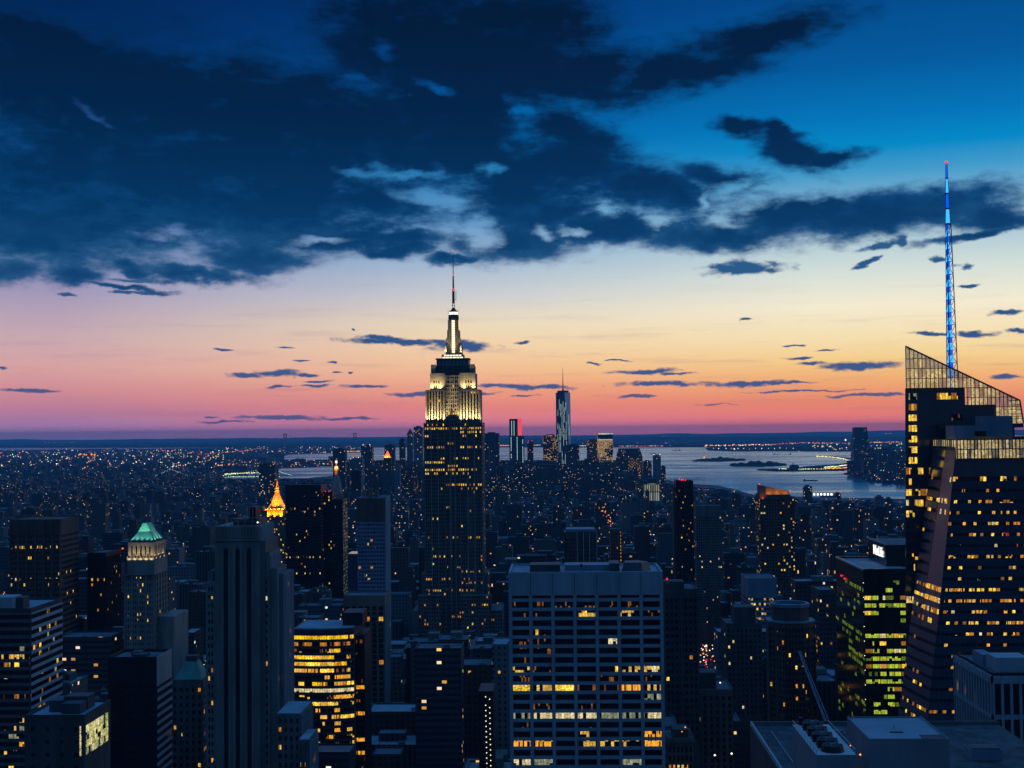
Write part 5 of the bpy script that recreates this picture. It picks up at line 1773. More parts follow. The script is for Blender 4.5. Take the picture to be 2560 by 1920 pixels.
def green_glass_tower():
    Y = 690.0
    x = lambda px, py=1430: xat(px, py, Y)
    z = lambda py, px=2158: zat(py, px, Y)
    T = Thing('green_glass_tower', 'dark green glass tower with lit yellow green floors and a glowing white roof sign', 'office tower', (x(2200), Y + 30))
    w, rb = T.mb('wall'), T.mb('roof')
    X0, X1, dep = x(2158), x(2285), 68
    Z = z(1428)
    T.tier(w, X0, X1, Y, Y + dep, 0, Z, 'glass_green', 'pale_roof', 1.2, rb)
    w.box(X0 - .12, X0 - .01, Y, Y + dep, Z + .3, Z + 1.3, 'white_panel')
    Yu = Y + 22
    ux0 = xat(2215, 1362, Yu)
    # sign block set back on the roof
    Zu = zat(1362, 2215, Yu)
    kx = ux0
    w.box(kx, kx + 26, Yu, Yu + 40, Z + .2, Zu, 'glass_green')
    for bx in ((kx - .3, kx - .01, Yu - .3, Yu + 40), (kx, kx + 26, Yu - .3, Yu - .01)):
        w.box(bx[0], bx[1], bx[2], bx[3], Zu - .1, Zu + .9, 'white_panel')
    rb.box(kx + .4, kx + 25.6, Yu + .4, Yu + 39.6, Zu, Zu + .2, 'tar_roof')
    # the sign, on the left flank of the block
    fc = D.curves.new('sign_lettering', 'FONT')
    fc.body = 'MetLife'
    fc.size = 7.4
    fc.extrude = .15
    fc.offset = .04
    fc.align_x = 'CENTER'
    fc.materials.append(MATS['g_sign'])
    tmp = D.objects.new('sign_lettering', fc)
    sign_me = D.meshes.new_from_object(tmp)
    D.objects.remove(tmp)
    so = D.objects.new('sign_lettering', sign_me)
    COL.objects.link(so)
    so.rotation_euler = (R(90), 0, R(-90))
    zmid = zat(1377, 2184, Yu + 18)
    so.parent = T.root
    so.location = Vector((kx - .3, Yu + 16.5, zmid - 2.4)) - T.loc
    fh = 18.6 / F_PX * Y
    n = 26
    zt = Z - 4
    F = front(X0 + .3, X1 - .2, Y, zt - n * fh, zt)
    rows = {1: .45, 2: 1.0, 3: .9, 4: .5, 5: .4, 6: .15, 7: 1.0, 8: .8, 9: .85, 10: .6, 11: .9, 12: .85, 13: .6, 14: .4, 15: .7, 16: .75, 17: .6, 18: .9, 19: .6, 20: .6, 21: .5, 22: .5}
    rnd = T.rnd

    def lit(i, j):
        r = n - 1 - j
        if r in (1, 5, 14) and i < 3:
            return None
        if r > 14 and i < 1:
            return None
        return rnd.choice(['w_green', 'w_green', 'w_amber', 'w_greendim']) if rnd.random() < rows.get(r, .1) else None
    T.face_windows(F, 7, n, .92, .52, lit, off='glass_green')
    for k in range(n):
        w.panel(F, 0, 1, k / n - .004, k / n + .004, -.02, .12, 'glass_green')
    lx = T.mb('corner_light')
    for k in range(9):
        lx.octa((X0 - .1, Y - .15, Z - 6 - k * 7.5), .22, 'g_white')
    Fs = sideL(X0, Y + .4, Y + dep - .4, zt - n * fh, zt)
    dim = {1: (.35, .9), 9: (.6, 1.0), 14: (0, .0), 6: (.0, .9), 8: (.0, .0)}

    def lit2(i, j):
        r, u = n - 1 - j, i / 14
        if r == 1 and .3 < u:
            return 'w_greendim'
        if r in (7, 8) and u > .2 and rnd.random() < .6:
            return 'w_greendim'
        if r in (10, 11) and .5 < u < .95:
            return 'w_greendim'
        return 'w_greendim' if rnd.random() < .14 else None
    T.face_windows(Fs, 14, n, .9, .5, lit2, off='glass_green')
    rl = T.mb('warning_light')
    rl.octa((X0 - .4, Y + 44, zt - fh * 1.2), .55, 'g_red')
    rl.octa((X0 - .4, Y + 52, zt - fh * 1.0), .55, 'g_red')
    T.done(150, (X0 - 3, X1 + 3, Y - 3, Y + dep), [(2080, 2290, 1830, Y)], ('the green glass tower', 2180, 1550))


green_glass_tower()


# ------------------------------------------------------------------ bottom right: ribbed building and near rooftops
def ribbed_corner():
    Y = 400.0
    X0, X1 = xat(2481, 1690, Y), xat(2640, 1690, Y)
    Z = zat(1690, 2481, Y)
    dep = 37
    T = Thing('ribbed_corner_building', 'near building with tall white ribs over dark glass in the bottom right corner', 'office building', ((X0 + X1) / 2, Y + 18))
    w, rb = T.mb('wall'), T.mb('roof')
    T.tier(w, X0, X1, Y, Y + dep, 0, Z, 'glass_dark', 'tar_roof', .9, rb)
    F = front(X0, X1, Y, 0, Z)
    Fs = sideL(X0, Y, Y + dep, 0, Z)
    for FF, k in ((F, 7), (Fs, 14)):
        piers(w, FF, k, .75, .7, 'pale_concrete')
        v = lambda d: (Z - d) / Z
        for d0, d1 in ((0, 2.2), (11.5, 12.8)):
            w.panel(FF, 0, 1, v(d1), v(d0), -.02, .55, 'pale_concrete')
        n = int((Z - 60 - 13) / 3.6)
        FW = Face(FF.S(0, 60 / Z), FF.S(1, 60 / Z), FF.S(1, v(3)), FF.S(0, v(3)))
        T.face_windows(FW, k * 2, 29, .46, .62, plit(T.rnd, .07 if k == 7 else .06, ['w_orange', 'w_amber', 'w_dim'], {12: .15, 13: .2, 15: .3, 16: .2}), depth=.08)
    g = T.mb('rooftop_unit')
    g.box(X0 - 0 + 3, X0 + 13, Y + 6, Y + 15, Z + .15, Z + 4.4, 'pale_concrete')
    g = T.mb('rooftop_unit')
    g.box(X0 + 2.6, X0 + 6, Y + 17, Y + 27, Z + .15, Z + 3.4, 'blue_metal')
    g.box(X0 + 15, X0 + 22, Y + 8, Y + 20, Z + .15, Z + 3.8, 'black_metal')
    T.done(100, (X0 - 3, X1, Y - 3, Y + dep), None, ('the white ribbed corner block', 2500, 1800))


ribbed_corner()


def near_roofs():
    # large dark terrace
    Yb = 330.0
    Z = zat(1827, 1885, Yb)
    T = Thing('terrace_building', 'large near roof terrace with a low pale kerb at the bottom edge', 'building', (xat(2100, 1850, 280), 270))
    w, rb = T.mb('wall'), T.mb('roof')
    X0 = xat(1884, 1826, Yb)
    X1 = X0 + 62
    w.box(X0, X1, 215, Yb + 6, 0, Z, 'dark_stone')
    rb.box(X0 + .5, X1 - .5, 215.5, Yb + 5.5, Z, Z + .1, 'dark_roof')
    w.box(X0, X0 + .45, 215, Yb + 6, Z + .005, Z + 1.0, 'pale_concrete')
    w.box(X0 + 4.0, X0 + 4.15, 215, Yb - 2, Z + .11, Z + .35, 'pale_concrete')
    w.box(X0 + .46, X1, Yb + 5.5, Yb + 6, Z + .005, Z + 1.0, 'grey_stone')
    for k in range(4):
        p_ = T.mb('pipe')
        yy = 250 + k * 19
        p_.tube((X0 + 7 + k, yy, Z + .5), (X0 + 7 + k + 5, yy, Z + .5), .18, .18, 'steel', 6)
        p_.tube((X0 + 7 + k, yy, Z + .1), (X0 + 7 + k, yy, Z + .5), .18, .18, 'steel', 6)
    for k, (u, yy, a_, b__, c_) in enumerate([(9, 300, 3, 5, 1.6), (14, 318, 6, 3, 2.2), (8, 268, 2, 2, 1.1), (44, 300, 7, 5, 2.4), (52, 270, 4, 8, 1.8), (47, 245, 3, 3, 1.3)]):
        g = T.mb('rooftop_unit')
        g.box(X0 + u, X0 + u + a_, yy, yy + b__, Z + .11, Z + c_, 'blue_metal' if k % 2 else 'dark_metal')
        g.box(X0 + u + .3, X0 + u + a_ - .3, yy + .3, yy + b__ - .3, Z + c_ + .01, Z + c_ + .3, 'dark_metal')
    T.done(0, (X0, X1, 200, 340), None, None)
    # white plant room
    Y1 = 255.0
    Zp = zat(1851, 2172, Y1)
    a, b = xat(2173, 1851, Y1), xat(2373, 1851, Y1)
    P_ = Thing('plant_room', 'plain pale plant room with a flat blue grey roof near the bottom right', 'plant room', ((a + b) / 2, Y1 + 9, Z + .1))
    w, rb = P_.mb('wall'), P_.mb('roof')
    w.box(a, b, Y1, Y1 + 19.5, Z + .11, Zp, 'roof_panel')
    rb.box(a + .25, b - .25, Y1 + .25, Y1 + 19.2, Zp - .02, Zp + .05, 'pale_roof')
    for q_ in ((a, b, Y1, Y1 + .24), (a, b, Y1 + 19.25, Y1 + 19.5), (a, a + .24, Y1 + .25, Y1 + 19.2), (b - .24, b, Y1 + .25, Y1 + 19.2)):
        w.box(q_[0] + .002, q_[1] - .002, q_[2] + .002, q_[3] - .002, Zp - .01, Zp + .3, 'roof_panel')
    hs = P_.mb('roof_hatch')
    hs.box(b - 4.6, b - .4, Y1 + .6, Y1 + 3.8, Zp + .06, Zp + .2, 'black_metal')
    ms = P_.mb('rooftop_unit')
    ms.tube((a + 7, Y1 + 9, Zp), (a + 7, Y1 + 9, Zp + .9), .06, .06, 'dark_metal', 4)
    ms.box(a + 5.5, a + 8, Y1 + 6, Y1 + 6.5, Zp + .06, Zp + .25, 'dark_metal')
    P_.done(0)
    # cooling tower bank
    Y1 = 240.0
    Zc = zat(1887, 2041, Y1)
    a, b = xat(2041, 1887, Y1), xat(2141, 1887, Y1)
    Cc = Thing('cooling_tower', 'pale bank of rooftop cooling fans with five black fan stacks, bottom right', 'cooling tower', ((a + b) / 2, Y1 + 12, Z + .1))
    w = Cc.mb('housing')
    L = 24.5
    zd = Zc - 3.2
    w.box(a, b, Y1, Y1 + L, Z + 1.6, Zc - .06, 'roof_panel')
    w.box(a, b, Y1, Y1 + L, Zc - .055, Zc, 'white_panel')
    for u in (0, 1):
        for k in range(4):
            w.box(a + .2 + u * (b - a - .7), a + .5 + u * (b - a - .7), Y1 + .3 + k * 7.8, Y1 + .6 + k * 7.8, Z + .11, Z + 1.6, 'dark_metal')
    rl = Cc.mb('railing')
    for u in (a + .08, b - .08):
        rl.box(u - .05, u + .05, Y1 + .1, Y1 + L - .1, Zc + .75, Zc + .85, 'steel')
        for k in range(9):
            rl.box(u - .04, u + .04, Y1 + .2 + k * 2.95, Y1 + .3 + k * 2.95, Zc, Zc + .75, 'steel')
    for k in range(5):
        f = Cc.mb('fan')
        yy = Y1 + 2.9 + k * 4.7
        xm = (a + b) / 2 - .1
        f.cyl(xm, yy, Zc + .01, Zc + 1.1, 2.15, 1.9, 'black_metal', 20)
        f.cyl(xm, yy, Zc + 1.1, Zc + 1.3, .4, .3, 'dark_metal', 8)
        for t in range(6):
            t_ = t * math.pi / 3
            f.tube((xm, yy, Zc + 1.14), (xm + 1.8 * math.cos(t_), yy + 1.8 * math.sin(t_), Zc + 1.14), .12, .2, 'dark_metal', 4)
        f.box(xm - 2.3, xm - 1.6, yy + 1.9, yy + 2.5, Zc + .01, Zc + 1.5, 'black_metal')
    wl = Cc.mb('lamp')
    wl.octa((b + .8, Y1 + .5, Zc - .1), .22, 'g_orange')
    wl.octa((b + .9, Y1 + 9, Zc - .5), .15, 'g_orange')
    Cc.done(0)
    # crane jib
    p0, p1 = at(2067, 1802, 300), at(1998, 1627, 345)
    J = Thing('crane', 'thin pale lattice crane boom slanting up from the near roofs', 'crane', p0)
    j = J.mb('boom')
    d = (p1 - p0)
    for s_ in (-.5, .5):
        j.tube(p0 + Vector((s_, 0, 0)), p1 + Vector((s_ * .5, 0, 0)), .09, .07, 'blue_metal', 4)
    j.tube(p0 + Vector((0, .7, -.2)), p1 + Vector((0, .3, -.1)), .09, .07, 'blue_metal', 4)
    for k in range(18):
        t0, t1 = k / 18, (k + 1) / 18
        s_ = .5 if k % 2 else -.5
        j.tube(p0 + d * t0 + Vector((s_, 0, 0)), p0 + d * t1 + Vector((-s_ * .8, 0, 0)), .05, .05, 'blue_metal', 4)
    m_ = J.mb('mast')
    m_.tube((p0.x, p0.y, Z), p0, .5, .5, 'dark_metal', 6)
    J.done(0)


near_roofs()


# ------------------------------------------------------------------ downtown, far
def strips(name, col, strength, pitch, keep, run):
    """Curtain wall with broken vertical lines of work lights behind it."""
    m = D.materials.new(name)
    m.use_nodes = True
    N = NT(m.node_tree)
    x, y, z = N.sep(N.new('ShaderNodeNewGeometry').outputs['Position'])
    h = N.math('DIVIDE', N.math('ADD', x, N.math('MULTIPLY', y, 1.0)), pitch)
    hf = N.math('FLOOR', h)
    a = N.new('ShaderNodeTexWhiteNoise', noise_dimensions='3D')
    N.put(a.inputs[0], N.comb(hf, N.math('FLOOR', N.math('DIVIDE', z, run)), .5))
    b = N.new('ShaderNodeTexWhiteNoise', noise_dimensions='3D')
    N.put(b.inputs[0], N.comb(hf, N.math('FLOOR', N.math('DIVIDE', z, 5.0)), 4.5))
    on = N.math('MULTIPLY', N.math('LESS_THAN', a.outputs[0], keep), N.math('LESS_THAN', b.outputs[0], .75))
    on = N.math('MULTIPLY', on, N.math('LESS_THAN', N.math('FRACT', h), .38))
    p = N.new('ShaderNodeBsdfPrincipled')
    p.inputs['Base Color'].default_value = (.10, .15, .20, 1)
    p.inputs['Roughness'].default_value = .3
    p.inputs['Specular IOR Level'].default_value = 1.0
    p.inputs['Emission Color'].default_value = lin4(col)
    N.put(p.inputs['Emission Strength'], N.math('MULTIPLY', on, strength))
    o = N.new('ShaderNodeOutputMaterial')
    N.l.new(p.outputs[0], o.inputs[0])
    m.cycles.emission_sampling = 'NONE'
    MATS[name] = m


strips('curtain_lights', (214, 255, 236), 1.0, 5.0, .40, 26.0)
strips('steel_lights', (210, 255, 230), .9, 5.0, .38, 45.0)


def city_mat(name, col, lit, cw=3.2, chh=3.5, colA=(255, 190, 90), colB=(255, 170, 70), strength=.9, roof=(0.09, 0.11, 0.13), glassy=.35, ww=.5, wh=.5):
    """Masonry with a grid of small windows, a few of them lit; flat roof on top."""
    m = D.materials.new(name)
    m.use_nodes = True
    N = NT(m.node_tree)
    g = N.new('ShaderNodeNewGeometry')
    x, y, z = N.sep(g.outputs['Position'])
    nx, ny, nz = N.sep(g.outputs['Normal'])
    up = N.math('GREATER_THAN', nz, .5)
    h = N.math('DIVIDE', N.math('ADD', x, y), cw)
    v = N.math('DIVIDE', z, chh)
    hf, vf = N.math('FLOOR', h), N.math('FLOOR', v)
    inw = N.math('MULTIPLY', N.math('LESS_THAN', N.math('ABSOLUTE', N.math('SUBTRACT', N.math('FRACT', h), .5)), ww / 2), N.math('LESS_THAN', N.math('ABSOLUTE', N.math('SUBTRACT', N.math('FRACT', v), .5)), wh / 2))
    inw = N.math('MULTIPLY', inw, N.math('SUBTRACT', 1.0, up))
    a = N.new('ShaderNodeTexWhiteNoise', noise_dimensions='3D')
    N.put(a.inputs[0], N.comb(hf, vf, N.math('FLOOR', N.math('DIVIDE', y, 30.0))))
    cl = N.noise(g.outputs['Position'], .012, 2.0)
    thr = N.math('MULTIPLY', N.rng(cl, .38, .68, .15, 2.4), lit)
    on = N.math('MULTIPLY', N.math('LESS_THAN', a.outputs[0], thr), inw)
    b = N.new('ShaderNodeTexWhiteNoise', noise_dimensions='3D')
    N.put(b.inputs[0], N.comb(hf, vf, 9.0))
    wc = N.ramp(b.outputs[0], [(0, lin4(colA)), (.45, lin4(colB)), (.5, lin4((255, 226, 170))), (.8, lin4(colA)), (.9, lin4((214, 240, 220))), (1, lin4((255, 120, 50)))])
    ns = N.noise(N.vmath('MULTIPLY', g.outputs['Position'], (1, 1, .3)), .06, 3.0)
    wall = N.mix(ns, tuple(c * .65 for c in col) + (1,), tuple(c * 1.35 for c in col) + (1,))
    rf = N.mix(N.noise(g.outputs['Position'], .11, 3.0), tuple(c * .35 for c in roof) + (1,), tuple(c * 1.9 for c in roof) + (1,))
    base = N.mix(inw, wall, (.012, .015, .02, 1))
    base = N.mix(up, base, rf)
    p = N.new('ShaderNodeBsdfPrincipled')
    N.put(p.inputs['Base Color'], base)
    p.inputs['Roughness'].default_value = .7
    p.inputs['Specular IOR Level'].default_value = glassy
    N.put(p.inputs['Emission Color'], wc)
    N.put(p.inputs['Emission Strength'], N.math('MULTIPLY', on, N.math('MULTIPLY', strength, N.math('ADD', .5, b.outputs[0]))))
    o = N.new('ShaderNodeOutputMaterial')
    N.l.new(p.outputs[0], o.inputs[0])
    m.cycles.emission_sampling = 'NONE'
    MATS[name] = m
    return m


city_mat('block_brick', (.075, .045, .035), .022)
city_mat('block_grey', (.075, .075, .078), .02, 3.0, wh=.92, ww=.42)
city_mat('block_tan', (.11, .09, .07), .02, 3.6, ww=.34)
city_mat('block_dark', (.05, .055, .065), .025, 2.8, ww=.9, wh=.45)
city_mat('block_pale', (.15, .15, .15), .016, 3.4, ww=.4, wh=.45)
city_mat('block_glass', (.04, .06, .08), .035, 2.6, glassy=.9, ww=.8)
city_mat('far_block', (.06, .065, .075), .008, 5.0, 5.0, strength=1.3)
city_mat('far_tower', (.05, .065, .085), .05, 4.5, 4.5, strength=1.0, glassy=.6)
city_mat('far_tower_warm', (.07, .06, .06), .30, 5.0, 5.0, strength=.55, glassy=.6, ww=.8)
city_mat('far_lit_hall', (.08, .09, .10), 3.0, 6.0, 30.0, strength=.34, colA=(235, 240, 190), colB=(220, 235, 200), ww=.5, wh=.9)
city_mat('far_amber', (.05, .05, .05), 2.2, 4.0, 4.0, strength=.62, colA=(255, 190, 80), colB=(240, 170, 70), glassy=.6, ww=.8, wh=.6)
city_mat('far_tower_pale', (.16, .18, .20), .06, 6.0, 5.0, strength=.9, glassy=.6)


def far_tower(name, label, cat, px0, px1, pyt, Y, mat='far_tower', dep=None, extra=None, group=None, roofs=None):
    X0, X1 = xat(px0, pyt, Y), xat(px1, pyt, Y)
    Z = zat(pyt, (px0 + px1) / 2, Y)
    dep = dep or min(60, (X1 - X0))
    T = Thing(name, label, cat, ((X0 + X1) / 2, Y + dep / 2), group)
    T.X0, T.X1, T.Y, T.dep, T.Z = X0, X1, Y, dep, Z
    w = T.mb('wall')
    T.w = w
    if not (extra and extra(T)):
        w.box(X0, X1, Y, Y + dep, 0, Z, mat)
    if roofs:
        g = T.mb('rooftop_unit')
        g.box(X0 + (X1 - X0) * .25, X0 + (X1 - X0) * .75, Y + dep * .3, Y + dep * .7, Z + .05, Z + roofs, mat)
    for nm_, lst in (('crane_topped_tower', [(.1, 'g_white'), (.5, 'g_red'), (.9, 'g_white')]), ('roof_lamp_tower', [(.2, 'g_white'), (.8, 'g_white')]), ('red_beacon_tower', [(.2, 'g_red'), (.8, 'g_red')]), ('low_slab_tower', [(.3, 'g_warm'), (.7, 'g_white')])):
        if nm_ == name:
            for u, mt_ in lst:
                T.mb('lamp').octa((X0 + (X1 - X0) * u, Y + 1, Z + 3), 1.1 * Y / F_PX, mt_)
    if name == 'crane_topped_tower':
        T.mb('crane_arm').tube((X0 - 12, Y + 2, Z + 6), (X0 + 10, Y + 2, Z + 8), 1.2, 1.2, 'dark_metal', 4)
    if name == 'black_topped_tower':
        w.box(X0 - .5, X1 + .5, Y - .6, Y - .05, Z - 50, Z + .5, 'black_metal')
    T.done(0, (X0 - 4, X1 + 4, Y - 4, Y + dep + 4), [(min(px0, px1) - 2, max(px0, px1) + 2, min(pyt + 60, 1185), Y)])
    return T


def tall_spire(T):
    """Tapering glass tower: square base turning into an octagon and a smaller square on top."""
    Y, dep = T.Y, T.dep
    x0, x1 = T.X0, T.X1
    xc, yc, r = (x0 + x1) / 2, Y + dep / 2, (x1 - x0) / 2
    zb, zt = 56.0, T.Z
    T.w.box(x0, x1, Y, Y + dep, 0, zb, 'steel_lights')
    B = [Vector((xc - r, yc - r, zb + .01)), Vector((xc + r, yc - r, zb + .01)), Vector((xc + r, yc + r, zb + .01)), Vector((xc - r, yc + r, zb + .01))]
    a0 = math.radians(10)
    Tp = [Vector((xc + r * math.cos(a0 + math.pi / 2 * k - math.pi / 2), yc + r * math.sin(a0 + math.pi / 2 * k - math.pi / 2), zt)) for k in range(4)]
    for k in range(4):
        j = (k + 1) % 4
        T.w.quad([B[k], B[j], Tp[k]], 'far_glass')
        T.w.quad([Tp[k], B[j], Tp[j]], 'painted_sky_glass' if k == 0 else 'far_glass')
    rr = random.Random(8)
    T.w.box(x0 + (x1 - x0) * .12, x0 + (x1 - x0) * .72, Y - 1.2, Y - .05, 0, zb, 'far_glass')
    ls = T.mb('light_strip', kind='stuff')
    for c in range(9):
        u = (c + .5) / 9
        z_ = zb
        while z_ < zt - 70:
            L = rr.uniform(12, 60)
            if rr.random() < (.62 if u < .75 else .5):
                f = (z_ - zb) / (zt - zb)
                f2 = min(1, (z_ + L - zb) / (zt - zb))
                ins = .13 * f
                xx = x0 + (x1 - x0) * (ins + u * (1 - 2 * ins))
                yy = Y - 1.5 + f * 1.0
                ls.box(xx - .5, xx + .5, yy - .6, yy, z_, z_ + L * .9, 'g_pale')
            z_ += L
    T.w.quad(Tp, 'dark_metal')
    c = T.mb('parapet_ring')
    c.cyl(xc, yc, zt, zt + 9, r * .78, r * .78, 'brown_brick', 16)
    m_ = T.mb('antenna')
    zs = zat(917, 1408, Y)
    m_.cyl(xc, yc, zt + 9, zt + 20, 5, 2.6, 'dark_metal', 8)
    m_.cyl(xc, yc, zt + 20, zt + (zs - zt) * .55, 2.4, 1.8, 'dark_metal', 6)
    m_.cyl(xc, yc, zt + (zs - zt) * .55, zs, 1.6, .5, 'dark_metal', 6)
    return True


pbr('far_glass', (.05, .075, .11), rough=.3, spec=.8, var=.2)
pbr('painted_sky_glass', (.30, .46, .58), rough=.3, spec=.6, var=.1)  # pale sky reflection painted into the base colour of one face
far_tower('tapered_glass_tower', 'tallest far glass tower with a tapering faceted body and thin antenna', 'skyscraper', 1389, 1426, 981, 6000, extra=tall_spire, dep=66)
LAND.append(('the tall far faceted tower', 1408, 1060))


def m_twin(T):
    xm = xat(1294, 1050, T.Y)
    T.w.box(T.X0, xm, T.Y, T.Y + 30, 0, T.Z, 'far_glass')
    zz = zat(1089, 1290, T.Y)
    T.w.box(T.X0 - .5, T.X1 + 10, T.Y - 5, T.Y - .01, 0, zz, 'far_glass')
    ls = T.mb('light_strip', kind='stuff')
    for px in (1279, 1285):
        ls.box(xat(px, 1060, T.Y) - .9, xat(px, 1060, T.Y) + .9, T.Y - .5, T.Y - .02, zz, T.Z - 8, 'g_pale')
    for px in (1278, 1293, 1307):
        zz_ = 60
        while zz_ < zz - 6:
            if T.rnd.random() < .93:
                ls.box(xat(px, 1110, T.Y) - .9, xat(px, 1110, T.Y) + .9, T.Y - 5.6, T.Y - 5.02, zz_, zz_ + 9, 'g_pale')
            zz_ += 10
    p = T.mb('painted_reflection')
    p.box(xm + .02, xat(1304, 1050, T.Y), T.Y, T.Y + 28, zz, T.Z, 'g_pink')  # no lamp here: the glow is painted in place of a pink reflection
    T.w.box(xm + .02, xat(1304, 1050, T.Y), T.Y, T.Y + 28, 0, zz - .02, 'far_tower')
    [T.mb('warning_light').octa((T.X0 + 4 + 12 * k, T.Y + 1, T.Z + 1.5), 1.6, 'g_red') for k in range(3)]
    return True


far_tower('rippled_steel_tower', 'far steel tower with glowing white vertical lines and a pink lit right edge', 'skyscraper', 1273, 1304, 1047, 5500, extra=m_twin)
LAND.append(('the far tower with the pink lit edge', 1290, 1100))


def m_dome(T):
    zz = zat(1142, 1570, T.Y)
    T.w.box(T.X0, T.X1, T.Y, T.Y + T.dep, 0, zz, 'far_tower')
    T.w.prism([(T.X0, T.Y), (T.X1, T.Y), (T.X1, T.Y + T.dep), (T.X0, T.Y + T.dep)], zz, T.Z, 'far_tower', scale=.8)
    F = front(T.X0 + (T.X1 - T.X0) * .45, T.X1 - 3, T.Y, zz - 45, zz - 4)
    T.face_windows(F, 9, 7, .5, .6, lambda i, j: 'w_dim' if (i + j) % 2 else 'w_half')
    return True


def m_bright(T):
    T.w.box(T.X0, T.X1, T.Y, T.Y + T.dep, 0, T.Z, 'far_amber')
    b = T.mb('light_band')
    b.box(T.X0 + 3, T.X1, T.Y - .6, T.Y - .05, T.Z - 3.5, T.Z - 1.2, 'g_pale')
    b = T.mb('light_band')
    b.box(T.X0, T.X1 - 3, T.Y - .6, T.Y - .05, T.Z - 29, T.Z - 27, 'g_pale')
    T.w.box(T.X0, T.X1, T.Y - .3, T.Y - .02, T.Z - 25, T.Z - 6, 'far_tower')
    return True


def m_point(T):
    zz = zat(1085, 1025, T.Y)
    q = [(T.X0, T.Y), (T.X1, T.Y), (T.X1, T.Y + T.dep), (T.X0, T.Y + T.dep)]
    T.w.box(T.X0, T.X1, T.Y, T.Y + T.dep, 0, zz, 'far_tower_pale')
    T.mb('pyramid_roof').prism(q, zz, T.Z, 'dark_stone', scale=.06)
    return True


def m_goldcap(T):
    zz = zat(1144, 968, T.Y)
    q = [(T.X0, T.Y), (T.X1, T.Y), (T.X1, T.Y + T.dep), (T.X0, T.Y + T.dep)]
    T.w.box(T.X0, T.X1, T.Y, T.Y + T.dep, 0, zz, 'far_tower')
    T.mb('pyramid_roof').prism(q, zz, T.Z, 'gold', scale=.06)
    for s_ in (.2, .5, .8):
        xx = T.X0 + (T.X1 - T.X0) * s_
        spot(T, 'floodlight', (xx, T.Y - 6, zz - 3), (xx * .6 + .4 * (T.X0 + T.X1) / 2, T.Y + 6, zz + 10), 90000, (255, 110, 40), 80, 1.0, 1)
    return True


def m_taper(T):
    q = [(T.X0, T.Y), (T.X1, T.Y), (T.X1, T.Y + T.dep), (T.X0, T.Y + T.dep)]
    zz = T.Z - 60
    T.w.prism(q, 0, zz, 'far_tower', scale=.97)
    q2 = [((p[0] - (T.X0 + T.X1) / 2) * .96 + (T.X0 + T.X1) / 2, p[1]) for p in q]
    T.w.prism(q2, zz + .01, T.Z, 'far_tower', scale=.86)
    return True


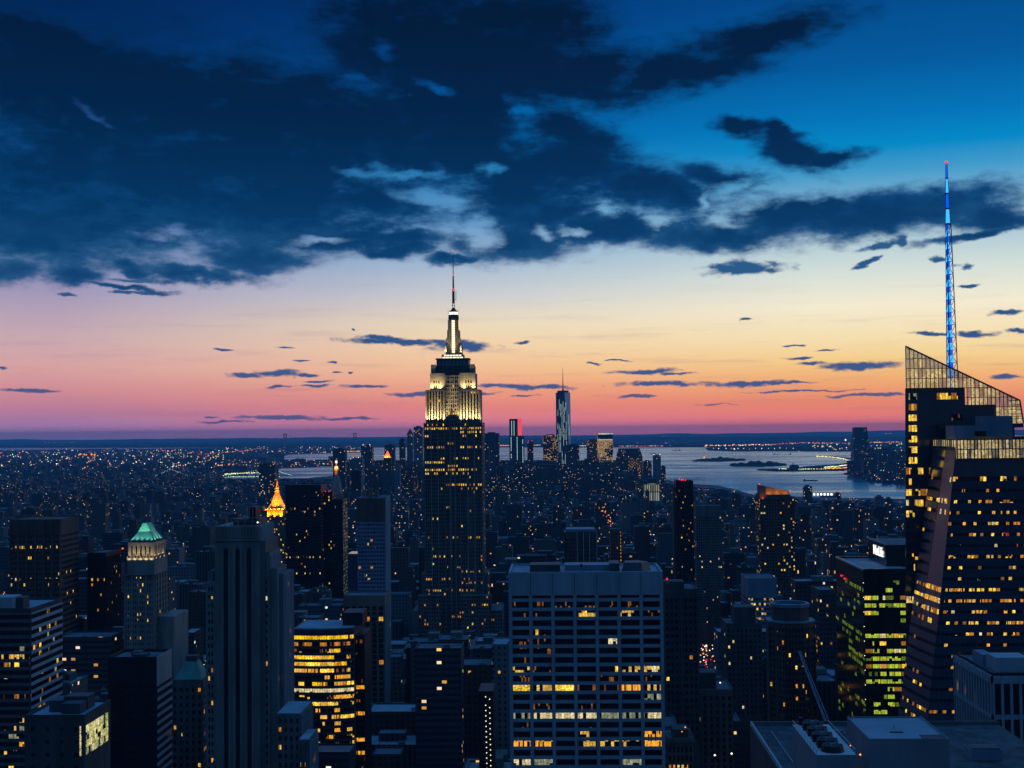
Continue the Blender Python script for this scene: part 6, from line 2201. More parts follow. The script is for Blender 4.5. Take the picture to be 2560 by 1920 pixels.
FT = [
    ('low_dark_block', 'small dark block hiding the foot of the faceted far tower', 1398, 1424, 1163, 5050, 'far_tower', None),
    ('lit_hall', 'low hall with white lit vertical windows on the near side of the bay', 1612, 1649, 1212, 4300, 'far_lit_hall', None),
    ('dark_far_tower', 'dark block with a pale lit top strip, just right of the floodlit skyscraper', 1209, 1247, 1083, 4800, 'far_tower', None),
    ('low_dark_tower', 'narrow shadowy shoulder block below the pale lit strip tower', 1207, 1223, 1122, 4600, 'far_tower', None),
    ('red_beacon_tower', 'slim dark tower with red beacons between the two tallest far towers', 1318, 1333, 1104, 5600, 'far_tower', None),
    ('orange_patched_tower', 'boxy downtown tower mottled with orange lit windows, left of the faceted tower', 1357, 1394, 1088, 5700, 'far_tower_warm', None),
    ('plain_dark_tower', 'plain dark tower overlapping the foot of the faceted glass tower', 1416, 1448, 1112, 5400, 'far_tower', None),
    ('curved_top_block', 'dark curved topped tower directly left of the amber lit tower', 1467, 1494, 1100, 5650, 'far_tower', None),
    ('amber_lit_tower', 'downtown tower glowing amber on every floor with white roof bands', 1494, 1532, 1083, 5600, None, m_bright),
    ('low_tower', 'low dark block in front of the amber lit tower', 1461, 1497, 1147, 5000, 'far_tower', None),
    ('chamfered_tower', 'broad downtown tower with sloping shoulders and faint lit ribs', 1541, 1606, 1121, 5100, None, m_dome),
    ('shore_tower', 'stubby waterside block right of the broad sloping shouldered tower', 1608, 1629, 1153, 5200, 'far_tower', None),
    ('crane_topped_tower', 'waterside tower under construction with white and red lights on top', 1633, 1652, 1138, 5300, 'far_tower_pale', None),
    ('waterside_tower', 'small last tower at the edge of the bay, right end of downtown', 1653, 1664, 1166, 5200, 'far_tower', None),
    ('dark_cluster_tower', 'dark stepped tower at the left end of the downtown cluster', 998, 1012, 1098, 4900, 'far_tower', None),
    ('pointed_tower', 'far tower with a small dark pointed roof left of the floodlit skyscraper', 1017, 1032, 1072, 5000, None, m_point),
    ('tall_pale_tower', 'tall pale ribbed far tower close left of the floodlit skyscraper', 1034, 1056, 1067, 4900, 'far_tower_pale', None),
    ('roof_lamp_tower', 'dark blocky tower with white roof lamps standing before the bay', 902, 930, 1114, 5000, 'far_tower', None),
    ('civic_tower', 'dark square tower behind the small orange pyramid roof', 961, 986, 1113, 5000, 'far_tower', None),
    ('orange_pyramid_tower', 'small far tower with a glowing orange pyramid roof', 959, 977, 1126, 4600, None, m_goldcap),
    ('broad_slab_tower', 'broad plain slab standing before the river behind the gold lantern tower', 832, 863, 1123, 4500, 'far_tower', None),
    ('low_slab_tower', 'lower grey slab right of the broad slab, with roof lights', 873, 906, 1146, 4300, 'far_tower_pale', None),
    ('black_topped_tower', 'pale block with a black upper half left of the floodlit skyscraper', 878, 902, 1177, 3500, 'far_tower', None),
    ('antenna_block', 'dark block studded with lights behind the gold pyramid tower', 647, 688, 1160, 3800, 'far_tower', None),
    ('grey_slab', 'pale grey mid distance slab under the dark cluster tower', 985, 1000, 1165, 3900, 'far_tower_pale', None),
    ('river_slab', 'lone tall dark office tower across the river, right of the bay', 2133, 2171, 1068, 7800, None, m_taper),
    ('shore_block', 'tall square silhouette block against the bay, right of the orange crowned tower', 2010, 2030, 1216, 3600, 'far_tower', None),
    ('shore_church', 'small dark peaked building on the river shore among white pier lights', 2087, 2102, 1233, 3700, 'far_tower', None),
    ('shore_pale_block', 'paler and taller shore block left of the slanted glass tower', 2190, 2209, 1242, 3300, 'far_tower_pale', None),
    ('shore_grey_block', 'smaller grey shore block beside the slanted glass tower', 2214, 2232, 1247, 3300, 'far_tower', None),
]
for nm, lb, a, b, c, Y, mt, ex in FT:
    t = far_tower(nm, lb, 'tower', a, b, c, Y, mt or 'far_tower', extra=ex, roofs=(4 if ex is None and Y < 6000 else None))
LAND += [('the lone tower across the river', 2151, 1120), ('the amber lit far tower', 1513, 1120), ('the small orange pyramid roof', 968, 1140), ('the dark block studded with lights', 667, 1180)]


# ------------------------------------------------------------------ water and land
def water_mat():
    m = D.materials.new('water')
    m.use_nodes = True
    N = NT(m.node_tree)
    g = N.new('ShaderNodeNewGeometry')
    pos = g.outputs['Position']
    lo = N.noise(N.vmath('MULTIPLY', pos, (.0006, .0022, 0)), 1.0, 5.0, .6)
    hi = N.noise(N.vmath('MULTIPLY', pos, (.004, .012, 0)), 1.0, 4.0, .6)
    k = N.math('ADD', .052, N.math('MULTIPLY', N.math('SUBTRACT', N.math('ADD', lo, N.math('MULTIPLY', hi, .5)), .75), .10))
    inc = g.outputs['Incoming']
    sc = N.new('ShaderNodeVectorMath', operation='SCALE')      # wave facets turned towards the viewer show most
    N.put(sc.inputs[0], inc)
    N.put(sc.inputs['Scale'], k)
    nrm = N.vmath('NORMALIZE', N.vmath('ADD', g.outputs['Normal'], sc.outputs[0]))
    b = N.new('ShaderNodeBsdfPrincipled')
    b.inputs['Base Color'].default_value = (.03, .11, .20, 1)
    b.inputs['Roughness'].default_value = .13
    b.inputs['Specular IOR Level'].default_value = 1.0
    b.inputs['Specular Tint'].default_value = (.66, .93, 1.0, 1)
    b.inputs['IOR'].default_value = 2.0
    N.put(b.inputs['Normal'], nrm)
    o = N.new('ShaderNodeOutputMaterial')
    N.l.new(b.outputs[0], o.inputs[0])
    MATS['water'] = m


water_mat()
pbr('land', (.035, .045, .05), vscale=.004, var=.5, streak=False, spec=0.0)
pbr('asphalt', (.05, .05, .055), vscale=.05, var=.3, streak=False)
pbr('trees', (.03, .045, .03), vscale=.05, var=.5, streak=False, spec=0.0)

b = MB()
b.quad([(-60000, -3000, -3), (60000, -3000, -3), (60000, 65000, -3), (-60000, 65000, -3)], 'water')
o = link('water', b.mesh('water'))
tag(o, kind='structure')


def G(px, py):
    p = ground(px, py)
    return (p.x, p.y)


def land(name, pts, mat='land', world=None, label=None, cat=None, z=0.0):
    poly = list(world or [G(*p) for p in pts])
    area = sum(poly[i][0] * poly[(i + 1) % len(poly)][1] - poly[(i + 1) % len(poly)][0] * poly[i][1] for i in range(len(poly)))
    if area < 0:
        poly.reverse()
    mbd = MB()
    n = len(poly)
    mbd.v = [(x, y, -4.0) for x, y in poly] + [(x, y, z) for x, y in poly]
    mbd.f = [tuple(range(n, 2 * n))] + [(j, (j + 1) % n, n + (j + 1) % n, n + j) for j in range(n)]
    mbd.m = [0] * len(mbd.f)
    mbd.mats = [mat]
    ob = link(name, mbd.mesh(name))
    tag(ob, label, cat, None, 'structure')
    return poly


def wob(pts, amp=1.0, n=6, seed=1):
    """Subdivide a shoreline given in photo columns and make it uneven."""
    rr = random.Random(seed)
    out = []
    for (a, b_), (c, d_) in zip(pts, pts[1:]):
        for k in range(n):
            t = k / n
            out.append((a + (c - a) * t, b_ + (d_ - b_) * t + (rr.uniform(-amp, amp) if k else 0)))
    out.append(pts[-1])
    return out


MANH = land('ground', None, 'asphalt', world=[(-3400, -600), (3400, -600), (3800, 4400)] + [G(*p) for p in reversed(wob([(-500, 1238), (200, 1215), (400, 1206), (560, 1199), (700, 1197), (760, 1196), (850, 1188), (930, 1180), (1000, 1172), (1250, 1168), (1400, 1166), (1550, 1170), (1640, 1192), (1700, 1207), (1796, 1214), (1896, 1239), (2040, 1242), (2257, 1247), (2760, 1254)], .8))])
BROOK = land('ground', wob([(-700, 1140), (0, 1126), (300, 1122.5), (560, 1119.5), (804, 1113), (885, 1116.5), (905, 1124)], .5) + wob([(900, 1131), (720, 1136), (692, 1142), (704, 1151), (838, 1152), (834, 1165), (700, 1169), (645, 1180), (560, 1190), (400, 1198), (150, 1207), (-700, 1236)], 1.0, 4, 3))
FAR = land('ground', None, world=[G(*p) for p in [(-700, 1112), (0, 1104.5), (300, 1103), (560, 1101), (760, 1098), (880, 1096.5), (884, 1108), (960, 1112), (1010, 1115.5), (1250, 1114), (1480, 1116), (1663, 1118), (1990, 1117.6), (2000, 1128), (2190, 1129), (2300, 1128), (2700, 1126)]] + [(55000, 64000), (-55000, 64000)])
PORT = land('ground', wob([(1763, 1119.5), (1800, 1117.6), (1996, 1117.8), (2010, 1124), (1990, 1128), (1860, 1128.5), (1770, 1126), (1763, 1119.5)], .4, 3))
JERS = land('ground', wob([(2107, 1184), (2120, 1180), (2150, 1166), (2185, 1152), (2192, 1140), (2260, 1136), (2800, 1120), (3000, 1220), (2260, 1209), (2178, 1204), (2130, 1189), (2107, 1184)], .6, 3))
PIER = land('ground', [(1893, 1172.5), (1990, 1170), (2010, 1166), (2100, 1160), (2132, 1154), (2128, 1148), (2090, 1143), (2040, 1140.5), (2042, 1139.5), (2095, 1141.5), (2135, 1146), (2142, 1152), (2140, 1166), (2110, 1176), (1950, 1178), (1893, 1174.5)])
STRIP = land('ground', [(2050, 1238.5), (2100, 1238), (2100, 1243), (2050, 1243)])


def in_poly(x, y, poly):
    c = False
    n = len(poly)
    j = n - 1
    for i in range(n):
        xi, yi = poly[i]
        xj, yj = poly[j]
        if (yi > y) != (yj > y) and x < (xj - xi) * (y - yi) / (yj - yi) + xi:
            c = not c
        j = i
    return c


def ridge(name, label, pts, Y0, depth, hpx, seed, mat='land', kind='structure', cat=None, seg=60):
    """Long low hill or wooded island: a bumpy ridge standing on the ground between photo columns."""
    mbd = MB()
    n = seg
    rows = []
    for i in range(n + 1):
        t = i / n
        px = pts[0][0] + (pts[1][0] - pts[0][0]) * t
        py = pts[0][1] + (pts[1][1] - pts[0][1]) * t
        g_ = at(px, py, Y0)
        h = hpx(t) * Y0 / F_PX * (0.72 + .55 * mnoise.noise(Vector((t * 9 + seed, seed, 0))) + .25 * mnoise.noise(Vector((t * 40, seed, 3))))
        h = max(h, 0.2)
        dp = depth * (.25 + .75 * math.sin(math.pi * min(max(t, .02), .98)) ** .5)
        rows.append([(g_.x, Y0 - dp / 2, -3.5), (g_.x, Y0 - dp / 3, h * .7), (g_.x, Y0, h), (g_.x, Y0 + dp / 2, -3.5)])
    for r_ in rows:
        mbd.v += r_
    for i in range(n):
        for k in range(3):
            a = i * 4 + k
            mbd.f.append((a, a + 4, a + 5, a + 1))
            mbd.m.append(0)
    mbd.mats = [mat]
    ob = link(name, mbd.mesh(name))
    tag(ob, label, cat, None, kind)
    return ob


ridge('hills', None, [(-700, 1095), (2900, 1095)], 60000, 7000, lambda t: 8.5 + 1.5 * math.sin(9 * t), 4, seg=300)
ridge('hills', None, [(1000, 1115), (2650, 1115)], 34000, 9000, lambda t: 10 * math.exp(-((t - .38) / .28) ** 2) + 3, 9, seg=200)
ridge('hills', None, [(860, 1115), (1010, 1116)], 27000, 1500, lambda t: 9, 2)
island_Y = ground(1794, 1151).y
ridge('terrain', None, [(1740, 1150.5), (1862, 1150.5)], ground(1800, 1150.5).y, 260, lambda t: 8 * (.5 + math.sin(math.pi * t) * .6), 5, 'trees')
ridge('terrain', None, [(1826, 1163), (1964, 1163)], ground(1890, 1163).y, 300, lambda t: 11.5 * (.4 + math.sin(math.pi * t) * .75), 8, 'trees')
land('ground', [(1729, 1151.5), (1745, 1149), (1862, 1148), (1864, 1151), (1800, 1153.5), (1735, 1153)])
land('ground', [(1823, 1163), (1840, 1160), (1964, 1160), (1966, 1163), (1900, 1166), (1835, 1165.5)])


# statue on its island
def statue():
    Y = ground(1759, 1150).y
    sc = Y / F_PX
    x = xat(1760.5, 1145, Y)
    T = Thing('statue', 'tiny statue with raised torch on a floodlit pedestal, left tip of the island', 'statue', (x, Y))
    p, s_ = T.mb('pedestal'), T.mb('figure')
    p.box(x - 3.2 * sc, x + 3.2 * sc, Y - 3 * sc, Y + 3 * sc, 0, 5 * sc, 'warm_stone')
    p.prism([(x - 1.6 * sc, Y - 1.6 * sc), (x + 1.6 * sc, Y - 1.6 * sc), (x + 1.6 * sc, Y + 1.6 * sc), (x - 1.6 * sc, Y + 1.6 * sc)], 5 * sc, 12 * sc, 'warm_stone', scale=.8)
    s_.cyl(x, Y, 12 * sc, 18 * sc, 1.2 * sc, .7 * sc, 'copper', 8)
    s_.cyl(x, Y, 18 * sc, 19.6 * sc, .5 * sc, .4 * sc, 'copper', 8)
    s_.tube((x + .4 * sc, Y, 17.6 * sc), (x + 1.0 * sc, Y, 22 * sc), .3 * sc, .2 * sc, 'copper', 6)
    T.mb('torch').octa((x + 1.05 * sc, Y, 22.4 * sc), .5 * sc, 'g_warm')
    T.done(0)
    spot(T, 'floodlight', (x - 2 * sc, Y - 12 * sc, 2 * sc), (x, Y, 10 * sc), 700000, (255, 150, 110), 60, 1.0, 2)


statue()


def boat(label, px0, px1, py, cabin, h=2.2):
    Y = ground((px0 + px1) / 2, py).y
    sc = Y / F_PX
    a, b = xat(px0, py, Y), xat(px1, py, Y)
    T = Thing('boat', label, 'boat', ((a + b) / 2, Y, -3))
    w_ = 3.0 * sc
    hull = T.mb('hull')
    n = len(hull.v)
    hull.prism([(a, Y), (a + (b - a) * .08, Y - w_), (b - (b - a) * .1, Y - w_), (b, Y), (b - (b - a) * .1, Y + w_), (a + (b - a) * .08, Y + w_)], -3.2, -3 + h * sc, 'black_metal', scale=1.02)
    c = T.mb('cabin')
    ca = a + (b - a) * cabin
    c.box(ca, ca + (b - a) * .1, Y - w_ * .5, Y + w_ * .5, -3 + h * sc, -3 + (h + 3) * sc, 'warm_stone')
    T.mb('lamp').octa((ca, Y, -3 + (h + 4) * sc), .5 * sc, 'g_orange')
    T.done(0)


boat('long dark barge with a small cabin crossing the near part of the bay', 2008, 2044, 1201, .04)
boat('distant dark ship on the bay above the statue island', 1681, 1702, 1126.5, .8, 1.2)
boat('tiny far ship on the open water, right of the wooded islands', 1933, 1953, 1135.5, .1, .9)
boat('tiny vessel farther right of the other tiny far ship', 1960, 1979, 1135.3, .8, .9)


def terminal():
    Y = ground(1987, 1174).y
    sc = Y / F_PX
    x = lambda px: xat(px, 1170, Y)
    T = Thing('terminal_building', 'dark peaked waterfront hall with a pointed turret on the lit pier', 'hall', (x(1987), Y))
    w_ = T.mb('wall')
    w_.box(x(1975), x(1998), Y, Y + 12 * sc, 0, 8 * sc, 'dark_stone')
    r = T.mb('roof')
    r.prism([(x(1975), Y), (x(1998), Y), (x(1998), Y + 12 * sc), (x(1975), Y + 12 * sc)], 8 * sc, 12 * sc, 'dark_stone', scale=.7)
    t = T.mb('turret')
    t.cyl(x(1983), Y + 2 * sc, 8 * sc, 14 * sc, 1.4 * sc, 1.2 * sc, 'dark_stone', 8)
    t.cyl(x(1983), Y + 2 * sc, 14 * sc, 19 * sc, 1.5 * sc, .1 * sc, 'dark_stone', 8)
    T.done(0)


terminal()
for k_, (px, lab) in enumerate([(735, 'left port crane with raised boom by the inlet'), (742, 'port crane standing just right of the left one'), (801, 'port crane at the right end of the inlet, boom leaning left'), (810, 'rightmost port crane with its boom pointing up right')]):
    Yk = ground(px, 1160).y
    sc = Yk / F_PX
    xk = xat(px, 1160, Yk)
    T = Thing('port_crane', lab, 'crane', (xk, Yk), 'port cranes by the inlet')
    f = T.mb('frame')
    for s_ in (-1, 1):
        f.tube((xk + s_ * 1.6 * sc, Yk, 0), (xk + s_ * .8 * sc, Yk, 9 * sc), .35 * sc, .3 * sc, 'black_metal', 4)
    f.tube((xk - 1.6 * sc, Yk, 5 * sc), (xk + 1.6 * sc, Yk, 5 * sc), .3 * sc, .3 * sc, 'black_metal', 4)
    T.mb('boom').tube((xk, Yk, 8 * sc), (xk + (3 if k_ % 2 else -2) * sc, Yk, 18 * sc), .35 * sc, .2 * sc, 'black_metal', 4)
    T.done(0)


# ------------------------------------------------------------------ bridges
def suspension(name, label, towers, Y, deck, top, anchors, tw, mat, lamps=None, legs=True, nl=18, lsize=1.0, deckpy=None):
    T = Thing(name, label, 'bridge', (xat(towers[0], deck, Y), Y))
    t, d, c, l = T.mb('tower'), T.mb('deck'), T.mb('cable'), T.mb('lamp')
    sc = Y / F_PX
    zt = zat(top, towers[0], Y)
    zd = zat(deck, towers[0], Y)
    xs = [xat(p, deck, Y) for p in towers]
    for i, xx in enumerate(xs):
        if i:
            t = T.mb('tower')
        for s_ in (-1, 1):
            t.box(xx + s_ * tw * sc * .5 - tw * sc * .18, xx + s_ * tw * sc * .5 + tw * sc * .18, Y - 2 * sc, Y + 2 * sc, -3, zt, mat)
        for f in (.45, .97):
            zz = max(3, zt * f)
            t.box(xx - tw * sc * .31, xx + tw * sc * .31, Y - 1.6 * sc, Y + 1.6 * sc, zz - 1.2 * sc, zz, mat)
    xa = [xat(p, deck, Y) for p in anchors]
    d.box(min(xa), max(xa), Y - 1.5 * sc, Y + 1.5 * sc, zd - .5 * sc, zd + .35 * sc, mat)
    pts = [(xa[0], zd)] + [(xx, zt) for xx in xs] + [(xa[1], zd)]
    for k, ((ax, az_), (bx, bz)) in enumerate(zip(pts, pts[1:])):
        prev = None
        mid = 0 < k < len(pts) - 2
        for j in range(nl + 1):
            u = j / nl
            if mid:
                zz = zd + .6 * sc + (zt - zd - .6 * sc) * (2 * u - 1) ** 2
            else:
                zz = az_ + (bz - az_) * (u ** 1.25 if az_ < bz else 1 - (1 - u) ** 1.25)
            p = Vector((ax + (bx - ax) * u, Y - 1.5 * sc, zz))
            if prev is not None:
                c.tube(prev, p, .22 * sc, .22 * sc, mat, 4)
            if lamps:
                l.octa(tuple(p + Vector((0, -.4 * sc, .3 * sc))), lsize * sc, lamps)
            prev = p
    T.done(0)
    return T


suspension('suspension_bridge', 'far faint suspension bridge with two tall towers on the horizon water, left half', [713, 887.5], 29000.0, 1107.5, 1084, (640, 985), 5.5, 'dark_metal')
Yb = ground(430, 1196).y
suspension('suspension_bridge', 'nearer bridge whose two cables are strung with white green lamps', [427.5], Yb, 1196, 1173, (366, 492), 5, 'dark_metal', 'g_green', nl=16, lsize=.62)
Yb2 = ground(640, 1193).y
suspension('suspension_bridge', 'brightly lit bridge deck behind the gold pyramid tower, its lamps in dense rows', [640, 690], Yb2, 1189, 1176, (560, 730), 4, 'dark_metal', 'g_green', nl=14, lsize=.7)


# the two dotted columns of stair lights, bottom centre
Yd = 620.0
T = Thing('dotted_lamp_building', 'black narrow building marked by two vertical rows of white lamp dots', 'building', (xat(1220, 1800, Yd), Yd + 10))
w = T.mb('wall')
w.box(xat(1196, 1735, Yd), xat(1232, 1735, Yd), Yd, Yd + 20, 0, zat(1728, 1214, Yd), 'black_metal')
for px, s0 in ((1214, 1742), (1224, 1748)):
    for k in range(14):
        py = s0 + k * 13.2 + (8 if k else 0)
        p = at(px + k * .25, py, Yd - .3)
        T.mb('lamp').octa((p.x, p.y, p.z), .32, 'g_cream')
T.done(0, (xat(1194, 1735, Yd), xat(1234, 1735, Yd), Yd - 3, Yd + 23), [(1188, 1240, 1960, Yd)], ('the twin rows of lamp dots', 1214, 1780))
CLEAR.append((1746, 1792, 1674, 1430))
FOOT.append((xat(1747, 1640, 1500), xat(1790, 1640, 1500), 1425, 1720))
CLEAR.append((1858, 1890, 1960, 900))

# ------------------------------------------------------------------ plain city blocks
rc = random.Random(77)
SPECS = []


def avoid(x0, x1, y0, y1):
    for a, b_, c, d_ in FOOT:
        if x0 < b_ and x1 > a and y0 < d_ and y1 > c:
            return True
    return False


def shore_y(px):
    pts = [(1560, 1172), (1640, 1196), (1700, 1209), (1796, 1217), (1896, 1240), (2040, 1244), (2257, 1250), (3000, 1260)]
    for (a, b_), (c, d_) in zip(pts, pts[1:]):
        if px < c:
            return b_ + (d_ - b_) * max(0.0, (px - a)) / (c - a)
    return 1260


def try_add(x0, x1, y0, y1, h, mat=None):
    if avoid(x0, x1, y0, y1):
        return
    ax, ay = proj((x0, y0, h))
    bx, by = proj((x1, y0, h))
    if bx < -160 or ax > 2720:
        return
    Y = y0
    lim = 1700 if Y < 700 else 1600 if Y < 850 else 1540 if Y < 1000 else 1440 if Y < 1250 else 1370 if Y < 1600 else 1300 if Y < 2100 else 1245 if Y < 2800 else 1200 if Y < 4000 else 1150
    for a, b_, ym, Yo in CLEAR:
        if Y < Yo + 5 and ax < b_ and bx > a:
            lim = max(lim, ym)
    if bx > 1560 and Y > 1500:
        lim = max(lim, shore_y((ax + bx) / 2) + 3)
    if 560 < bx and ax < 860 and Y > 2000:
        lim = max(lim, 1196)
    top = min(ay, by)
    if top < lim:
        h = 260 - (lim + rc.uniform(0, 25) - proj((x0, y0, 260))[1]) * Y / F_PX
    if h < 7:
        return
    SPECS.append((x0, x1, y0, y1, h, mat))


def heights(X, Y):
    px = proj((X, Y, 0))[0]
    r = rc.random()
    if Y < 1000:
        return rc.uniform(75, 150)
    if Y < 1600:
        return rc.uniform(45, 105) if r < .8 else rc.uniform(100, 150)
    if Y < 2600:
        return rc.uniform(25, 70) if r < .86 else rc.uniform(70, 125)
    if Y < 4600:
        return rc.uniform(14, 34) if r < .9 else rc.uniform(40, 85)
    if 860 < px < 1640 and Y > 4600:
        return rc.uniform(60, 150) if r < .8 else rc.uniform(120, 170)
    return rc.uniform(14, 34) if r < .85 else rc.uniform(40, 65)


Yc = 610.0
while Yc < 7600:
    far = Yc > 2600
    dep = 28.0
    for row in range(2):
        y0 = Yc + row * (dep + 1.5)
        X = -.47 * y0 - 60
        X = math.floor(X / 260) * 260.0
        while X < .36 * y0 + 260:
            ave = X % 260.0
            if ave < 26:
                X += 26 - ave
                continue
            wdt = rc.uniform(14, 34) if y0 > 1500 else rc.uniform(20, 46)
            if ave + wdt > 260:
                wdt = max(9, 260 - ave)
            cx = X + wdt / 2
            if in_poly(cx, y0 + dep / 2, MANH) and in_poly(cx, y0 + 70, MANH):
                if not (far and rc.random() < .05):
                    try_add(X + .3, X + wdt - .3, y0 + rc.uniform(0, 3), y0 + dep - rc.uniform(0, 5), heights(cx, y0))
            X += wdt
    Yc += 78.0
# across the rivers
for k in range(8500):
    px = rc.uniform(-60, 1000)
    py = rc.uniform(1122, 1232)
    g_ = ground(px, py)
    if in_poly(g_.x, g_.y, BROOK) and g_.y > 5200:
        s_ = rc.uniform(9, 22) * (1 + g_.y / 14000)
        hh = rc.uniform(8, 17) if rc.random() < .94 else rc.uniform(26, 62)
        if g_.y > 13000:
            hh *= .6
        SPECS.append((g_.x - s_, g_.x + s_, g_.y - s_ * .6, g_.y + s_ * .6, hh, 'far_block'))
for k in range(900):
    px = rc.uniform(2100, 2600)
    py = rc.uniform(1136, 1212)
    g_ = ground(px, py)
    if in_poly(g_.x, g_.y, JERS):
        s_ = rc.uniform(12, 30)
        hh = rc.uniform(10, 30) if rc.random() < .75 else rc.uniform(50, 130)
        SPECS.append((g_.x - s_, g_.x + s_, g_.y - s_ * .6, g_.y + s_ * .6, hh, 'far_block'))

import numpy as np
ZS = 4.0
zb = np.full((480, 640), 1e9, dtype=np.float32)


def rect_of(pts):
    q_ = [proj(p) for p in pts]
    xs, ys = [a for a, _ in q_], [b_ for _, b_ in q_]
    return min(xs), max(xs), min(ys), max(ys)


for p in OCC:
    if p[0][1] < 5:
        continue
    fr = sorted(p, key=lambda c: c[1])[:4]
    x0, x1, y0, y1 = rect_of(fr)
    i0, i1, j0, j1 = max(0, int(round(x0 / ZS))), min(640, int(round(x1 / ZS))), max(0, int(round(y0 / ZS))), min(480, int(round(y1 / ZS)))
    if i1 > i0 and j1 > j0:
        v = zb[j0:j1, i0:i1]
        np.minimum(v, fr[0][1], out=v)
SPECS.sort(key=lambda q_: q_[2])
vis = []
for k, (x0, x1, y0, y1, h, mt) in enumerate(SPECS):
    a, b_, c, d_ = rect_of([(x0, y0, h), (x1, y0, h), (x1, y1, h), (x0, y0, 0), (x1, y0, 0)])
    i0, i1, j0, j1 = max(0, int(a / ZS)), min(640, int(b_ / ZS) + 1), max(0, int(c / ZS)), min(480, int(d_ / ZS) + 1)
    n_ = 0
    if i1 > i0 and j1 > j0:
        v = zb[j0:j1, i0:i1]
        n_ = int((v > y0).sum())
        np.minimum(v, y0, out=v)
    vis.append(n_)
order = sorted(range(len(SPECS)), key=lambda k: -vis[k])
single = [k for k in order[:290] if vis[k] > 0 and SPECS[k][5] is None]
single_set = set(single)

TONES = [('block_brick', 'brown brick'), ('block_grey', 'grey stone'), ('block_tan', 'tan masonry'), ('block_dark', 'near black'), ('block_pale', 'pale concrete'), ('block_glass', 'dark glass'), ('block_grey', 'grey stone'), ('block_dark', 'near black'), ('block_brick', 'brown brick')]
unit = {}
for mt in set(t for t, _ in TONES) | {'dark_metal', 'tar_roof', 'pale_roof', 'grey_stone'}:
    ub = MB()
    ub.box(-.5, .5, -.5, .5, 0, 1, mt)
    unit[mt] = ub.mesh('wall')
ring = {}
for mt in set(t for t, _ in TONES):
    ub = MB()
    for q_ in ((-.5, .5, -.5, -.485), (-.5, .5, .485, .5), (-.5, -.485, -.485, .485), (.485, .5, -.485, .485)):
        ub.box(*q_, 0, 1, mt)
    ring[mt] = ub.mesh('parapet')
OCC.clear()
tb = MB()
tank(tb, 0, 0, 0, 2.0)
tank_me = tb.mesh('water_tank')


def child(name, me, root, loc, scale):
    o_ = D.objects.new(name, me)
    COL.objects.link(o_)
    o_.parent = root
    o_.location = loc
    o_.scale = scale
    return o_


ORD = 'first second third fourth fifth sixth seventh eighth ninth tenth eleventh twelfth thirteenth fourteenth fifteenth sixteenth seventeenth eighteenth nineteenth twentieth'.split()
info = []
for k in single:
    x0, x1, y0, y1, h, _ = SPECS[k]
    cx, cy = proj(((x0 + x1) / 2, y0, h * .8))
    best = min(LAND, key=lambda L: math.hypot(L[1] - cx, L[2] - cy))
    dx, dy = cx - best[1], cy - best[2]
    rel = ('left of' if dx < 0 else 'right of') if abs(dx) > abs(dy) else ('above' if dy < 0 else 'below')
    info.append([k, best[0], rel, math.hypot(dx, dy)])
seen = {}
for it in sorted(info, key=lambda q_: q_[3]):
    key = (it[1], it[2])
    seen[key] = seen.get(key, 0) + 1
    it.append(seen[key])
for k, lm, rel, _, num in info:
    x0, x1, y0, y1, h, _ = SPECS[k]
    w_, d_ = x1 - x0, y1 - y0
    mt, tone = rc.choice(TONES)
    size = 'tall' if h > 95 else ('low' if h < 40 else 'middling')
    feat = rc.choice(['tank', 'plant', 'plant', 'step', 'flat'])
    root = D.objects.new('city_building', None)
    COL.objects.link(root)
    root.location = ((x0 + x1) / 2, (y0 + y1) / 2, 0)
    zt = h
    hs = h
    if feat == 'step':
        hs = h
        h = h * rc.uniform(.80, .90) - 3
    child('wall', unit[mt], root, (0, 0, 0), (w_, d_, h))
    child('parapet', ring[mt], root, (0, 0, h + .005), (w_ - .01, d_ - .01, 1.1))
    rf = rc.choice(['tar_roof', 'tar_roof', 'pale_roof'])
    child('roof', unit[rf], root, (0, 0, h - .05), (w_ - 1.0, d_ - 1.0, .25))
    par = unit[mt]
    words_ = ''
    if feat == 'tank':
        child('water_tank', tank_me, root, (rc.uniform(-.25, .25) * w_, rc.uniform(-.2, .2) * d_, h + .2), (1, 1, 1))
        words_ = ' with water tank'
    if feat in ('plant', 'tank'):
        child('penthouse', unit[rc.choice(['dark_metal', 'grey_stone', mt])], root, (rc.uniform(-.15, .15) * w_, .1 * d_, h + .2), (w_ * rc.uniform(.25, .5), d_ * rc.uniform(.3, .55), rc.uniform(3, 6)))
    if feat == 'step':
        child('upper_storey', par, root, (0, .06 * d_, h + .2), (w_ * .68, d_ * .7, hs - h))
        child('parapet', ring[mt], root, (0, .06 * d_, hs + .205), (w_ * .67, d_ * .69, .9))
        words_ = ' with setback top'
    if y0 < 1700:
        for _ in range(rc.randint(1, 3)):
            child('rooftop_unit', unit[rc.choice(['dark_metal', 'grey_stone', 'pale_roof'])], root, (rc.uniform(-.4, .4) * w_, -rc.uniform(.2, .38) * d_, h + .2), (rc.uniform(1.5, 4), rc.uniform(1.5, 4), rc.uniform(1, 2.4)))
    n_ord = ORD[num - 1] if num <= 20 else '%dth' % num
    text = '%s %s block%s, %s %s %s' % (size, tone, words_, n_ord, rel, lm)
    if len(text.split()) > 16:
        text = '%s block%s, %s %s %s' % (tone, words_, n_ord, rel, lm)
    tag(root, text, 'building', 'plain blocks filling the city')

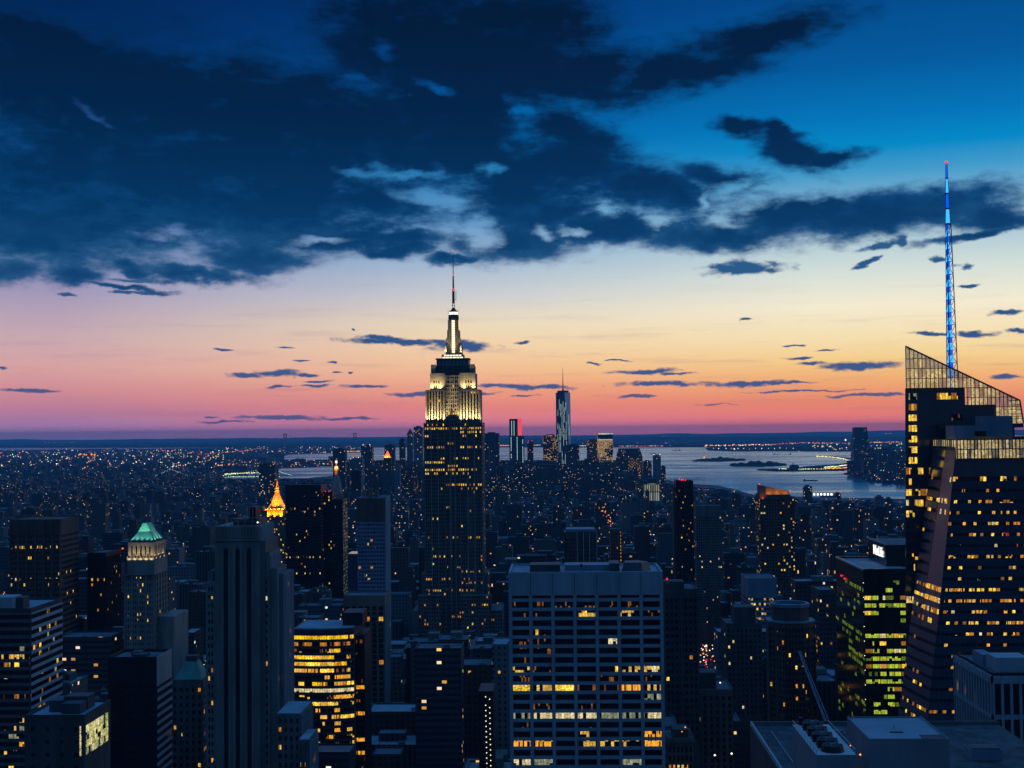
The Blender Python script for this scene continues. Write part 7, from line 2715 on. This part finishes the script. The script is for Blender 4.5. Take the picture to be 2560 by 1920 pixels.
# the rest of the city, thousands of small blocks, as one mass per district tone
rest = MB()
tl = [t for t, _ in TONES] + ['block_grey', 'block_pale']
for k, (x0, x1, y0, y1, h, mt) in enumerate(SPECS):
    if k in single_set:
        continue
    m_ = mt or rc.choice(tl)
    rest.box(x0, x1, y0, y1, 0, h, m_)
    if y0 < 4200 and rc.random() < .75:
        w_, d_ = x1 - x0, y1 - y0
        a, c = x0 + w_ * rc.uniform(.1, .5), y0 + d_ * rc.uniform(.1, .5)
        rest.box(a, a + w_ * rc.uniform(.2, .4), c, c + d_ * rc.uniform(.2, .4), h, h + rc.uniform(2.5, 6.5), rc.choice([m_, 'dark_metal']))
OCC.clear()
o = link('distant_buildings', rest.mesh('distant_buildings'))
tag(o, 'mass of small distant city blocks spreading to the far shore', 'buildings', None, 'stuff')
print('blocks', len(SPECS), 'single', len(single))


# ------------------------------------------------------------------ small lights of the city
lt = MB()
rl = random.Random(5)
MIX = ['g_warm'] * 5 + ['g_orange'] * 4 + ['g_white'] * 3 + ['g_green'] * 1 + ['g_red'] * 1


LS = 1.25


def lamp_at(px, py, r_px, mat, z=None, Y=None):
    p = ground(px, py, z or 0.0) if Y is None else at(px, py, Y)
    r = r_px * p.y / F_PX
    lt.octa((p.x, p.y, p.z + r), r * LS, mat)


def area(x0, x1, y0, y1, n, mats=MIX, r=(.5, 1.0), poly=None):
    k = 0
    for _ in range(n * 6):
        if k >= n:
            break
        px, py = rl.uniform(x0, x1), rl.uniform(y0, y1)
        g_ = ground(px, py)
        if poly is not None and not any(in_poly(g_.x, g_.y, q_) for q_ in poly):
            continue
        lamp_at(px, py, rl.uniform(*r), rl.choice(mats), z=rl.uniform(8, 26))
        k += 1


def line(pts, n, mats, r=.8, jit=.6):
    L = [math.hypot(c - a, d_ - b_) for (a, b_), (c, d_) in zip(pts, pts[1:])]
    tot = sum(L)
    for k in range(n):
        s_ = tot * (k + .5) / n
        for (p, q_, l_) in zip(pts, pts[1:], L):
            if s_ <= l_:
                u = s_ / l_
                lamp_at(p[0] + (q_[0] - p[0]) * u + rl.uniform(-jit, jit), p[1] + (q_[1] - p[1]) * u + rl.uniform(-jit, jit) * .4, r * rl.uniform(.7, 1.2), rl.choice(mats), z=10)
                break
            s_ -= l_


area(-20, 560, 1124, 1230, 480, poly=[BROOK, MANH], r=(.35, .9))
area(-20, 560, 1126, 1170, 260, poly=[BROOK], r=(.5, 1.3))
area(-20, 1000, 1215, 1330, 240, poly=[MANH], r=(.35, .7))
area(1200, 2250, 1215, 1330, 260, poly=[MANH], r=(.35, .7))
area(560, 900, 1116, 1134, 120, ['g_warm', 'g_orange', 'g_white'], r=(.4, .9), poly=[BROOK])
area(560, 840, 1150, 1168, 60, ['g_warm', 'g_orange'], r=(.5, 1.1), poly=[BROOK])
area(400, 560, 1140, 1165, 90, ['g_white', 'g_green', 'g_warm'], r=(.5, 1.0), poly=[BROOK])
line([(510, 1136), (570, 1131), (634, 1126)], 34, ['g_orange', 'g_pink'], .8)
line([(185, 1143), (200, 1136), (246, 1142)], 8, ['g_orange'], 1.8, 3)
line([(540, 1166), (560, 1164), (590, 1163)], 4, ['g_orange'], 1.9)
line([(476, 1194), (508, 1183)], 26, ['g_orange', 'g_warm', 'g_red'], 1.4)
line([(560, 1187), (600, 1184), (645, 1183)], 44, ['g_green', 'g_warm'], 1.1, 1.6)
line([(570, 1193), (700, 1191)], 34, ['g_green'], .8)
line([(0, 1266), (60, 1262)], 14, ['g_orange', 'g_warm'], 1.2, 2.0)
line([(740, 1160), (836, 1161)], 9, ['g_warm', 'g_orange'], 1.1)
line([(110, 1106.5), (190, 1106)], 11, ['g_orange', 'g_pink'], .8, 1)
line([(340, 1103.5), (380, 1103), (420, 1103)], 8, ['g_white', 'g_orange'], .8, 1)
line([(864, 1130), (900, 1129)], 10, ['g_orange', 'g_warm'], 1.1)
line([(1247, 1115), (1275, 1115)], 9, ['g_warm', 'g_orange'], 1.2)
line([(1335, 1114), (1352, 1113)], 6, ['g_warm'], .9)
line([(1446, 1115), (1466, 1115)], 7, ['g_warm', 'g_white'], 1.0)
line([(1545, 1116), (1660, 1115.5)], 30, ['g_orange', 'g_pink', 'g_red', 'g_white'], .8, 1)
area(1540, 1700, 1100, 1116, 22, ['g_orange', 'g_white', 'g_pink'], r=(.4, .7))
line([(1760, 1115), (1880, 1113), (1930, 1113)], 66, ['g_orange', 'g_warm', 'g_orange', 'g_white'], 1.05, 3)
line([(1930, 1112), (2000, 1108), (2125, 1109)], 70, ['g_orange', 'g_warm', 'g_pink'], .9, 2.5)
line([(2172, 1107), (2255, 1106)], 40, ['g_orange', 'g_warm', 'g_pink'], .9, 2)
line([(2212, 1085), (2256, 1083)], 22, ['g_orange', 'g_warm'], .9, 1.2)
area(2030, 2130, 1112, 1126, 22, ['g_orange', 'g_warm', 'g_green'], r=(.7, 1.3))
area(2172, 2256, 1110, 1135, 30, ['g_orange', 'g_warm', 'g_green'], r=(.7, 1.3))
line([(1775, 1122), (1860, 1123), (1990, 1121)], 14, ['g_white', 'g_warm'], 1.0, 2)
area(1200, 2250, 1086, 1112, 70, ['g_white', 'g_pink', 'g_orange'], r=(.3, .55))
lamp_at(2114, 1102, 2.2, 'g_white')
lamp_at(1836, 1124, 1.6, 'g_white')
line([(2040, 1141.5), (2075, 1143), (2110, 1148), (2130, 1156), (2120, 1163), (2090, 1167), (2060, 1169)], 74, ['g_warm', 'g_green', 'g_warm'], 1.1, .7)
line([(2062, 1172), (2132, 1170)], 30, ['g_orange', 'g_warm'], 1.3, 2)
line([(1995, 1174), (2065, 1173)], 16, ['g_warm', 'g_green'], 1.0, 1.0)
line([(1945, 1173), (1968, 1173)], 7, ['g_green', 'g_white'], .9, 1)
line([(2140, 1181), (2170, 1181)], 24, ['g_warm', 'g_amber' if 'g_amber' in MATS else 'g_warm'], 1.3, 1.6)
area(2172, 2256, 1150, 1204, 60, ['g_warm', 'g_white', 'g_orange'], r=(.4, .9))
area(2050, 2090, 1252, 1257, 10, ['g_warm', 'g_white'], r=(1.0, 1.5))
lamp_at(2028, 1244, 1.9, 'g_warm')
for k in range(6):
    p = ground(2036 + k * 8.6, 1241)
    r = 2.0 * p.y / F_PX
    lt.box(p.x - r, p.x + r, p.y, p.y + r, 4, 4 + 2.4 * r, 'g_white')
for px, py in ((1787, 1888), (1829, 1884)):
    p = at(px, py, 640)
    T = Thing('roof_floodlight', 'glaring white floodlight on a low roof near the bottom, %s of two' % ('left' if px < 1800 else 'right'), 'floodlight', p)
    T.mb('bracket').tube((p.x, p.y, p.z - 2.5), (p.x, p.y, p.z), .12, .12, 'dark_metal', 4)
    T.mb('lamp').octa(tuple(p), .55, 'g_white')
    T.done(0)
for k in range(56):
    px, py = rl.uniform(1749, 1788), rl.uniform(1598, 1672)
    if abs(px - (1750 + (1672 - py) * .05 + 8)) < 9 or rl.random() < .25:
        lamp_at(px, py, rl.uniform(.8, 1.7), rl.choice(['g_orange', 'g_red', 'g_warm', 'g_white']), z=3)
for k in range(26):
    lamp_at(1506 + k * 1.0 + rl.uniform(-5, 5), 1272 + k * 1.7 + rl.uniform(-7, 7), rl.uniform(.5, 1.2), rl.choice(['g_orange', 'g_red', 'g_orange', 'g_warm']), Y=2350, z=None)
# streets seen between the blocks: lamps and traffic in the avenues
for a in [q_ for q_ in range(-8, 9) if q_ not in (0, -1)]:
    X = a * 260 + 13
    Yy = 1000.0
    while Yy < 6200:
        px, py = proj((X, Yy, 0))
        if -20 < px < 2580 and in_poly(X, Yy, MANH):
            for s_ in (-9, -3, 4, 9):
                if rl.random() < (.5 if Yy < 2600 else .25):
                    r = rl.uniform(.35, .8) * Yy / F_PX * (1.0 if abs(s_) == 9 else .8)
                    z_ = 9 if abs(s_) == 9 else 1.5
                    lt.octa((X + s_, Yy + rl.uniform(-8, 8), z_), r, rl.choice(['g_orange', 'g_warm', 'g_red'] if abs(s_) < 5 else ['g_orange', 'g_warm', 'g_white']))
        Yy += 24
o = link('city_lights', lt.mesh('city_lights'))
tag(o, 'countless tiny street and window lights scattered over the far city', 'lights', None, 'stuff')

# lamps standing on roofs nearer by
rl2 = MB()
for k in rl.sample(range(len(SPECS)), min(len(SPECS), 9000)):
    x0, x1, y0, y1, h, mt = SPECS[k]
    if y0 > 1200 and rl.random() < .10:
        r = rl.uniform(.4, .95) * y0 / F_PX
        rl2.octa((rl.uniform(x0, x1), y0 - r, h - rl.uniform(0, min(h * .6, 20))), r, rl.choice(MIX))
o = link('roof_lights', rl2.mesh('roof_lights'))
tag(o, 'scattered small lamps on the roofs and walls of the far blocks', 'lights', None, 'stuff')

# ------------------------------------------------------------------ the evening air
def haze(density):
    m = D.materials.new('haze')
    m.use_nodes = True
    N = NT(m.node_tree)
    v = N.new('ShaderNodeVolumePrincipled')
    v.inputs['Color'].default_value = (.32, .70, 1.0, 1)
    v.inputs['Density'].default_value = density
    v.inputs['Anisotropy'].default_value = 0.0
    o = N.new('ShaderNodeOutputMaterial')
    N.l.new(v.outputs[0], o.inputs['Volume'])
    MATS['haze'] = m
    b = MB()
    b.box(-61000, 61000, -3100, 66000, -5, 470, 'haze')
    ob = link('haze', b.mesh('haze'))
    tag(ob, None, None, None, 'stuff')


haze(2.5e-5)
